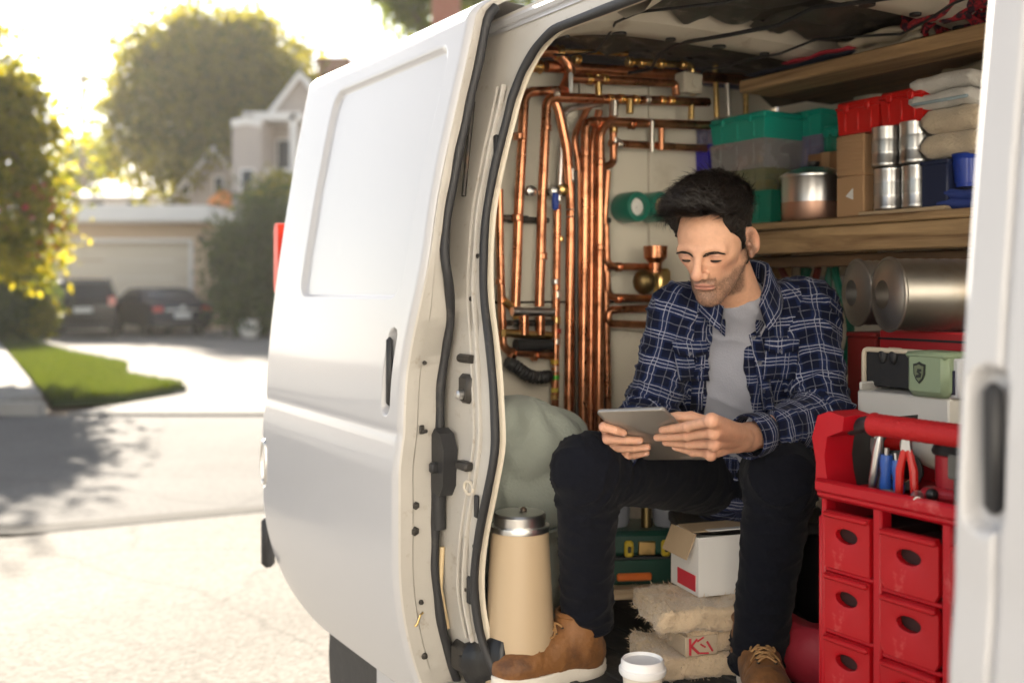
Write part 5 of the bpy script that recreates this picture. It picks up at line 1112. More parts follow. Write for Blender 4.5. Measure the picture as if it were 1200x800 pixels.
# black bag corner by the sill, under the boot
q = vl(at(584, 770, 2.36)); cloth_slab('black_bag', 'black plastic bag beside the canister and the boot', 'bag', q.x, q.y, FZ, (.12, .12, .10), mat('bag_black', (.012, .012, .013), .35, var=.2, bump=.6, bs=30), 31, 1, R(20), amp=.03)
# coffee cup
q = vl(at(753, 800, 2.14)); t = vthing('coffee_cup', 'paper coffee cup with a white lid on the van floor', 'cup', q.x, q.y, FZ)
B().lathe([(.031, 0), (.032, .004), (.041, .098)], 36).build('cup_wall', mat('cup_paper', (.66, .60, .52), .7, var=.04), t)
B().lathe([(.0455, .094), (.0475, .098), (.0475, .106), (.044, .109), (.043, .120), (.040, .124), (.037, .118), (.001, .117)], 40).build('lid', mat('lid_plastic', (.78, .78, .78), .35, var=.02), t)
# stack of fleece pads with a white carton on top
fleece = mat('fleece', (.56, .43, .29), .95, var=.2, vs=30, bump=1.0, bs=120, sheen=.5)
padz = [FZ + .0, FZ + .052, FZ + .104]
def pad(label, px, Y, z, L_, D_, H_, rz, seed):
    w_ = at(px, 700, Y); t = thing('fleece_pad', label, 'pad', (w_.x, w_.y, z), rz, 'fleece pads stacked between the legs'); V, F = [], []
    nx, ny, nz_ = 30, 20, 6
    def put(x, y, zz_):
        k = .008; d = Vector((mnoise.noise((x * 30 + seed, y * 30, zz_ * 30)), mnoise.noise((x * 30, y * 30 + seed, zz_ * 30 + 7)), mnoise.noise((x * 26 + 3, y * 26, zz_ * 26 + seed)))) * k
        d += Vector((mnoise.noise((x * 110, y * 110, zz_ * 110 + seed)), mnoise.noise((x * 110 + 9, y * 110, zz_ * 110)), mnoise.noise((x * 110, y * 110 + 5, zz_ * 110)))) * .005
        V.append((x + d.x, y + d.y, zz_ + d.z)); return len(V) - 1
    idx = {}
    def P_(i, j, k):
        key = (i, j, k)
        if key not in idx:
            x, y, zz_ = (i / nx - .5) * L_, (j / ny - .5) * D_, k / nz_ * H_
            r_ = .016; e = [max(0, abs(x) - L_ / 2 + r_), max(0, abs(y) - D_ / 2 + r_), max(0, abs(zz_ - H_ / 2) - H_ / 2 + r_)]; l = math.sqrt(sum(q * q for q in e))
            if l > r_: s_ = r_ / l; x -= math.copysign(e[0] * (1 - s_), x); y -= math.copysign(e[1] * (1 - s_), y); zz_ -= math.copysign(e[2] * (1 - s_), zz_ - H_ / 2)
            idx[key] = put(x, y, zz_)
        return idx[key]
    for i in range(nx):
        for j in range(ny):
            F.append((P_(i, j, nz_), P_(i + 1, j, nz_), P_(i + 1, j + 1, nz_), P_(i, j + 1, nz_))); F.append((P_(i, j, 0), P_(i, j + 1, 0), P_(i + 1, j + 1, 0), P_(i + 1, j, 0)))
    for k in range(nz_):
        for i in range(nx): F.append((P_(i, 0, k), P_(i + 1, 0, k), P_(i + 1, 0, k + 1), P_(i, 0, k + 1))); F.append((P_(i, ny, k), P_(i, ny, k + 1), P_(i + 1, ny, k + 1), P_(i + 1, ny, k)))
        for j in range(ny): F.append((P_(0, j, k), P_(0, j, k + 1), P_(0, j + 1, k + 1), P_(0, j + 1, k))); F.append((P_(nx, j, k), P_(nx, j + 1, k), P_(nx, j + 1, k + 1), P_(nx, j, k + 1)))
    fb = mesh_obj('fleece', V, F, fleece, t, True, 0)
    # short fibres standing out of the pile
    g_ = np.random.RandomState(seed); Va = np.array(V); k = g_.choice(len(Va), 2600); d = g_.normal(size=(2600, 3)); d[:, 2] += .4; d /= np.linalg.norm(d, axis=1)[:, None]
    c = Va - np.array([0, 0, H_ / 2]); base = Va[k] + g_.normal(size=(2600, 3)) * .003; out = c[k] / np.array([L_, D_, H_]); out /= np.linalg.norm(out, axis=1)[:, None] + 1e-6
    tip = base + (d * .5 + out) * .008; sd_ = np.cross(d, out) * .0012
    tag(mesh_obj('pile', np.stack([base - sd_, base + sd_, tip], 1).reshape(-1, 3), np.arange(2600 * 3).reshape(-1, 3), fleece, t, False), kind='stuff')
    return t
rzb = R(14)
pad('bottom fleece pad of the stack on the van floor', 818, 2.46, padz[0], .27, .20, .053, rzb, 41)
pm = pad('middle fleece pad with red print on its side', 838, 2.47, padz[1] + .001, .24, .18, .052, rzb + R(4), 42)
pad('top fleece pad right under the white carton', 826, 2.46, padz[2] + .002, .285, .21, .054, rzb + R(-3), 43)
rw = mat('print_wrap', (.46, .37, .27), .6, var=.05)
wrap = B().box((-.085, -.0955, .026), (.075, .004, .042), .001).box((-.1235, -.05, .026), (.004, .09, .042), .001).build('wrapper', rw, pm)
rpm = mat('print_red', (.52, .03, .05), .6)
for (x0_, z0_, x1_, z1_, w_) in ((-.115, .008, -.115, .044, .006), (-.113, .026, -.098, .042, .005), (-.113, .028, -.094, .010, .006), (-.092, .010, -.07, .008, .004), (-.098, .036, -.082, .044, .004), (-.09, .03, -.078, .022, .004), (-.074, .034, -.06, .012, .005)):
    B().tube([(x0_, -.098, z0_), (x1_, -.098, z1_)], w_ * .5, 6, flat=1).build('print', rpm, wrap)
# white carton
w_ = at(843, 700, 2.52); zc0 = padz[2] + .002 + .054 + .003
cr = thing('white_carton', 'white cardboard box with an open flap and red stripe between the legs', 'carton', (w_.x, w_.y, zc0), R(19)); cw_, cd_, chh = .185, .13, .135
cwm = mat('carton_white', (.70, .69, .68), .6, var=.03, vs=5, bump=.15, bs=12)
B().box((0, -cd_ / 2, chh / 2), (cw_, .004, chh)).box((0, cd_ / 2, chh / 2), (cw_, .004, chh)).box((-cw_ / 2 + .002, 0, chh / 2), (.004, cd_ - .004, chh - .001)).box((cw_ / 2 - .002, 0, chh / 2), (.004, cd_ - .004, chh - .001)).box((0, 0, .003), (cw_ - .008, cd_ - .004, .004)).build('carton_body', cwm, cr, False)
inner_c = mat('carton_inner', (.46, .34, .22), .85, var=.1)
B().box((0, 0, .0), (.003, cd_ * .9, .062), 0, TM((-cw_ / 2 - .014, 0, chh - .022), ry=R(24))).build('open_flap', inner_c, cr, False)
B().box((.0, .012, chh + .006), (cw_ * .98, cd_ * .5, .003), 0, TM(rx=R(4))).build('top_flap', inner_c, cr, False); B().box((.02, -.02, chh + .003), (cw_ * .75, cd_ * .55, .003), 0, TM(rx=R(-5))).build('top_flap', cwm, cr, False)
B().box((-cw_ / 2 - .0015, -.012, .028), (.002, .085, .036)).build('red_stripe', rpm, cr, False)
B().tube([(cw_ / 2 - .04, -cd_ / 2 - .003, .022), (cw_ / 2 - .028, -cd_ / 2 - .003, .025), (cw_ / 2 - .015, -cd_ / 2 - .003, .024)], .0012, 5).build('pen_mark', black_plastic, cr)
# green tool case with yellow latches, and grey tins on it
w_ = at(744, 660, 2.78); tcg = thing('green_toolbox', 'dark green toolbox with yellow latches in the shade under the thigh', 'toolbox', (w_.x, w_.y, FZ + .115), R(6))
gcm = mat('case_green', (.008, .05, .035), .45, var=.15, coat=.2); yl = mat('latch_yellow', (.52, .38, .03), .45)
B().box((0, 0, .035), (.24, .16, .07), .008).build('lower_shell', gcm, tcg); B().box((0, 0, .104), (.245, .165, .064), .012).build('upper_shell', gcm, tcg); B().box((0, -.02, .0705), (.25, .14, .008), .002).build('seam', black_plastic, tcg)
for x in (-.035, .06): l_ = B().box((x, -.088, .094), (.024, .012, .042), .005).build('latch', yl, tcg); B().box((x, -.096, .094), (.009, .006, .016), .002).build('latch_button', black_plastic, l_)
B().box((.012, -.084, .094), (.045, .006, .036), .003).build('name_plate', brass, tcg); B().box((-.02, -.083, .022), (.09, .010, .020), .004).build('orange_strip', mat('orange_plastic', (.70, .16, .03), .4), tcg)
pl = thing('floor_board', 'pale plank under the green toolbox', 'board', (w_.x, w_.y, FZ), R(6)); B().box((0, 0, .1), (.32, .22, .026), .003).box((-.12, 0, .043), (.03, .2, .086), .003).box((.12, 0, .043), (.03, .2, .086), .003).build('plank', MC['pale_ply'], pl)
for k, (dx, m_, lab) in enumerate(((-.055, mat('jar_grey', (.26, .27, .31), .3, var=.1, coat=.3), 'left grey jar on the green toolbox'), (.085, MC['jar_grey'], 'right grey jar on the green toolbox'))):
    t = thing('jar', lab, 'jar', (w_.x + dx, w_.y - .01, FZ + .252), 0, 'grey jars on the toolbox'); B().lathe([(.034, 0), (.04, .01), (.042, .05), (.036, .075), (.024, .085)], 24).build('jar_body', m_, t); B().lathe([(.026, .085), (.026, .1), (.02, .104)], 20).build('jar_lid', dark_metal, t)
t = thing('brass_tap', 'brass tap fitting between the grey jars', 'tap', (w_.x + .018, w_.y - .03, FZ + .252)); B().tube([(.008, 0, 0), (.008, 0, .07), (-.02, 0, .085)], [.014, .014, .012], 12).build('tap_body', MC['old_brass'], t); B().box((-.004, 0, .088), (.06, .022, .02), .006).build('tap_head', MC['old_brass'], t)
# bench the man sits on
bn = thing('bench', 'dark wooden bench under the seated man', 'bench', (.60, 2.74, FZ), R(0)); bw = mat('bench_black', (.03, .027, .025), .7, var=.2, bump=.3, bs=40)
B().box((0, 0, .285), (.40, .34, .03), .006).build('seat_board', bw, bn)
for sx in (-1, 1): B().box((sx * .18, 0, .134), (.03, .32, .268), .004).build('side_board', bw, bn)
B().box((0, .15, .134), (.33, .02, .268), .004).build('back_board', bw, bn)
# red bag and grey tin lid by the right boot
q = vl(at(942, 745, 2.35)); cloth_slab('red_bag', 'dark red bag on the floor behind the trouser leg', 'bag', q.x, q.y, FZ, (.16, .14, .13), mat('bag_red', (.30, .015, .03), .6, var=.2, bump=.4, bs=40), 51, 1, R(20), amp=.03)
q = vl(at(926, 792, 2.22)); t = vthing('round_tin', 'grey ribbed round tin lying by the tool chest', 'lid', q.x, q.y, FZ + .004); B().lathe([(.062, 0), (.064, .01), (.060, .016), (.056, .012), (.04, .014), (.038, .011), (.02, .013), (.001, .012)], 36).build('lid_disc', mat('lid_grey', (.34, .34, .34), .5, .3, var=.1), t); B().lathe([(.064, .0), (.066, .004), (.064, .008)], 36, cap0=False, cap1=False).build('bead', steel, t)
# ================================================================ THE MAN (distance-field surfaces, meshed)
def cone(P, a, b_, ra, rb):
    a = np.asarray(a, np.float32); d = np.asarray(b_, np.float32) - a; q = P - a
    t = np.clip((q @ d) / max(1e-9, float(d @ d)), 0, 1); return np.linalg.norm(q - t[..., None] * d, axis=-1) - (ra + (rb - ra) * t)
def ell(P, c, r, M=None):
    q = P - np.asarray(c, np.float32)
    if M is not None: q = q @ np.asarray(M, np.float32)
    r = np.asarray(r, np.float32); k0 = np.linalg.norm(q / r, axis=-1); k1 = np.linalg.norm(q / (r * r), axis=-1) + 1e-9
    return k0 * (k0 - 1) / k1
def sph(P, c, r): return np.linalg.norm(P - np.asarray(c, np.float32), axis=-1) - r
def rbox(P, c, h, r, M=None):
    q = P - np.asarray(c, np.float32)
    if M is not None: q = q @ np.asarray(M, np.float32)
    q = np.abs(q) - (np.asarray(h, np.float32) - r); return np.linalg.norm(np.maximum(q, 0), axis=-1) + np.minimum(q.max(-1), 0) - r
def smin(a, b_, k): h = np.clip(.5 + .5 * (b_ - a) / k, 0, 1); return b_ + (a - b_) * h - k * h * (1 - h)
def smax(a, b_, k): return -smin(-a, -b_, k)
def snet(f, lo, hi, h):
    """surface nets: f on a grid -> vertices, quads"""
    ax = [np.arange(lo[i], hi[i] + h, h, dtype=np.float32) for i in range(3)]; n = [len(a) for a in ax]
    Fv = np.empty(n, np.float32)
    step = max(1, int(600000 // (n[1] * n[2])))
    for i in range(0, n[0], step):
        X, Y, Z = np.meshgrid(ax[0][i:i + step], ax[1], ax[2], indexing='ij'); Fv[i:i + step] = f(np.stack([X, Y, Z], -1))
    s = Fv < 0; c = tuple(slice(None, -1) for _ in range(3))
    cnt = np.zeros([k - 1 for k in n], np.int8); corners = [(i, j, k) for i in (0, 1) for j in (0, 1) for k in (0, 1)]
    sl = lambda o: tuple(slice(o[i], n[i] - 1 + o[i]) for i in range(3))
    for o in corners: cnt += s[sl(o)]
    act = (cnt > 0) & (cnt < 8); I = np.argwhere(act); idx = -np.ones(act.shape, np.int64); idx[act] = np.arange(len(I))
    acc = np.zeros((len(I), 3)); num = np.zeros(len(I))
    for o in corners:
        for d in range(3):
            if o[d]: continue
            o2 = list(o); o2[d] = 1
            fa = Fv[I[:, 0] + o[0], I[:, 1] + o[1], I[:, 2] + o[2]]; fb = Fv[I[:, 0] + o2[0], I[:, 1] + o2[1], I[:, 2] + o2[2]]
            x = (fa < 0) != (fb < 0); t = np.where(x, fa / np.where(fa == fb, 1, fa - fb), 0)
            p = np.tile(np.array(o, float), (len(I), 1)); p[:, d] += t; acc[x] += p[x]; num[x] += 1
    V = (I + acc / num[:, None]) * h + np.array([a[0] for a in ax])
    Q = []
    for d in range(3):
        e, g_ = (d + 1) % 3, (d + 2) % 3
        a = [slice(None)] * 3; b_ = [slice(None)] * 3; a[d] = slice(0, n[d] - 1); b_[d] = slice(1, n[d])
        E = np.argwhere(s[tuple(a)] != s[tuple(b_)]); ok = (E[:, e] > 0) & (E[:, g_] > 0) & (E[:, e] < n[e] - 1) & (E[:, g_] < n[g_] - 1); E = E[ok]
        if not len(E): continue
        def cell(de, dg): k = E.copy(); k[:, e] -= de; k[:, g_] -= dg; return idx[k[:, 0], k[:, 1], k[:, 2]]
        q = np.stack([cell(1, 1), cell(0, 1), cell(0, 0), cell(1, 0)], 1); fl = ~s[E[:, 0], E[:, 1], E[:, 2]]; q[fl] = q[fl][:, ::-1]; Q.append(q)
    return V, np.concatenate(Q)
def fast_mesh(name, V, Q, m, parent=None, smooth=True):
    me = bpy.data.meshes.new(name); V = np.asarray(V, np.float32); Q = np.asarray(Q)
    me.vertices.add(len(V)); me.vertices.foreach_set('co', V.ravel()); k = Q.shape[1]
    me.loops.add(Q.size); me.loops.foreach_set('vertex_index', Q.ravel().astype(np.int32)); me.polygons.add(len(Q)); me.polygons.foreach_set('loop_start', np.arange(0, Q.size, k, dtype=np.int32))
    me.update(calc_edges=True); me.validate(); return link_mesh(name, me, m, parent, smooth, 0)
def attr(o, name, vals, kind='FLOAT_COLOR', dom='POINT'):
    a = o.data.attributes.new(name, kind, dom); key = 'color' if 'COLOR' in kind else ('vector' if 'VECTOR' in kind else 'value'); a.data.foreach_set(key, np.asarray(vals, np.float32).ravel()); return a
def vnoise(V, sc, seed=0.0, oct=3):
    return np.array([mnoise.fractal((x * sc + seed, y * sc, z * sc), 1.0, 2.0, oct) for x, y, z in V], np.float32)
def A3(v): return np.array(v, np.float32)

man = thing('person', 'dark haired man in a navy plaid shirt sitting in the van, looking at a tablet', 'person', (.42, 2.38, FZ))
def to_man(V): return np.asarray(V) - np.array(man.location)

# ---- joints (world)
Pel = A3(at(872, 552, 2.64)); Che = A3(at(868, 425, 2.52)); Nek = A3(at(864, 356, 2.44))
SR, ER, WR = A3(at(797, 368, 2.46)), A3(at(760, 486, 2.46)), A3(at(722, 530, 2.27))
SL, EL, WL = A3(at(944, 364, 2.50)), A3(at(966, 488, 2.34)), A3(at(876, 512, 2.17))
HR, KR, AR = A3(at(826, 553, 2.60)), A3(at(688, 553, 2.27)), A3(at(687, 723, 2.40))
HL, KL, AL = A3(at(912, 552, 2.60)), A3(at(915, 562, 2.22)), A3(at(886, 774, 2.32))

# ---- head, in its own frame: face towards -Y, x to the picture's right, z up
HC = Vector(at(836, 283, 2.30)); HM = Matrix.Translation(HC) @ Matrix.Rotation(R(-33), 4, 'Z') @ Matrix.Rotation(R(27), 4, 'X') @ Matrix.Rotation(R(2), 4, 'Y')
HMi = np.array(HM.inverted()); HMn = np.array(HM)
neck_l = (HMi @ np.append(Nek, 1))[:3]
def head_sdf(P):
    x, y, z = P[..., 0], P[..., 1], P[..., 2]; ax = np.abs(x); Q = np.stack([ax, y, z], -1)
    d = ell(P, (0, .016, .034), (.0735, .093, .082))
    d = smin(d, ell(P, (0, -.030, -.010), (.0580, .058, .080)), .03)
    d = smin(d, ell(P, (0, -.036, -.058), (.042, .046, .050)), .03)                      # muzzle
    d = smin(d, cone(Q, (.051, .012, -.040), (.014, -.064, -.100), .0155, .015), .026)   # jaw
    d = smin(d, sph(P, (0, -.074, -.101), .0165), .018)                                   # chin
    d = smin(d, sph(Q, (.0425, -.050, -.018), .0185), .022)                                 # cheekbone
    d = smin(d, cone(Q, (.010, -.0835, .0125), (.046, -.0685, .0125), .0085, .0078), .014)     # brow
    d = smax(d, -ell(Q, (.031, -.100, .003), (.021, .0215, .0145)), .013)                   # socket
    eye = sph(Q, (.0315, -.0685, -.002), .0150); d = smin(d, eye, .0035)
    d = smin(d, cone(P, (0, -.084, .016), (0, -.113, -.026), .0066, .0100), .009)         # nose
    d = smin(d, sph(P, (0, -.1115, -.0295), .0092), .008)
    d = smin(d, ell(Q, (.0125, -.0985, -.0335), (.0072, .0105, .0078)), .006)
    d = smax(d, -ell(Q, (.0062, -.1055, -.0405), (.0036, .0055, .004)), .003)
    d = smin(d, ell(P, (0, -.0840, -.0592), (.0255, .0092, .0046)), .006)                 # lips
    d = smin(d, ell(P, (0, -.0838, -.0682), (.0225, .0092, .0058)), .005)
    d = smax(d, -cone(Q, (0, -.0985, -.0640), (.027, -.0865, -.0650), .0016, .0010), .003)
    d = smax(d, -ell(P, (0, -.100, -.081), (.018, .0085, .0045)), .010)
    d = smax(d, -cone(P, (0, -.101, -.046), (0, -.0985, -.053), .0018, .0022), .005)
    d = smax(d, -ell(Q, (.068, -.066, -.050), (.022, .024, .026)), .03)                   # hollow of the cheek
    # ear
    Me = np.array(Matrix.Rotation(R(-27), 3, 'Z') @ Matrix.Rotation(R(12), 3, 'X'))
    e = ell(Q, (.0810, .016, -.004), (.0065, .0200, .0335), Me)
    e = smax(e, -ell(Q, (.0865, .011, -.003), (.0062, .0118, .0200), Me), .004)
    e = smin(e, ell(Q, (.0795, .0035, -.009), (.005, .004, .006)), .004)
    e = smin(e, ell(Q, (.0785, .007, -.033), (.0052, .0085, .0085)), .006)
    d = smin(d, e, .007)
    # neck
    nk = cone(P, (0, .028, -.045), neck_l, .053, .060)
    d = smin(d, nk, .022)
    return d
Vh, Qh = snet(head_sdf, (-.10, -.125, min(-.13, neck_l[2] - .05)), (.10, .14, .125), .0021)
# colour regions in head space
hx, hy, hz_ = Vh[:, 0], Vh[:, 1], Vh[:, 2]; hax = np.abs(hx)
skin = np.array([.62, .345, .225]); colr = np.tile(skin, (len(Vh), 1))
def mixc(mask, c): global colr; colr = colr * (1 - mask[:, None]) + np.array(c) * mask[:, None]
g_ = lambda v, c, s_: np.exp(-((v - c) / s_) ** 2)
nz1 = vnoise(Vh, 60, 2.0, 3); nz2 = vnoise(Vh, 420, 5.0, 2)
mixc(np.clip(.30 * np.exp(-(((hax - .045) / .02) ** 2 + ((hz_ + .025) / .022) ** 2)) * (hy < -.02), 0, 1), (.62, .25, .17))        # warm cheeks
mixc(np.clip(.35 * np.exp(-((hx / .014) ** 2 + ((hz_ + .03) / .014) ** 2)) * (hy < -.09), 0, 1), (.62, .26, .18))
mixc(np.clip(.5 * (hax > .074) * (hy < .04), 0, 1), (.60, .27, .18))
beard = np.clip((-(hz_ + .036) / .02), 0, 1) * np.clip((.03 - hy) / .02, 0, 1) * np.clip((hz_ + .135) / .012, 0, 1)
beard = beard * np.clip(1.25 - np.exp(-(((hax - .035) / .018) ** 2 + ((hz_ + .045) / .017) ** 2)) * 1.1, 0, 1)
side_b = np.clip((hax - .058) / .008, 0, 1) * np.clip((.022 - hy) / .01, 0, 1) * np.clip((hy + .02) / .012, 0, 1) * np.clip((.035 - hz_) / .02, 0, 1) * np.clip((hz_ + .07) / .02, 0, 1)
must = np.exp(-(((hz_ + .0505) / .0055) ** 2)) * (hax < .028) * (hy < -.07) * np.clip(hax / .004, .45, 1)
under = np.clip(1 - np.abs(hz_ + .118) / .02, 0, 1) * .6
beard = np.clip(np.maximum(np.maximum(beard * .95, side_b * .9), np.maximum(must * 1.1, beard * under)), 0, 1) * np.clip(.75 + .5 * nz1 + .35 * nz2, .2, 1.15)
lipm = np.clip(1.2 - ((hax / .0265) ** 2 + ((hz_ + .0652) / .0090) ** 2), 0, .4) / .4 * (hy < -.083)
mixc(np.clip(beard * (1 - lipm), 0, .70), (.10, .06, .045))
mixc(np.clip(lipm * .7, 0, 1), (.46, .19, .155))
mixc(np.clip(g_(hz_, -.0641, .0013) * (hax < .023) * (hy < -.080) * .85, 0, 1), (.10, .03, .025))
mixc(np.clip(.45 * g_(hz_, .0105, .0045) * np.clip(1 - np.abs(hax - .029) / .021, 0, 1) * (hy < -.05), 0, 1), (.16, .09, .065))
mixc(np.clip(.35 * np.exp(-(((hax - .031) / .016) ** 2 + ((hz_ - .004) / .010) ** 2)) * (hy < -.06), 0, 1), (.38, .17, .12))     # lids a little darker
scalp = np.clip((hz_ - .035 + .9 * np.clip(-.02 - hy, -.2, .02)) / .02, 0, 1) * 0
colr *= (1 + .05 * nz1)[:, None]
Vhw = (HMn @ np.c_[Vh, np.ones(len(Vh))].T).T[:, :3]

# ---- tablet frame
TL, TR_, BL_ = A3(at(698, 481, 2.13)), A3(at(778, 478, 2.04)), A3(at(745, 537, 2.28))
tw = TR_ - TL; TW = float(np.linalg.norm(tw)); tw /= TW; th_ = BL_ - TL; th_ -= tw * float(th_ @ tw); TH = float(np.linalg.norm(th_)); th_ /= TH; tn = np.cross(tw, th_); tn = -tn if tn[1] > 0 else tn
def tp(px, py, c):
    d = np.array(_ray(px, py)); o = np.array([0, 0, CAM_H]); p0 = TL + tn * c; t = float((p0 - o) @ tn) / float(d @ tn); return A3(o + d * t)
# ---- hands
def hand_sdf_factory(fing, wrist, elbow, thumb, palm_n, back):
    def f(P):
        d = None
        for (mcp, pip, dip, tip, r) in fing:
            e = cone(P, mcp, pip, r * 1.12, r * 1.02); e = smin(e, cone(P, pip, dip, r * 1.02, r * .92), .003); e = smin(e, cone(P, dip, tip, r * .92, r * .80), .003)
            e = smin(e, sph(P, pip + palm_n * .001, r * 1.08), .004)
            d = e if d is None else smin(d, e, .0016)
        m = [q[0] for q in fing]
        pm = cone(P, m[0], wrist * .72 + m[0] * .28, .0135, .0185)
        for k, q in enumerate(m[1:]): pm = smin(pm, cone(P, q, wrist * .72 + q * .28, .0130 - .0008 * k, .0180), .012)
        for k, q in enumerate(m): pm = smin(pm, sph(P, q + back * .004, .0108), .006)
        pm = smin(pm, cone(P, wrist * .80 + np.mean(m, 0) * .2, wrist, .0255, .0265), .02)
        d = smin(d, pm, .007)
        t0, t1, t2, t3 = thumb
        t_ = smin(cone(P, t0, t1, .016, .0125), smin(cone(P, t1, t2, .0120, .0110), cone(P, t2, t3, .0108, .0085), .003), .005); d = smin(d, t_, .010)
        return smin(d, cone(P, wrist, wrist + (elbow - wrist) * .55, .0265, .036), .015)
    return f
cam_v = A3((0, -1, 0))
def fj(lst, c): return [tp(x, y, cc) for (x, y), cc in zip(lst, c)]
RF = []
for (pts, r, cc) in ((((708, 500), (722, 504), (731, 507)), .0093, (.010, .0125, .0105)), (((712, 514), (734, 515.5), (750, 516)), .0095, (.011, .0130, .0105)), (((719, 525), (743, 525), (759, 523.5)), .0090, (.011, .0125, .0100)), (((725, 535.5), (743, 533.5), (758, 530.5)), .0080, (.010, .0110, .0090))):
    p_, d_, t_ = fj(pts, cc); m_ = p_ + (WR - p_) * .42 - tn * .022 - tw * .010; RF.append((m_, p_, d_, t_, r))
thR = (WR * .7 + RF[0][0] * .3, TL + tw * .004 + th_ * .085 - tn * .030, TL + tw * .022 + th_ * .068 - tn * .024, TL + tw * .044 + th_ * .060 - tn * .019)
hR = hand_sdf_factory(RF, WR, ER, thR, tn, tn)
LF = []
for (pts, r, cc) in ((((834, 492), (806, 499.5), (788, 502), (776, 503.5)), .0092, (.030, .021, .014, .010)), (((837, 506), (806, 510), (785, 511.5), (770, 512.5)), .0095, (.033, .022, .014, .0105)), (((837, 519.5), (808, 520), (793, 519), (780, 518.5)), .0090, (.031, .021, .014, .010)), (((833, 531.5), (812, 529.5), (802, 526.5), (791, 524)), .0080, (.026, .018, .013, .0095))):
    m_, p_, d_, t_ = fj(pts, cc); LF.append((m_, p_, d_, t_, r))
thL = (WL * .72 + LF[0][0] * .28, TL + tw * (TW + .004) + th_ * .10 - tn * .032, TL + tw * (TW - .016) + th_ * .085 - tn * .026, TL + tw * (TW - .040) + th_ * .075 - tn * .020)
hL = hand_sdf_factory(LF, WL, EL, thL, tn, tn)
def bounds(pts, pad): a = np.array(pts); return a.min(0) - pad, a.max(0) + pad
def hand_mesh(f, fing, wrist, elbow, thumb):
    lo, hi = bounds([q for F_ in fing for q in F_[:4]] + [wrist, wrist + (elbow - wrist) * .5] + list(thumb), .032); V, Q = snet(f, lo, hi, .0021)
    c = np.tile(np.array([.60, .325, .215]), (len(V), 1)); n1 = vnoise(V, 70, 9, 3)
    for (mcp, pip, dip, tip, r) in fing:
        for q, s_, w_ in ((pip, .009, .25), (mcp, .012, .28), (tip, .009, .30)): c = c + (np.array([.60, .24, .165]) - c) * (w_ * np.exp(-(np.linalg.norm(V - q, axis=1) / s_) ** 2))[:, None]
        ax_ = (tip - dip) / (np.linalg.norm(tip - dip) + 1e-9); rel = V - (tip + ax_ * .001); t_ = rel @ ax_; up = rel @ tn; sd_ = np.linalg.norm(rel - np.outer(t_, ax_) - np.outer(up, tn), axis=1)
        nail = (np.clip(1 - np.abs(t_) / .0065, 0, 1) ** .5) * (sd_ < .0052) * (up > r * .45); c = c + (np.array([.66, .42, .34]) - c) * (.65 * nail)[:, None]
        for q in (pip, dip):                                   # knuckle creases
            k = (tip - pip) / np.linalg.norm(tip - pip); s2 = (V - q) @ k; near = np.linalg.norm(V - q, axis=1) < r * 1.7
            c = c * (1 - .16 * (near * (np.exp(-((s2 - .0018) / .0007) ** 2) + np.exp(-((s2 + .0018) / .0007) ** 2))))[:, None]
    return V, Q, c * (1 + .07 * n1)[:, None]
VR, QR, CR = hand_mesh(hR, RF, WR, ER, thR); VL_, QL, CL = hand_mesh(hL, LF, WL, EL, thL)
# ---- the body under the clothes, coarse, joined into the same mesh
def core(P):
    d = ell(P, Che, (.13, .09, .16)); d = smin(d, cone(P, Pel, Che, .10, .10), .05); d = smin(d, cone(P, Che, Nek, .06, .055), .04)
    for a, b_, ra, rb in ((SR, ER, .038, .034), (ER, WR, .034, .024), (SL, EL, .038, .034), (EL, WL, .034, .024), (HR, KR, .06, .05), (KR, AR, .045, .032), (HL, KL, .06, .05), (KL, AL, .045, .032), (Che + A3((0, 0, .09)), SR, .04, .04), (Che + A3((0, 0, .09)), SL, .04, .04)): d = smin(d, cone(P, a, b_, ra, rb), .03)
    return d
lo, hi = bounds([Pel, Che, Nek, SR, ER, SL, EL, KR, AR, KL, AL, HR, HL], .12); Vc, Qc = snet(core, lo, hi, .016)
Vall = np.concatenate([Vhw, VR, VL_, Vc]); o1, o2, o3 = len(Vhw), len(Vhw) + len(VR), len(Vhw) + len(VR) + len(VL_)
Qall = np.concatenate([Qh, QR + o1, QL + o2, Qc + o3]); Call = np.concatenate([colr, CR, CL, np.tile(skin, (len(Vc), 1))])
sm = bpy.data.materials.new('skin'); sm.use_nodes = True; N, L = sm.node_tree.nodes, sm.node_tree.links; p = N['Principled BSDF']
ca = N.new('ShaderNodeAttribute'); ca.attribute_name = 'skin_colour'; tcm = N.new('ShaderNodeTexCoord'); nm = N.new('ShaderNodeTexNoise'); nm.inputs['Scale'].default_value = 110; nm.inputs['Detail'].default_value = 7; nm.inputs['Roughness'].default_value = .7; L.new(tcm.outputs['Object'], nm.inputs[0]); rm = N.new('ShaderNodeMapRange'); rm.inputs[1].default_value = .3; rm.inputs[2].default_value = .7; rm.inputs[3].default_value = .93; rm.inputs[4].default_value = 1.06; L.new(nm.outputs[0], rm.inputs[0]); mm_ = N.new('ShaderNodeMix'); mm_.data_type = 'RGBA'; mm_.blend_type = 'MULTIPLY'; mm_.inputs[0].default_value = 1; L.new(ca.outputs['Color'], mm_.inputs[6]); L.new(rm.outputs[0], mm_.inputs[7]); L.new(mm_.outputs[2], p.inputs['Base Color'])
p.inputs['Roughness'].default_value = .47; p.inputs['Subsurface Weight'].default_value = .12; p.inputs['Subsurface Radius'].default_value = (1.0, .35, .2); p.inputs['Subsurface Scale'].default_value = .005; p.inputs['Specular IOR Level'].default_value = .4
tc = N.new('ShaderNodeTexCoord'); n1 = N.new('ShaderNodeTexNoise'); n1.inputs['Scale'].default_value = 420; n1.inputs['Detail'].default_value = 4; L.new(tc.outputs['Object'], n1.inputs[0])
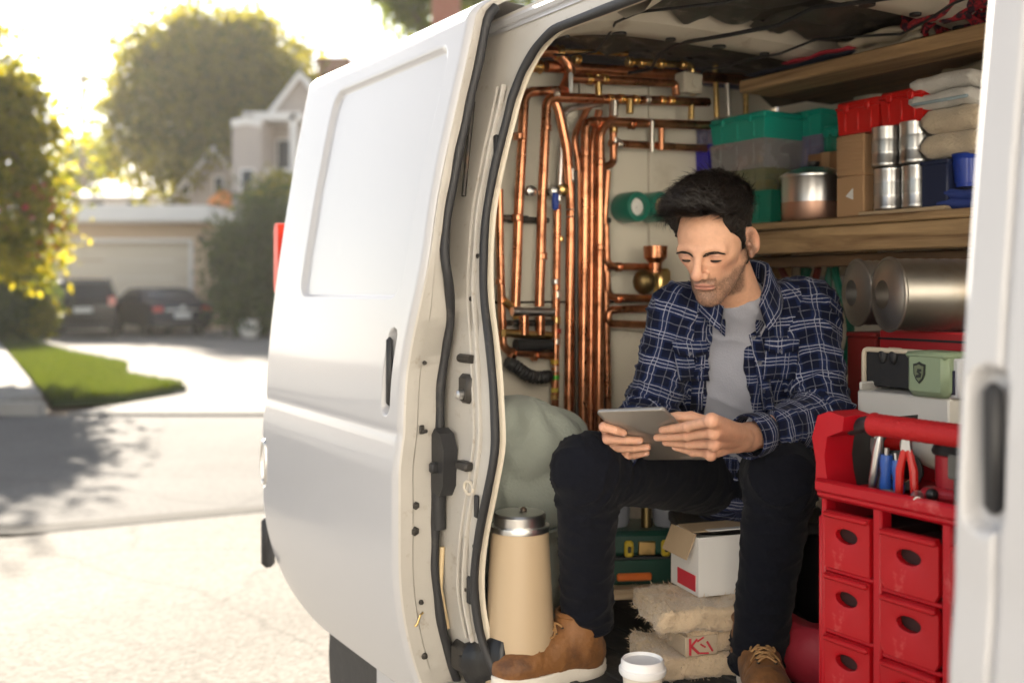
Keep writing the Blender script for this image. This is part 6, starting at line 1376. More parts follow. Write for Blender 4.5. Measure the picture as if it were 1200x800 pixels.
bp = N.new('ShaderNodeBump'); bp.inputs['Strength'].default_value = .45; bp.inputs['Distance'].default_value = .0014; L.new(n1.outputs[0], bp.inputs['Height']); L.new(bp.outputs[0], p.inputs['Normal'])
body = fast_mesh('body', to_man(Vall), Qall, sm, man); attr(body, 'skin_colour', np.c_[Call, np.ones(len(Call))])

# ---- hair
hair_m = mat('hair', (.007, .005, .0043), .45, var=.35, vs=40, spec=.45)
def hairline(P):                                # >0 where hair grows
    x, y, z = P[..., 0], P[..., 1], P[..., 2]; ax = np.abs(x)
    front = z - (.087 - .5 * np.clip(ax - .03, 0, .05)) + np.clip(y + .045, 0, 1) * 1.5                 # forehead line, receding at the temples
    back = (y - .012) * 1.2 + np.clip(z + .075, -.05, .02) * 1.0
    side_ = np.where((ax > .05), np.minimum((z + .022) * 1.0 + np.clip(y + .004, -1, .0) * 2.2 + np.clip(z - .02, 0, .1) * 1.2, .05), -.05)
    return np.maximum(np.minimum(front, z - .02 + np.clip(y, 0, .1) * .4), np.maximum(np.where(y > .028, np.minimum(back, z + .07), -.05), np.where(y > -.045, side_, -.05)))
def hthick(P):
    x, y, z = P[..., 0], P[..., 1], P[..., 2]
    top = np.clip((z - .025) / .075, 0, 1); top = top * top * (3 - 2 * top); fr = np.clip((.055 - y) / .10, 0, 1); ed = np.clip(hairline(P) / .026, 0, 1)
    return (.0030 + (.0235 * top + .014 * top * fr) * ed)
def cap_sdf(P):
    x, y, z = P[..., 0], P[..., 1], P[..., 2]
    sk_ = ell(P, (0, .016, .034), (.0735, .093, .082)); sk_ = smin(sk_, ell(P, (0, -.030, -.010), (.0615, .058, .080)), .03); sk_ = smin(sk_, cone(P, (0, .028, -.045), neck_l, .053, .060), .02)
    d = sk_ - hthick(P); q = ell(P, (-.010, -.050, .110), (.048, .042, .022)); d = smin(d, q, .02)
    return smax(d, -hairline(P) * .6 , .004)
Vq, Qq = snet(cap_sdf, (-.11, -.125, -.12), (.11, .135, .165), .0032)
hn = vnoise(Vq * np.array([1.6, .7, 1.0]), 75, 3, 3) * 1.7
cen = np.array([0, .016, .034]); dirv = Vq - cen; dirv /= np.linalg.norm(dirv, axis=1)[:, None]; Vq2 = Vq + dirv * (hn * .0022)[:, None]
capw = (HMn @ np.c_[Vq2, np.ones(len(Vq2))].T).T[:, :3]
hair = fast_mesh('hair', to_man(capw), Qq, hair_m, man)
# strands over the cap
me = hair.data; me.calc_loop_triangles(); rs = np.random.RandomState(2)
tri = np.concatenate([Qq[:, :3], Qq[:, [0, 2, 3]]]); A_, B_, C_ = Vq2[tri[:, 0]], Vq2[tri[:, 1]], Vq2[tri[:, 2]]; nr = np.cross(B_ - A_, C_ - A_); area = np.linalg.norm(nr, axis=1); nr = nr / (area[:, None] + 1e-12)
cenf = (A_ + B_ + C_) / 3; flip = ((cenf - cen) * nr).sum(1) < 0; nr[flip] *= -1
NS = 20000; wgt = area * (head_sdf(cenf.astype(np.float32)) > .0008) * (hairline(cenf) > .004); pick = rs.choice(len(tri), NS, p=wgt / wgt.sum()); ra, rb = rs.rand(NS, 1), rs.rand(NS, 1); f_ = ra + rb > 1; ra[f_] = 1 - ra[f_]; rb[f_] = 1 - rb[f_]
Pn = A_[pick] + (B_ - A_)[pick] * ra + (C_ - A_)[pick] * rb; Nn = nr[pick]
topw = np.clip((Pn[:, 2] - .055) / .04, 0, 1)
flow_top = np.array([-.25, -.80, .25]); flow_side = np.array([0, .55, -.75])
fl = flow_top * topw[:, None] + flow_side * (1 - topw)[:, None] + rs.normal(size=(NS, 3)) * .22
frw = np.clip((-.035 - Pn[:, 1]) / .03, 0, 1) * topw; fl = fl * (1 - frw)[:, None] + (np.array([-.50, -.30, .75]) + rs.normal(size=(NS, 3)) * .18) * frw[:, None]
fl -= Nn * (fl * Nn).sum(1)[:, None]; fl /= np.linalg.norm(fl, axis=1)[:, None] + 1e-9
ln_ = (.008 + .030 * topw) * (.5 + .9 * rs.rand(NS)); lift = (.12 + .30 * topw * rs.rand(NS) + .9 * topw * (rs.rand(NS) > .88) * rs.rand(NS))
SV, SF = [], []
K = 4
for k in range(K + 1):
    t_ = k / K; pt = Pn - Nn * .002 + (fl * (t_ * ln_)[:, None]) + Nn * ((lift * t_ - lift * .75 * t_ * t_) * ln_ + .0006)[:, None] - np.array([0, 0, 1]) * (.25 * topw * t_ * t_ * ln_)[:, None]
    # keep strands hugging the head
    wv = np.cross(fl, Nn) * (.00075 * (1 - .85 * t_))
    SV.append(pt - wv); SV.append(pt + wv)
SV = np.stack(SV, 1); base = np.arange(NS)[:, None] * (2 * (K + 1))
SQ = np.concatenate([base + np.array([[2 * k, 2 * k + 1, 2 * k + 3, 2 * k + 2]]) for k in range(K)]); SVw = (HMn @ np.c_[SV.reshape(-1, 3), np.ones(SV.shape[0] * SV.shape[1])].T).T[:, :3]
hs = fast_mesh('hair_strands', to_man(SVw), SQ, mat('hair_strand', (.011, .0075, .0062), .38, var=.4, vs=60, spec=.5), hair, False); hs['kind'] = 'stuff'
kb = np.flatnonzero((beard > .35) & (lipm < .2)); kb = kb[rs.randint(0, len(kb), 5200)]
e_ = .002; Vb = Vh[kb].astype(np.float32); nb_ = np.stack([head_sdf(Vb + A3(q)) - head_sdf(Vb - A3(q)) for q in ((e_, 0, 0), (0, e_, 0), (0, 0, e_))], 1); nb_ /= np.linalg.norm(nb_, axis=1)[:, None] + 1e-9
Vb = Vb + rs.normal(size=Vb.shape) * .0008; tip_ = Vb + (nb_ * .7 + np.array([0, -.2, -.7]) + rs.normal(size=Vb.shape) * .35) * (.0018 + .0016 * rs.rand(len(Vb), 1)); sd_ = np.cross(nb_, np.array([0.3, .2, 1.0])) * .00022
sv = np.stack([Vb - sd_, Vb + sd_, tip_], 1).reshape(-1, 3); svw = (HMn @ np.c_[sv, np.ones(len(sv))].T).T[:, :3]
stb = fast_mesh('stubble', to_man(svw), np.arange(len(sv)).reshape(-1, 3), mat('stubble_hair', (.030, .018, .013), .6), body, False); stb['kind'] = 'stuff'
# brows, lashes
def on_face(x, z, y0=-.14):                     # front surface point of the head at x, z
    ys = np.linspace(y0, 0, 300, dtype=np.float32); P = np.stack([np.full(300, x, np.float32), ys, np.full(300, z, np.float32)], -1); d = head_sdf(P); i = int(np.argmax(d < 0)); return np.array([x, ys[i], z])
def head_w(v): return tuple(to_man((HMn @ np.append(v, 1))[:3]))
dark_h = mat('brow_hair', (.022, .014, .010), .7)
for sx in (-1, 1):
    bV, bF = [], []
    for k in range(430):
        t_ = rs.rand(); x = sx * (.0105 + .041 * t_); zc = .0072 + .0046 * math.sin(min(1, t_ * 1.25) * 2.0) - .004 * max(0, t_ - .7) / .3; hw_ = .0048 * (1 - .6 * t_) * (1 if t_ > .06 else .6)
        z = zc + rs.uniform(-1, 1) * hw_; p0 = on_face(x, z) + np.array([0, -.0004, 0]); dx = sx * .0055; p1 = p0 + np.array([dx, -.0008, .0024 * (1 - 1.6 * t_)]); q = np.array([0, 0, .00035]); n_ = len(bV)
        bV += [head_w(p0 - q), head_w(p0 + q), head_w(p1)]; bF.append((n_, n_ + 1, n_ + 2))
    mesh_obj('eyebrow', bV, bF, dark_h, body, False)
    e = np.array([sx * .0315, -.0685, -.002]); pts = []
    for k in range(15):
        a = R(-66 + 132 * k / 14); el = R(-17 - 8 * (abs(k - 7) / 7) ** 2); pts.append(head_w(e + .0153 * np.array([math.sin(a) * math.cos(el), -math.cos(a) * math.cos(el), math.sin(el)])))
    B().tube(pts, [.0008 + .0022 * math.sin(math.pi * k / 14) for k in range(15)], 6).build('eyelash', dark_h, body)
    pts = []
    for k in range(11):
        a = R(-50 + 100 * k / 10); el = R(26 - 10 * abs(k - 5) / 5); pts.append(head_w(e + .0151 * np.array([math.sin(a) * math.cos(el), -math.cos(a) * math.cos(el), math.sin(el)])))
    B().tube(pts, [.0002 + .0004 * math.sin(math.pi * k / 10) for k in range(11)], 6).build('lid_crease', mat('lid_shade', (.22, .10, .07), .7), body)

# ---- shirt
def torso(P, g=0.0):
    Q = (P - Che) * A3((1, 1.30, 1)); Q2 = Q + Che; pl = (Pel - Che) * A3((1, 1.3, 1)) + Che; nk = (Nek - Che) * A3((1, 1.3, 1)) + Che
    d = ell(Q2, Che + A3((0, .02, .0)), (.165, .155, .20)); d = smin(d, cone(Q2, pl, Che, .155, .150), .06)
    sh_ = smin(cone(P, Nek + A3((-.01, .03, -.01)), SR + A3((0, .0, -.002)), .060, .066), cone(P, Nek + A3((.01, .03, -.01)), SL + A3((0, 0, -.002)), .060, .066), .03)
    return smin(d, sh_, .06) - g
def shirt_sdf(P):
    d = torso(P)
    for a, b_, ra, rb in ((SR, ER, .066, .055), (SL, EL, .068, .058)): d = smin(d, cone(P, a, b_, ra, rb), .035)
    fr = smin(cone(P, ER, WR + (WR - ER) * .02, .056, .041), cone(P, EL, WL + (EL - WL) * .06, .059, .042), .01); d = smin(d, fr, .025)
    # open front
    x, y, z = P[..., 0], P[..., 1], P[..., 2]; t = np.clip((z - 1.11) / (1.375 - 1.11), -.6, 1.2)
    xl = .4405 + .014 * t + .004 * np.sin(z * 40); xr = .5450 - .040 * t + .004 * np.sin(z * 34 + 1)
    wedge = np.maximum(np.maximum(xl - x, x - xr), y - 2.50)
    d = smax(d, -wedge, .006)
    nh = cone(P, Nek + A3((0, .01, -.02)), Nek + A3((-.02, -.04, .10)), .062, .066); d = smax(d, -nh, .008)
    # wrists stay open
    for w_, e_ in ((WR, ER), (WL, EL)): u_ = (w_ - e_) / np.linalg.norm(w_ - e_); d = np.maximum(d, np.where(np.linalg.norm(P - w_, axis=-1) < .12, (P - (w_ - u_ * .004)) @ u_, -1))
    return d
lo, hi = bounds([Pel - A3((0, 0, .06)), Che, Nek + A3((0, 0, .06)), SR, ER, WR, SL, EL, WL], .11)
Vs, Qs = snet(shirt_sdf, lo, hi, .0062)
# folds: pushed along the surface normal
def grad(f, V, e=.002):
    V = V.astype(np.float32); g_ = np.stack([f(V + A3(k)) - f(V - A3(k)) for k in ((e, 0, 0), (0, e, 0), (0, 0, e))], 1); return g_ / (np.linalg.norm(g_, axis=1)[:, None] + 1e-9)
def folds(V, bones, amp, sc, seed):
    """ridged noise, squeezed along the nearest limb so that folds run across it, stronger at the joints"""
    best = None; co = None; st = None
    for (a, b_, r_, joint) in bones:
        d = cone(V.astype(np.float32), a, b_, r_, r_); u_ = (b_ - a) / np.linalg.norm(b_ - a); t = (V - a) @ u_; rad = V - a - np.outer(t, u_)
        q = rad + np.outer(t * 2.1, u_); s_ = sum(np.exp(-(np.linalg.norm(V - j, axis=1) / .10) ** 2) for j in joint) if joint else np.zeros(len(V))
        if best is None: best, co, st = d.copy(), q.copy(), s_.copy()
        else: m = d < best; best[m] = d[m]; co[m] = q[m] + seed; st[m] = s_[m]
    n = np.array([1 - abs(mnoise.noise((x * sc, y * sc, z * sc))) * 2 for x, y, z in co]); n2 = np.array([mnoise.noise((x * sc * 2.3 + 7, y * sc * 2.3, z * sc * 2.3)) for x, y, z in co])
    return (np.clip(n, -1, 1) ** 3 * amp + n2 * amp * .35) * (.35 + .9 * np.clip(st, 0, 1))
bones = ((Pel, Che, .15, [Pel + A3((0, -.08, .08))]), (SR, ER, .06, [SR, ER]), (ER, WR, .05, [ER, WR]), (SL, EL, .06, [SL, EL]), (EL, WL, .05, [EL, WL]))
gs = grad(shirt_sdf, Vs); Vs2 = Vs + gs * folds(Vs, bones, .0105, 15, 3.0)[:, None]
# cloth coordinates per corner, chosen per face from the nearest body part
fc = Vs[Qs].mean(1).astype(np.float32); pd = np.stack([torso(fc) + .012] + [cone(fc, a, b_, ra, rb) for a, b_, ra, rb in ((SR, ER, .062, .055), (ER, WR, .055, .041), (SL, EL, .062, .057), (EL, WL, .057, .042))], 1); part = pd.argmin(1)
def coords(V, k):
    if k == 0: a = np.arctan2(V[:, 0] - Che[0], -(V[:, 1] - (Che[1] + .02))); return np.stack([a * .155, V[:, 2] - .10 * np.abs(V[:, 0] - Che[0]), np.zeros(len(V))], 1)
    a, b_, r_ = ((SR, ER, .06), (ER, WR, .048), (SL, EL, .06), (EL, WL, .05))[k - 1]; u_ = (b_ - a) / np.linalg.norm(b_ - a); s_ = np.cross(u_, A3((.3, -.2, 1)) if abs(u_[2]) < .8 else A3((1, 0, .1))); s_ /= np.linalg.norm(s_); v_ = np.cross(u_, s_)
    q = V - a; t = q @ u_; an = np.arctan2(q @ s_, q @ v_); return np.stack([an * r_ + .01 * k, t + .02 * k, np.zeros(len(V))], 1)
CC = np.zeros((len(Qs), 4, 3), np.float32); allc = [coords(Vs, k) for k in range(5)]
for k in range(5):
    m = part == k; CC[m] = allc[k][Qs[m]]
# angles jump by a full turn at the back seam
pr_ = np.array([.155, .06, .048, .06, .05])[part] * 2 * math.pi; span = CC[:, :, 0] - CC[:, :1, 0]; CC[:, :, 0] -= np.round(span / pr_[:, None]) * pr_[:, None]

def plaid(name):
    m = bpy.data.materials.new(name); m.use_nodes = True; N, L = m.node_tree.nodes, m.node_tree.links; p = N['Principled BSDF']; p.inputs['Roughness'].default_value = .9; p.inputs['Sheen Weight'].default_value = .04; p.inputs['Specular IOR Level'].default_value = .12
    a = N.new('ShaderNodeAttribute'); a.attribute_name = 'cloth'; tc = N.new('ShaderNodeTexCoord')
    wn = N.new('ShaderNodeTexNoise'); wn.inputs['Scale'].default_value = 14; wn.inputs['Detail'].default_value = 2; L.new(tc.outputs['Object'], wn.inputs[0])
    ad = N.new('ShaderNodeVectorMath'); ad.operation = 'MULTIPLY_ADD'; ad.inputs[1].default_value = (.016, .016, 0); L.new(wn.outputs[1], ad.inputs[0]); L.new(a.outputs['Vector'], ad.inputs[2])
    sx = N.new('ShaderNodeSeparateXYZ'); L.new(ad.outputs[0], sx.inputs[0])
    def M_(op, i0, i1=None, cl=False):
        n = N.new('ShaderNodeMath'); n.operation = op; n.use_clamp = cl
        for k, v in enumerate((i0, i1)):
            if v is None: continue
            if isinstance(v, (int, float)): n.inputs[k].default_value = v
            else: L.new(v, n.inputs[k])
        return n.outputs[0]
    def stripe(src, period, off, half, soft=.0007):
        f = M_('FRACT', M_('DIVIDE', M_('ADD', src, off), period)); d = M_('MULTIPLY', M_('ABSOLUTE', M_('SUBTRACT', f, .5)), period)
        r = N.new('ShaderNodeMapRange'); r.inputs[1].default_value = half + soft; r.inputs[2].default_value = half; L.new(d, r.inputs[0]); return r.outputs[0]
    X, Y = sx.outputs[0], sx.outputs[1]
    v = M_('MAXIMUM', M_('MAXIMUM', stripe(X, .056, 0, .0005), stripe(X, .056, .009, .0005)), M_('MULTIPLY', stripe(X, .056, .030, .0006), .35))
    h = M_('MAXIMUM', M_('MAXIMUM', stripe(Y, .062, 0, .0006), stripe(Y, .062, .008, .0005)), M_('MAXIMUM', stripe(Y, .062, .016, .0006), M_('MULTIPLY', stripe(Y, .062, .040, .0006), .3)))
    band = M_('MAXIMUM', M_('MULTIPLY', stripe(X, .056, .0045, .009, .003), .55), M_('MULTIPLY', stripe(Y, .062, .008, .012, .003), .6))
    w1 = N.new('ShaderNodeTexNoise'); w1.inputs['Scale'].default_value = 260; w1.inputs['Detail'].default_value = 3; L.new(tc.outputs['Object'], w1.inputs[0])
    w2 = N.new('ShaderNodeTexNoise'); w2.inputs['Scale'].default_value = 22; w2.inputs['Detail'].default_value = 3; L.new(tc.outputs['Object'], w2.inputs[0])
    ln = M_('MULTIPLY', M_('MAXIMUM', M_('MULTIPLY', v, .8), h), M_('MULTIPLY', M_('ADD', w1.outputs[0], .25), M_('MULTIPLY', M_('ADD', w2.outputs[0], .15), 1.5)), True)
    m1 = N.new('ShaderNodeMix'); m1.data_type = 'RGBA'; m1.inputs[6].default_value = (.0042, .0062, .021, 1); m1.inputs[7].default_value = (.014, .025, .085, 1); L.new(band, m1.inputs[0])
    m2 = N.new('ShaderNodeMix'); m2.data_type = 'RGBA'; m2.inputs[7].default_value = (.36, .37, .44, 1); L.new(ln, m2.inputs[0]); L.new(m1.outputs[2], m2.inputs[6]); L.new(m2.outputs[2], p.inputs['Base Color'])
    b = N.new('ShaderNodeBump'); b.inputs['Strength'].default_value = .35; b.inputs['Distance'].default_value = .001; L.new(w1.outputs[0], b.inputs['Height']); L.new(b.outputs[0], p.inputs['Normal']); MC[name] = m; return m
plaid_m = plaid('plaid_cloth')
shirt = fast_mesh('shirt', to_man(Vs2), Qs, plaid_m, man); attr(shirt, 'cloth', CC.reshape(-1, 3), 'FLOAT_VECTOR', 'CORNER')
def cloth_strip(name, rows, thick, m, parent, sc=1.0, off=(0, 0)):
    """rows: list of polylines (same length), lofted and given thickness; cloth coordinates follow the strip"""
    nr_, nc_ = len(rows), len(rows[0]); V = np.array(rows, float); 
    du = np.gradient(V, axis=0); dv = np.gradient(V, axis=1); nn = np.cross(du, dv); nn /= np.linalg.norm(nn, axis=-1)[..., None] + 1e-9
    V2 = np.concatenate([(V + nn * thick / 2).reshape(-1, 3), (V - nn * thick / 2).reshape(-1, 3)]); n = nr_ * nc_; Q = []
    for i in range(nr_ - 1):
        for j in range(nc_ - 1): a = i * nc_ + j; Q.append((a, a + 1, a + nc_ + 1, a + nc_)); Q.append((n + a, n + a + nc_, n + a + nc_ + 1, n + a + 1))
    rim = [(0, j) for j in range(nc_ - 1)] + [(i, nc_ - 1) for i in range(nr_ - 1)] + [(nr_ - 1, j) for j in range(nc_ - 1, 0, -1)] + [(i, 0) for i in range(nr_ - 1, 0, -1)]
    for k in range(len(rim)):
        a = rim[k][0] * nc_ + rim[k][1]; c = rim[(k + 1) % len(rim)]; c = c[0] * nc_ + c[1]; Q.append((a, n + a, n + c, c))
    Q = np.array(Q); o = fast_mesh(name, to_man(V2), Q, m, parent)
    cu = np.concatenate([[0], np.cumsum(np.linalg.norm(np.diff(V[0], axis=0), axis=1))]); cv = np.concatenate([[0], np.cumsum(np.linalg.norm(np.diff(V[:, 0], axis=0), axis=1))])
    uv = np.stack(np.meshgrid(cv + off[1], cu + off[0], indexing='ij')[::-1] + [np.zeros((nr_, nc_))], -1).reshape(-1, 3); uv = np.concatenate([uv, uv])
    attr(o, 'cloth', uv[Q].reshape(-1, 3), 'FLOAT_VECTOR', 'CORNER'); return o
# collar: stand and fall around the neck, open at the front
rows = []
ang = np.linspace(R(-152), R(152), 60)
for (r_, dz, fwd) in ((.069, -.022, 0), (.066, .015, 0), (.0655, .050, 0), (.068, .076, 0), (.076, .080, 0), (.090, .052, 0), (.106, .012, 0)):
    ring = []
    for a in ang:
        fr = max(0, (abs(a) - R(95)) / R(57)); rr_ = r_ * (1 + .10 * fr) ; x = math.sin(a) * rr_; y = math.cos(a) * rr_ * 1.02
        z = dz - (.050 + .40 * max(0, dz)) * fr ** 1.2 - (.016 * fr if r_ > .08 else 0) + .014 * math.cos(a); ring.append(Nek + A3((x - .004, y + .012 + .0 * fr, z + .012)))
    rows.append(ring)
cloth_strip('collar', rows, .0035, plaid_m, shirt)
# front placket edges, chest pockets, cuffs, buttons
def on_shirt(px, py, lift=.004):
    d = np.array(_ray(px, py)); ts = np.linspace(2.05, 2.65, 2400); P = (np.array([0, 0, CAM_H]) + ts[:, None] * d).astype(np.float32); s_ = shirt_sdf(P) - lift; i = int(np.argmax(s_ < 0)); return A3(P[i] if s_[i] < 0 else P[1300])
for (x0_, x1_, y0_, y1_, sk_) in ((788, 826, 402, 446, 8), (898, 936, 398, 444, -4)):
    rows = [[on_shirt(x0_ + (x1_ - x0_) * i / 10 + sk_ * j / 9, y0_ + (y1_ - y0_) * j / 9, .007) for i in range(11)] for j in range(10)]
    cloth_strip('chest_pocket', rows, .003, plaid_m, shirt, off=(.02, .03))
    rows = [[on_shirt(x0_ - 1 + (x1_ - x0_ + 2) * i / 10 + sk_ * j / 9, y0_ - 2 + (14 + 5 * (1 - abs(i - 5) / 5)) * j / 4, .012) for i in range(11)] for j in range(5)]
    cloth_strip('pocket_flap', rows, .003, plaid_m, shirt, off=(.035, .01))
rows = [[on_shirt(x + o_, y, .007) for x, y in ((831, 366), (828, 385), (827, 410), (825, 440), (824, 465), (823, 480))] for o_ in (0, -7, -14)]; cloth_strip('placket', rows, .003, plaid_m, shirt, off=(.0, .015))
rows = [[on_shirt(x + o_, y, .007) for x, y in ((876, 388), (881, 405), (886, 430), (890, 455), (894, 480))] for o_ in (0, 7, 14)]; cloth_strip('placket', rows, .003, plaid_m, shirt, off=(.0, .02))
for (px, py) in ((883, 395), (890, 425), (896, 458), (808, 414), (916, 411)):
    q = to_man(on_shirt(px, py, .013)); B().lathe([(.001, -.002), (.0052, -.0015), (.0052, .0012), (.0035, .0006), (.001, .0006)], 14, TM(q, rx=R(90))).build('button', mat('shirt_button', (.05, .055, .08), .3), shirt)
for w_, e_, r_ in ((WR, ER, .0435), (WL, EL, .0445)):
    u_ = (w_ - e_) / np.linalg.norm(w_ - e_); s_ = np.cross(u_, A3((0, 0, 1))); s_ /= np.linalg.norm(s_); v_ = np.cross(u_, s_)
    rows = [[w_ + u_ * t + (s_ * math.cos(a) + v_ * math.sin(a)) * (r_ + .0012 * math.sin(3 * a + t * 80)) for a in np.linspace(0, 2 * math.pi, 40)] for t in (-.046, -.03, -.012, .004)]
    cloth_strip('cuff', rows, .0035, plaid_m, shirt)

# ---- grey tee
def tee_sdf(P):
    d = smin(torso(P, -.012), cone(P, Che + A3((-.01, -.01, .04)), Nek + A3((-.006, -.008, .0)), .085, .0665), .03)
    d = np.maximum(d, (P - (Nek + A3((-.006, -.02, .026)))) @ A3((-.08, -.42, .90)))
    x, y, z = P[..., 0], P[..., 1], P[..., 2]; return np.maximum(d, np.maximum(np.abs(x - .495) - .15, y - 2.6))
lo, hi = A3((.32, 2.30, .90)), A3((.68, 2.62, 1.47)); Vt, Qt = snet(tee_sdf, lo, hi, .006)
gt_ = grad(tee_sdf, Vt); fn = np.array([mnoise.noise((x * 11 + z * 6, y * 8, z * 9 - x * 5)) for x, y, z in Vt]); Vt = Vt + gt_ * ((1 - np.abs(fn) * 2) ** 3 * .006)[:, None]
tee = fast_mesh('t_shirt', to_man(Vt), Qt, mat('tee_grey', (.27, .275, .32), .9, var=.06, vs=30, bump=.3, bs=300, sheen=.2), man)
def on_tee(px, py):
    d = np.array(_ray(px, py)); ts = np.linspace(2.1, 2.6, 500); P = (np.array([0, 0, CAM_H]) + ts[:, None] * d).astype(np.float32); s_ = tee_sdf(P) - .003; i = int(np.argmax(s_ < 0)); return P[i] if s_[i] < 0 else None
nbp = []
for px in range(836, 886, 4):
    for py in range(340, 395):
        q = on_tee(px, py)
        if q is not None: nbp.append(to_man(q)); break
if len(nbp) > 3: B().tube(fillet(nbp, .01, 3), .004, 8, flat=.8).build('neckband', MC['tee_grey'], tee)

# ---- trousers
def leg(P, h_, k_, a_, r0, r1, r2): 
    kf = k_ + A3((0, -.01, .012)); d = cone(P, h_, kf, r0, r1); d2 = cone(P, k_ + A3((0, -.0, .0)), a_, r1 * .97, r2); return smin(d, d2, .030)
def trous_sdf(P):
    d = smin(leg(P, HR, KR, AR, .098, .070, .055), leg(P, HL, KL, AL, .098, .071, .055), .03)
    d = smin(d, ell(P, Pel + A3((0, .02, .005)), (.175, .13, .115)), .05)
    for a_, k_ in ((AR, KR), (AL, KL)): u_ = (a_ - k_) / np.linalg.norm(a_ - k_); d = np.where(np.linalg.norm(P - a_, axis=-1) < .12, np.maximum(d, (P - (a_ + u_ * .012)) @ u_), d)
    return d
lo, hi = bounds([Pel, HR, KR, AR, HL, KL, AL], .15); Vp, Qp = snet(trous_sdf, lo, hi, .0068)
bonesp = ((HR, KR, .08, [HR, KR]), (KR, AR, .065, [KR + A3((0, .05, -.03)), AR]), (HL, KL, .08, [HL, KL]), (KL, AL, .065, [KL + A3((0, .05, -.03)), AL]))
gp_ = grad(trous_sdf, Vp); Vp = Vp + gp_ * folds(Vp, bonesp, .0085, 13, 5.0)[:, None]
tm_ = mat('trouser_navy', (.0050, .0058, .0100), .9, var=.15, vs=20, bump=.3, bs=350, sheen=.04, spec=.12)
trous = fast_mesh('trousers', to_man(Vp), Qp, tm_, man)
for a_, k_ in ((AR, KR), (AL, KL)):
    u_ = (a_ - k_) / np.linalg.norm(a_ - k_); s_ = np.cross(u_, A3((0, 1, 0))); s_ /= np.linalg.norm(s_); v_ = np.cross(u_, s_)
    B().tube([to_man(a_ + u_ * .008 + (s_ * math.cos(t) + v_ * math.sin(t)) * (.0575 + .002 * math.sin(3 * t))) for t in [k * 2 * math.pi / 40 for k in range(40)]], .0045, 8, closed=True).build('hem', tm_, trous)

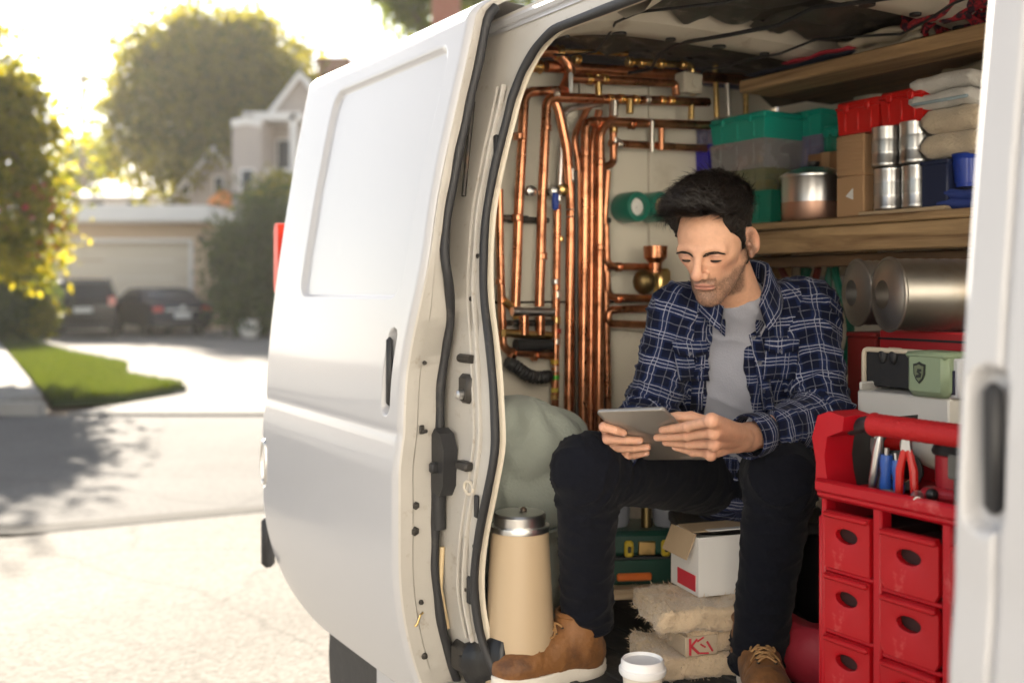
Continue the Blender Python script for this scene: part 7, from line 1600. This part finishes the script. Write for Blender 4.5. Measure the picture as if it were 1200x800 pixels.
# ---- boots
boot_l = mat('boot_leather', (.20, .085, .025), .6, var=.35, vs=18, bump=.5, bs=90, col2=(.085, .035, .014), c2lo=.48, c2hi=.66, c2s=12, sheen=.05)
sole_m = mat('boot_sole', (.66, .62, .55), .7, var=.08, vs=12, bump=.3, bs=60, col2=(.40, .34, .27), c2lo=.58, c2hi=.75, c2s=14)
lace_m = mat('boot_lace', (.36, .20, .08), .85, var=.2, vs=60, bump=.6, bs=300)
def make_boot(label, ank, heading, seed):
    """local frame: +X towards the toe, origin under the ankle on the floor"""
    bt = bpy.data.objects.new('boot', None); COL.objects.link(bt); bt.parent = man; bt['label'] = label
    bt.location = to_man((ank[0], ank[1], FZ + .006)); bt.rotation_euler = (0, 0, heading)
    def up(P):
        d = cone(P, (-.018, 0, .045), (-.012, 0, .135), .046, .050); d = smin(d, ell(P, (-.030, 0, .045), (.052, .043, .050)), .02)
        d = smin(d, cone(P, (.0, 0, .075), (.13, .0, .048), .048, .036), .03); d = smin(d, ell(P, (.145, -.003, .042), (.062, .046, .036)), .03)
        d = smin(d, ell(P, (.07, 0, .04), (.09, .043, .04)), .02); d = np.maximum(d, .018 - P[..., 2]); d = smax(d, P[..., 2] - .142, .004)
        return smax(d, -cone(P, (-.012, 0, .10), (-.012, 0, .2), .041, .045), .004)
    V, Q = snet(up, (-.11, -.07, 0), (.23, .07, .16), .004); n = vnoise(V, 30, seed, 3)
    cre = np.array([(1 - abs(mnoise.noise((x * 60, y * 14, seed + z * 30))) * 2) ** 3 * math.exp(-((x - .105) / .03) ** 2) for x, y, z in V]); g_ = grad(up, V)
    V = V + g_ * (n * .0018 - cre * .0022)[:, None]; fast_mesh('upper', V, Q, boot_l, bt)
    out = []
    for k in range(48):
        a = 2 * math.pi * k / 48; c, s_ = math.cos(a), math.sin(a); x = .062 + .146 * math.copysign(abs(c) ** .75, c); wd = .0455 + .006 * math.exp(-((x - .13) / .05) ** 2) - .006 * math.exp(-((x - .03) / .04) ** 2); out.append((x, wd * math.copysign(abs(s_) ** .8, s_)))
    b = B(); V = []; F = []
    for zz_, sc_ in ((-.006, .97), (.002, 1.0), (.010, 1.005), (.012, .995), (.022, 1.0), (.026, .985), (.028, .95)):
        V += [(.062 + (x - .062) * sc_, y * sc_, zz_ + .010 * max(0, (x - .16) / .05) ** 2 * (.5)) for x, y in out]
    for i in range(6): F += [(i * 48 + j, i * 48 + (j + 1) % 48, (i + 1) * 48 + (j + 1) % 48, (i + 1) * 48 + j) for j in range(48)]
    F += [tuple(range(48))[::-1], tuple(range(6 * 48, 7 * 48))]; mesh_obj('sole', V, F, sole_m, bt, True, 40)
    def surf(x, y): 
        zs_ = np.linspace(.15, .02, 260, dtype=np.float32); P = np.stack([np.full(260, x, np.float32), np.full(260, y, np.float32), zs_], -1); d = up(P); return float(zs_[int(np.argmax(d < .001))])
    rows_ = [(.044 + .0155 * k, .017 - .0006 * k) for k in range(6)]
    for k, (x, y) in enumerate(rows_):
        for sy in (-1, 1):
            B().tube([(x + .003 * math.cos(t), sy * (y + .004) + .003 * math.sin(t), surf(x, sy * (y + .004)) + .0012) for t in [q * math.pi / 4 for q in range(8)]], .0011, 6, closed=True).build('eyelet', dark_metal, bt)
        if k < 5:
            x2, y2 = rows_[k + 1]
            for sy in (-1, 1):
                pts = [(x + (x2 - x) * t, sy * (y + .004) * (1 - 2 * t), max(surf(x + (x2 - x) * t, sy * (y + .004) * (1 - 2 * t)), 0) + .0035 + .004 * math.sin(math.pi * t)) for t in [q / 8 for q in range(9)]]
                B().tube(pts, .0024, 7).build('lace', lace_m, bt)
    zt = surf(.058, 0) + .006
    for sy in (-1, 1):                                          # bow loops and ends, lying on the tongue
        lp = [(.056, 0), (.058, sy * .014), (.068, sy * .026), (.080, sy * .026), (.074, sy * .014), (.060, sy * .004)]
        B().tube(fillet([(x, y, surf(x, y) + .005) for x, y in lp], .006, 3), .0022, 7).build('lace', lace_m, bt)
        lp = [(.058, 0), (.070, sy * .010), (.088, sy * .018), (.104, sy * .030)]
        B().tube(fillet([(x, y, surf(x, y) + .004) for x, y in lp], .006, 3), .0020, 7).build('lace', lace_m, bt)
    B().tube([(-.012 + .048 * math.cos(t), .048 * math.sin(t), .139 - .006 * math.cos(t)) for t in [k * 2 * math.pi / 36 for k in range(36)]], .0045, 8, closed=True).build('collar_edge', boot_l, bt)
    pts = [(x, sy, surf(x, sy) + .0006) for x, sy in [(.125 - .03 * math.cos(t), .038 * math.sin(t)) for t in np.linspace(-1.25, 1.25, 24)]]; B().tube(pts, .0014, 6).build('toe_seam', boot_l, bt)
    pts = [(x, -.0415 + .004 * math.sin(x * 20), .055 + .012 * math.sin(x * 18)) for x in np.linspace(-.06, .08, 20)]
    return bt
make_boot('brown leather boot with white sole resting near the canister', AR + A3((-.030, -.016, 0)), math.atan2(-.125, -.205), 3.0)
make_boot('brown leather boot pointing at the camera beside the tool chest', AL + A3((0, -.005, 0)), math.atan2(-1, -.05), 8.0)

# ---- tablet, held in both hands
cen_t = TL + tw * TW / 2 + th_ * TH / 2; tb = bpy.data.objects.new('tablet', None); COL.objects.link(tb)
Mt = Matrix(((tw[0], th_[0], tn[0]), (tw[1], th_[1], tn[1]), (tw[2], th_[2], tn[2])))
if Mt.determinant() < 0: Mt = Matrix(((tw[0], -th_[0], tn[0]), (tw[1], -th_[1], tn[1]), (tw[2], -th_[2], tn[2])))
tb.matrix_world = Matrix.Translation(cen_t) @ Mt.to_4x4(); tag(tb, 'grey metal tablet held in both hands', 'tablet')
def rounded_slab(w_, h_, r_, z0, z1, bev):
    b = B(); V = []; F = []; rings = ((z0, -bev), (z0 + bev, 0), (z1 - bev, 0), (z1, -bev)); n = None
    for z, o_ in rings:
        q = rrect(-w_ / 2 - o_, w_ / 2 + o_, -h_ / 2 - o_, h_ / 2 + o_, r_, 6); n = len(q); V += [(x, y, z) for x, y in q]
    for i in range(3): F += [(i * n + j, i * n + (j + 1) % n, (i + 1) * n + (j + 1) % n, (i + 1) * n + j) for j in range(n)]
    F += [tuple(range(n))[::-1], tuple(range(3 * n, 4 * n))]; return b.add(V, F)
rounded_slab(TW, TH, .011, -.0042, .0042, .0014).build('shell', mat('tablet_grey', (.36, .33, .30), .42, .85, var=.04, vs=6), tb, True, 50)
rounded_slab(TW - .004, TH - .004, .010, -.0052, -.0040, .0004).build('screen_glass', mat('tablet_glass', (.02, .02, .022), .08, coat=.5), tb, True, 50)
B().box((0, -TH / 2 - .0002, 0), (.009, .0014, .003), .0004).build('port', black_plastic, tb)
B().box((TW * .2, -TH / 2 + .012, .0043), (.03, .0009, .0003)).build('print_line', mat('print_grey', (.55, .53, .5), .5), tb)
for F_ in (RF, LF): print('finger lengths', [[round(float(np.linalg.norm(F_[k][j + 1] - F_[k][j])), 3) for j in range(3)] for k in range(4)])
print('tablet', TW, TH, tn, 'n', len(Vall), len(Vs), len(Vp), len(Vq))
# ================================================================ HAZE added to wash out the background like veiling glare
hz_box = B().box((0, 320, 7.25), (930, 790, 16.5)).build('haze', None, None, False); tag(hz_box, 'thin warm haze added to veil the background like lens glare', 'haze', kind='stuff')
hm = bpy.data.materials.new('haze_air'); hm.use_nodes = True; N, L = hm.node_tree.nodes, hm.node_tree.links; N.clear()
ho = N.new('ShaderNodeOutputMaterial'); hv = N.new('ShaderNodeVolumePrincipled'); hv.inputs['Color'].default_value = (1.0, .97, .92, 1); hv.inputs['Density'].default_value = .00032; hv.inputs['Anisotropy'].default_value = .55
L.new(hv.outputs[0], ho.inputs['Volume']); hz_box.data.materials.append(hm)
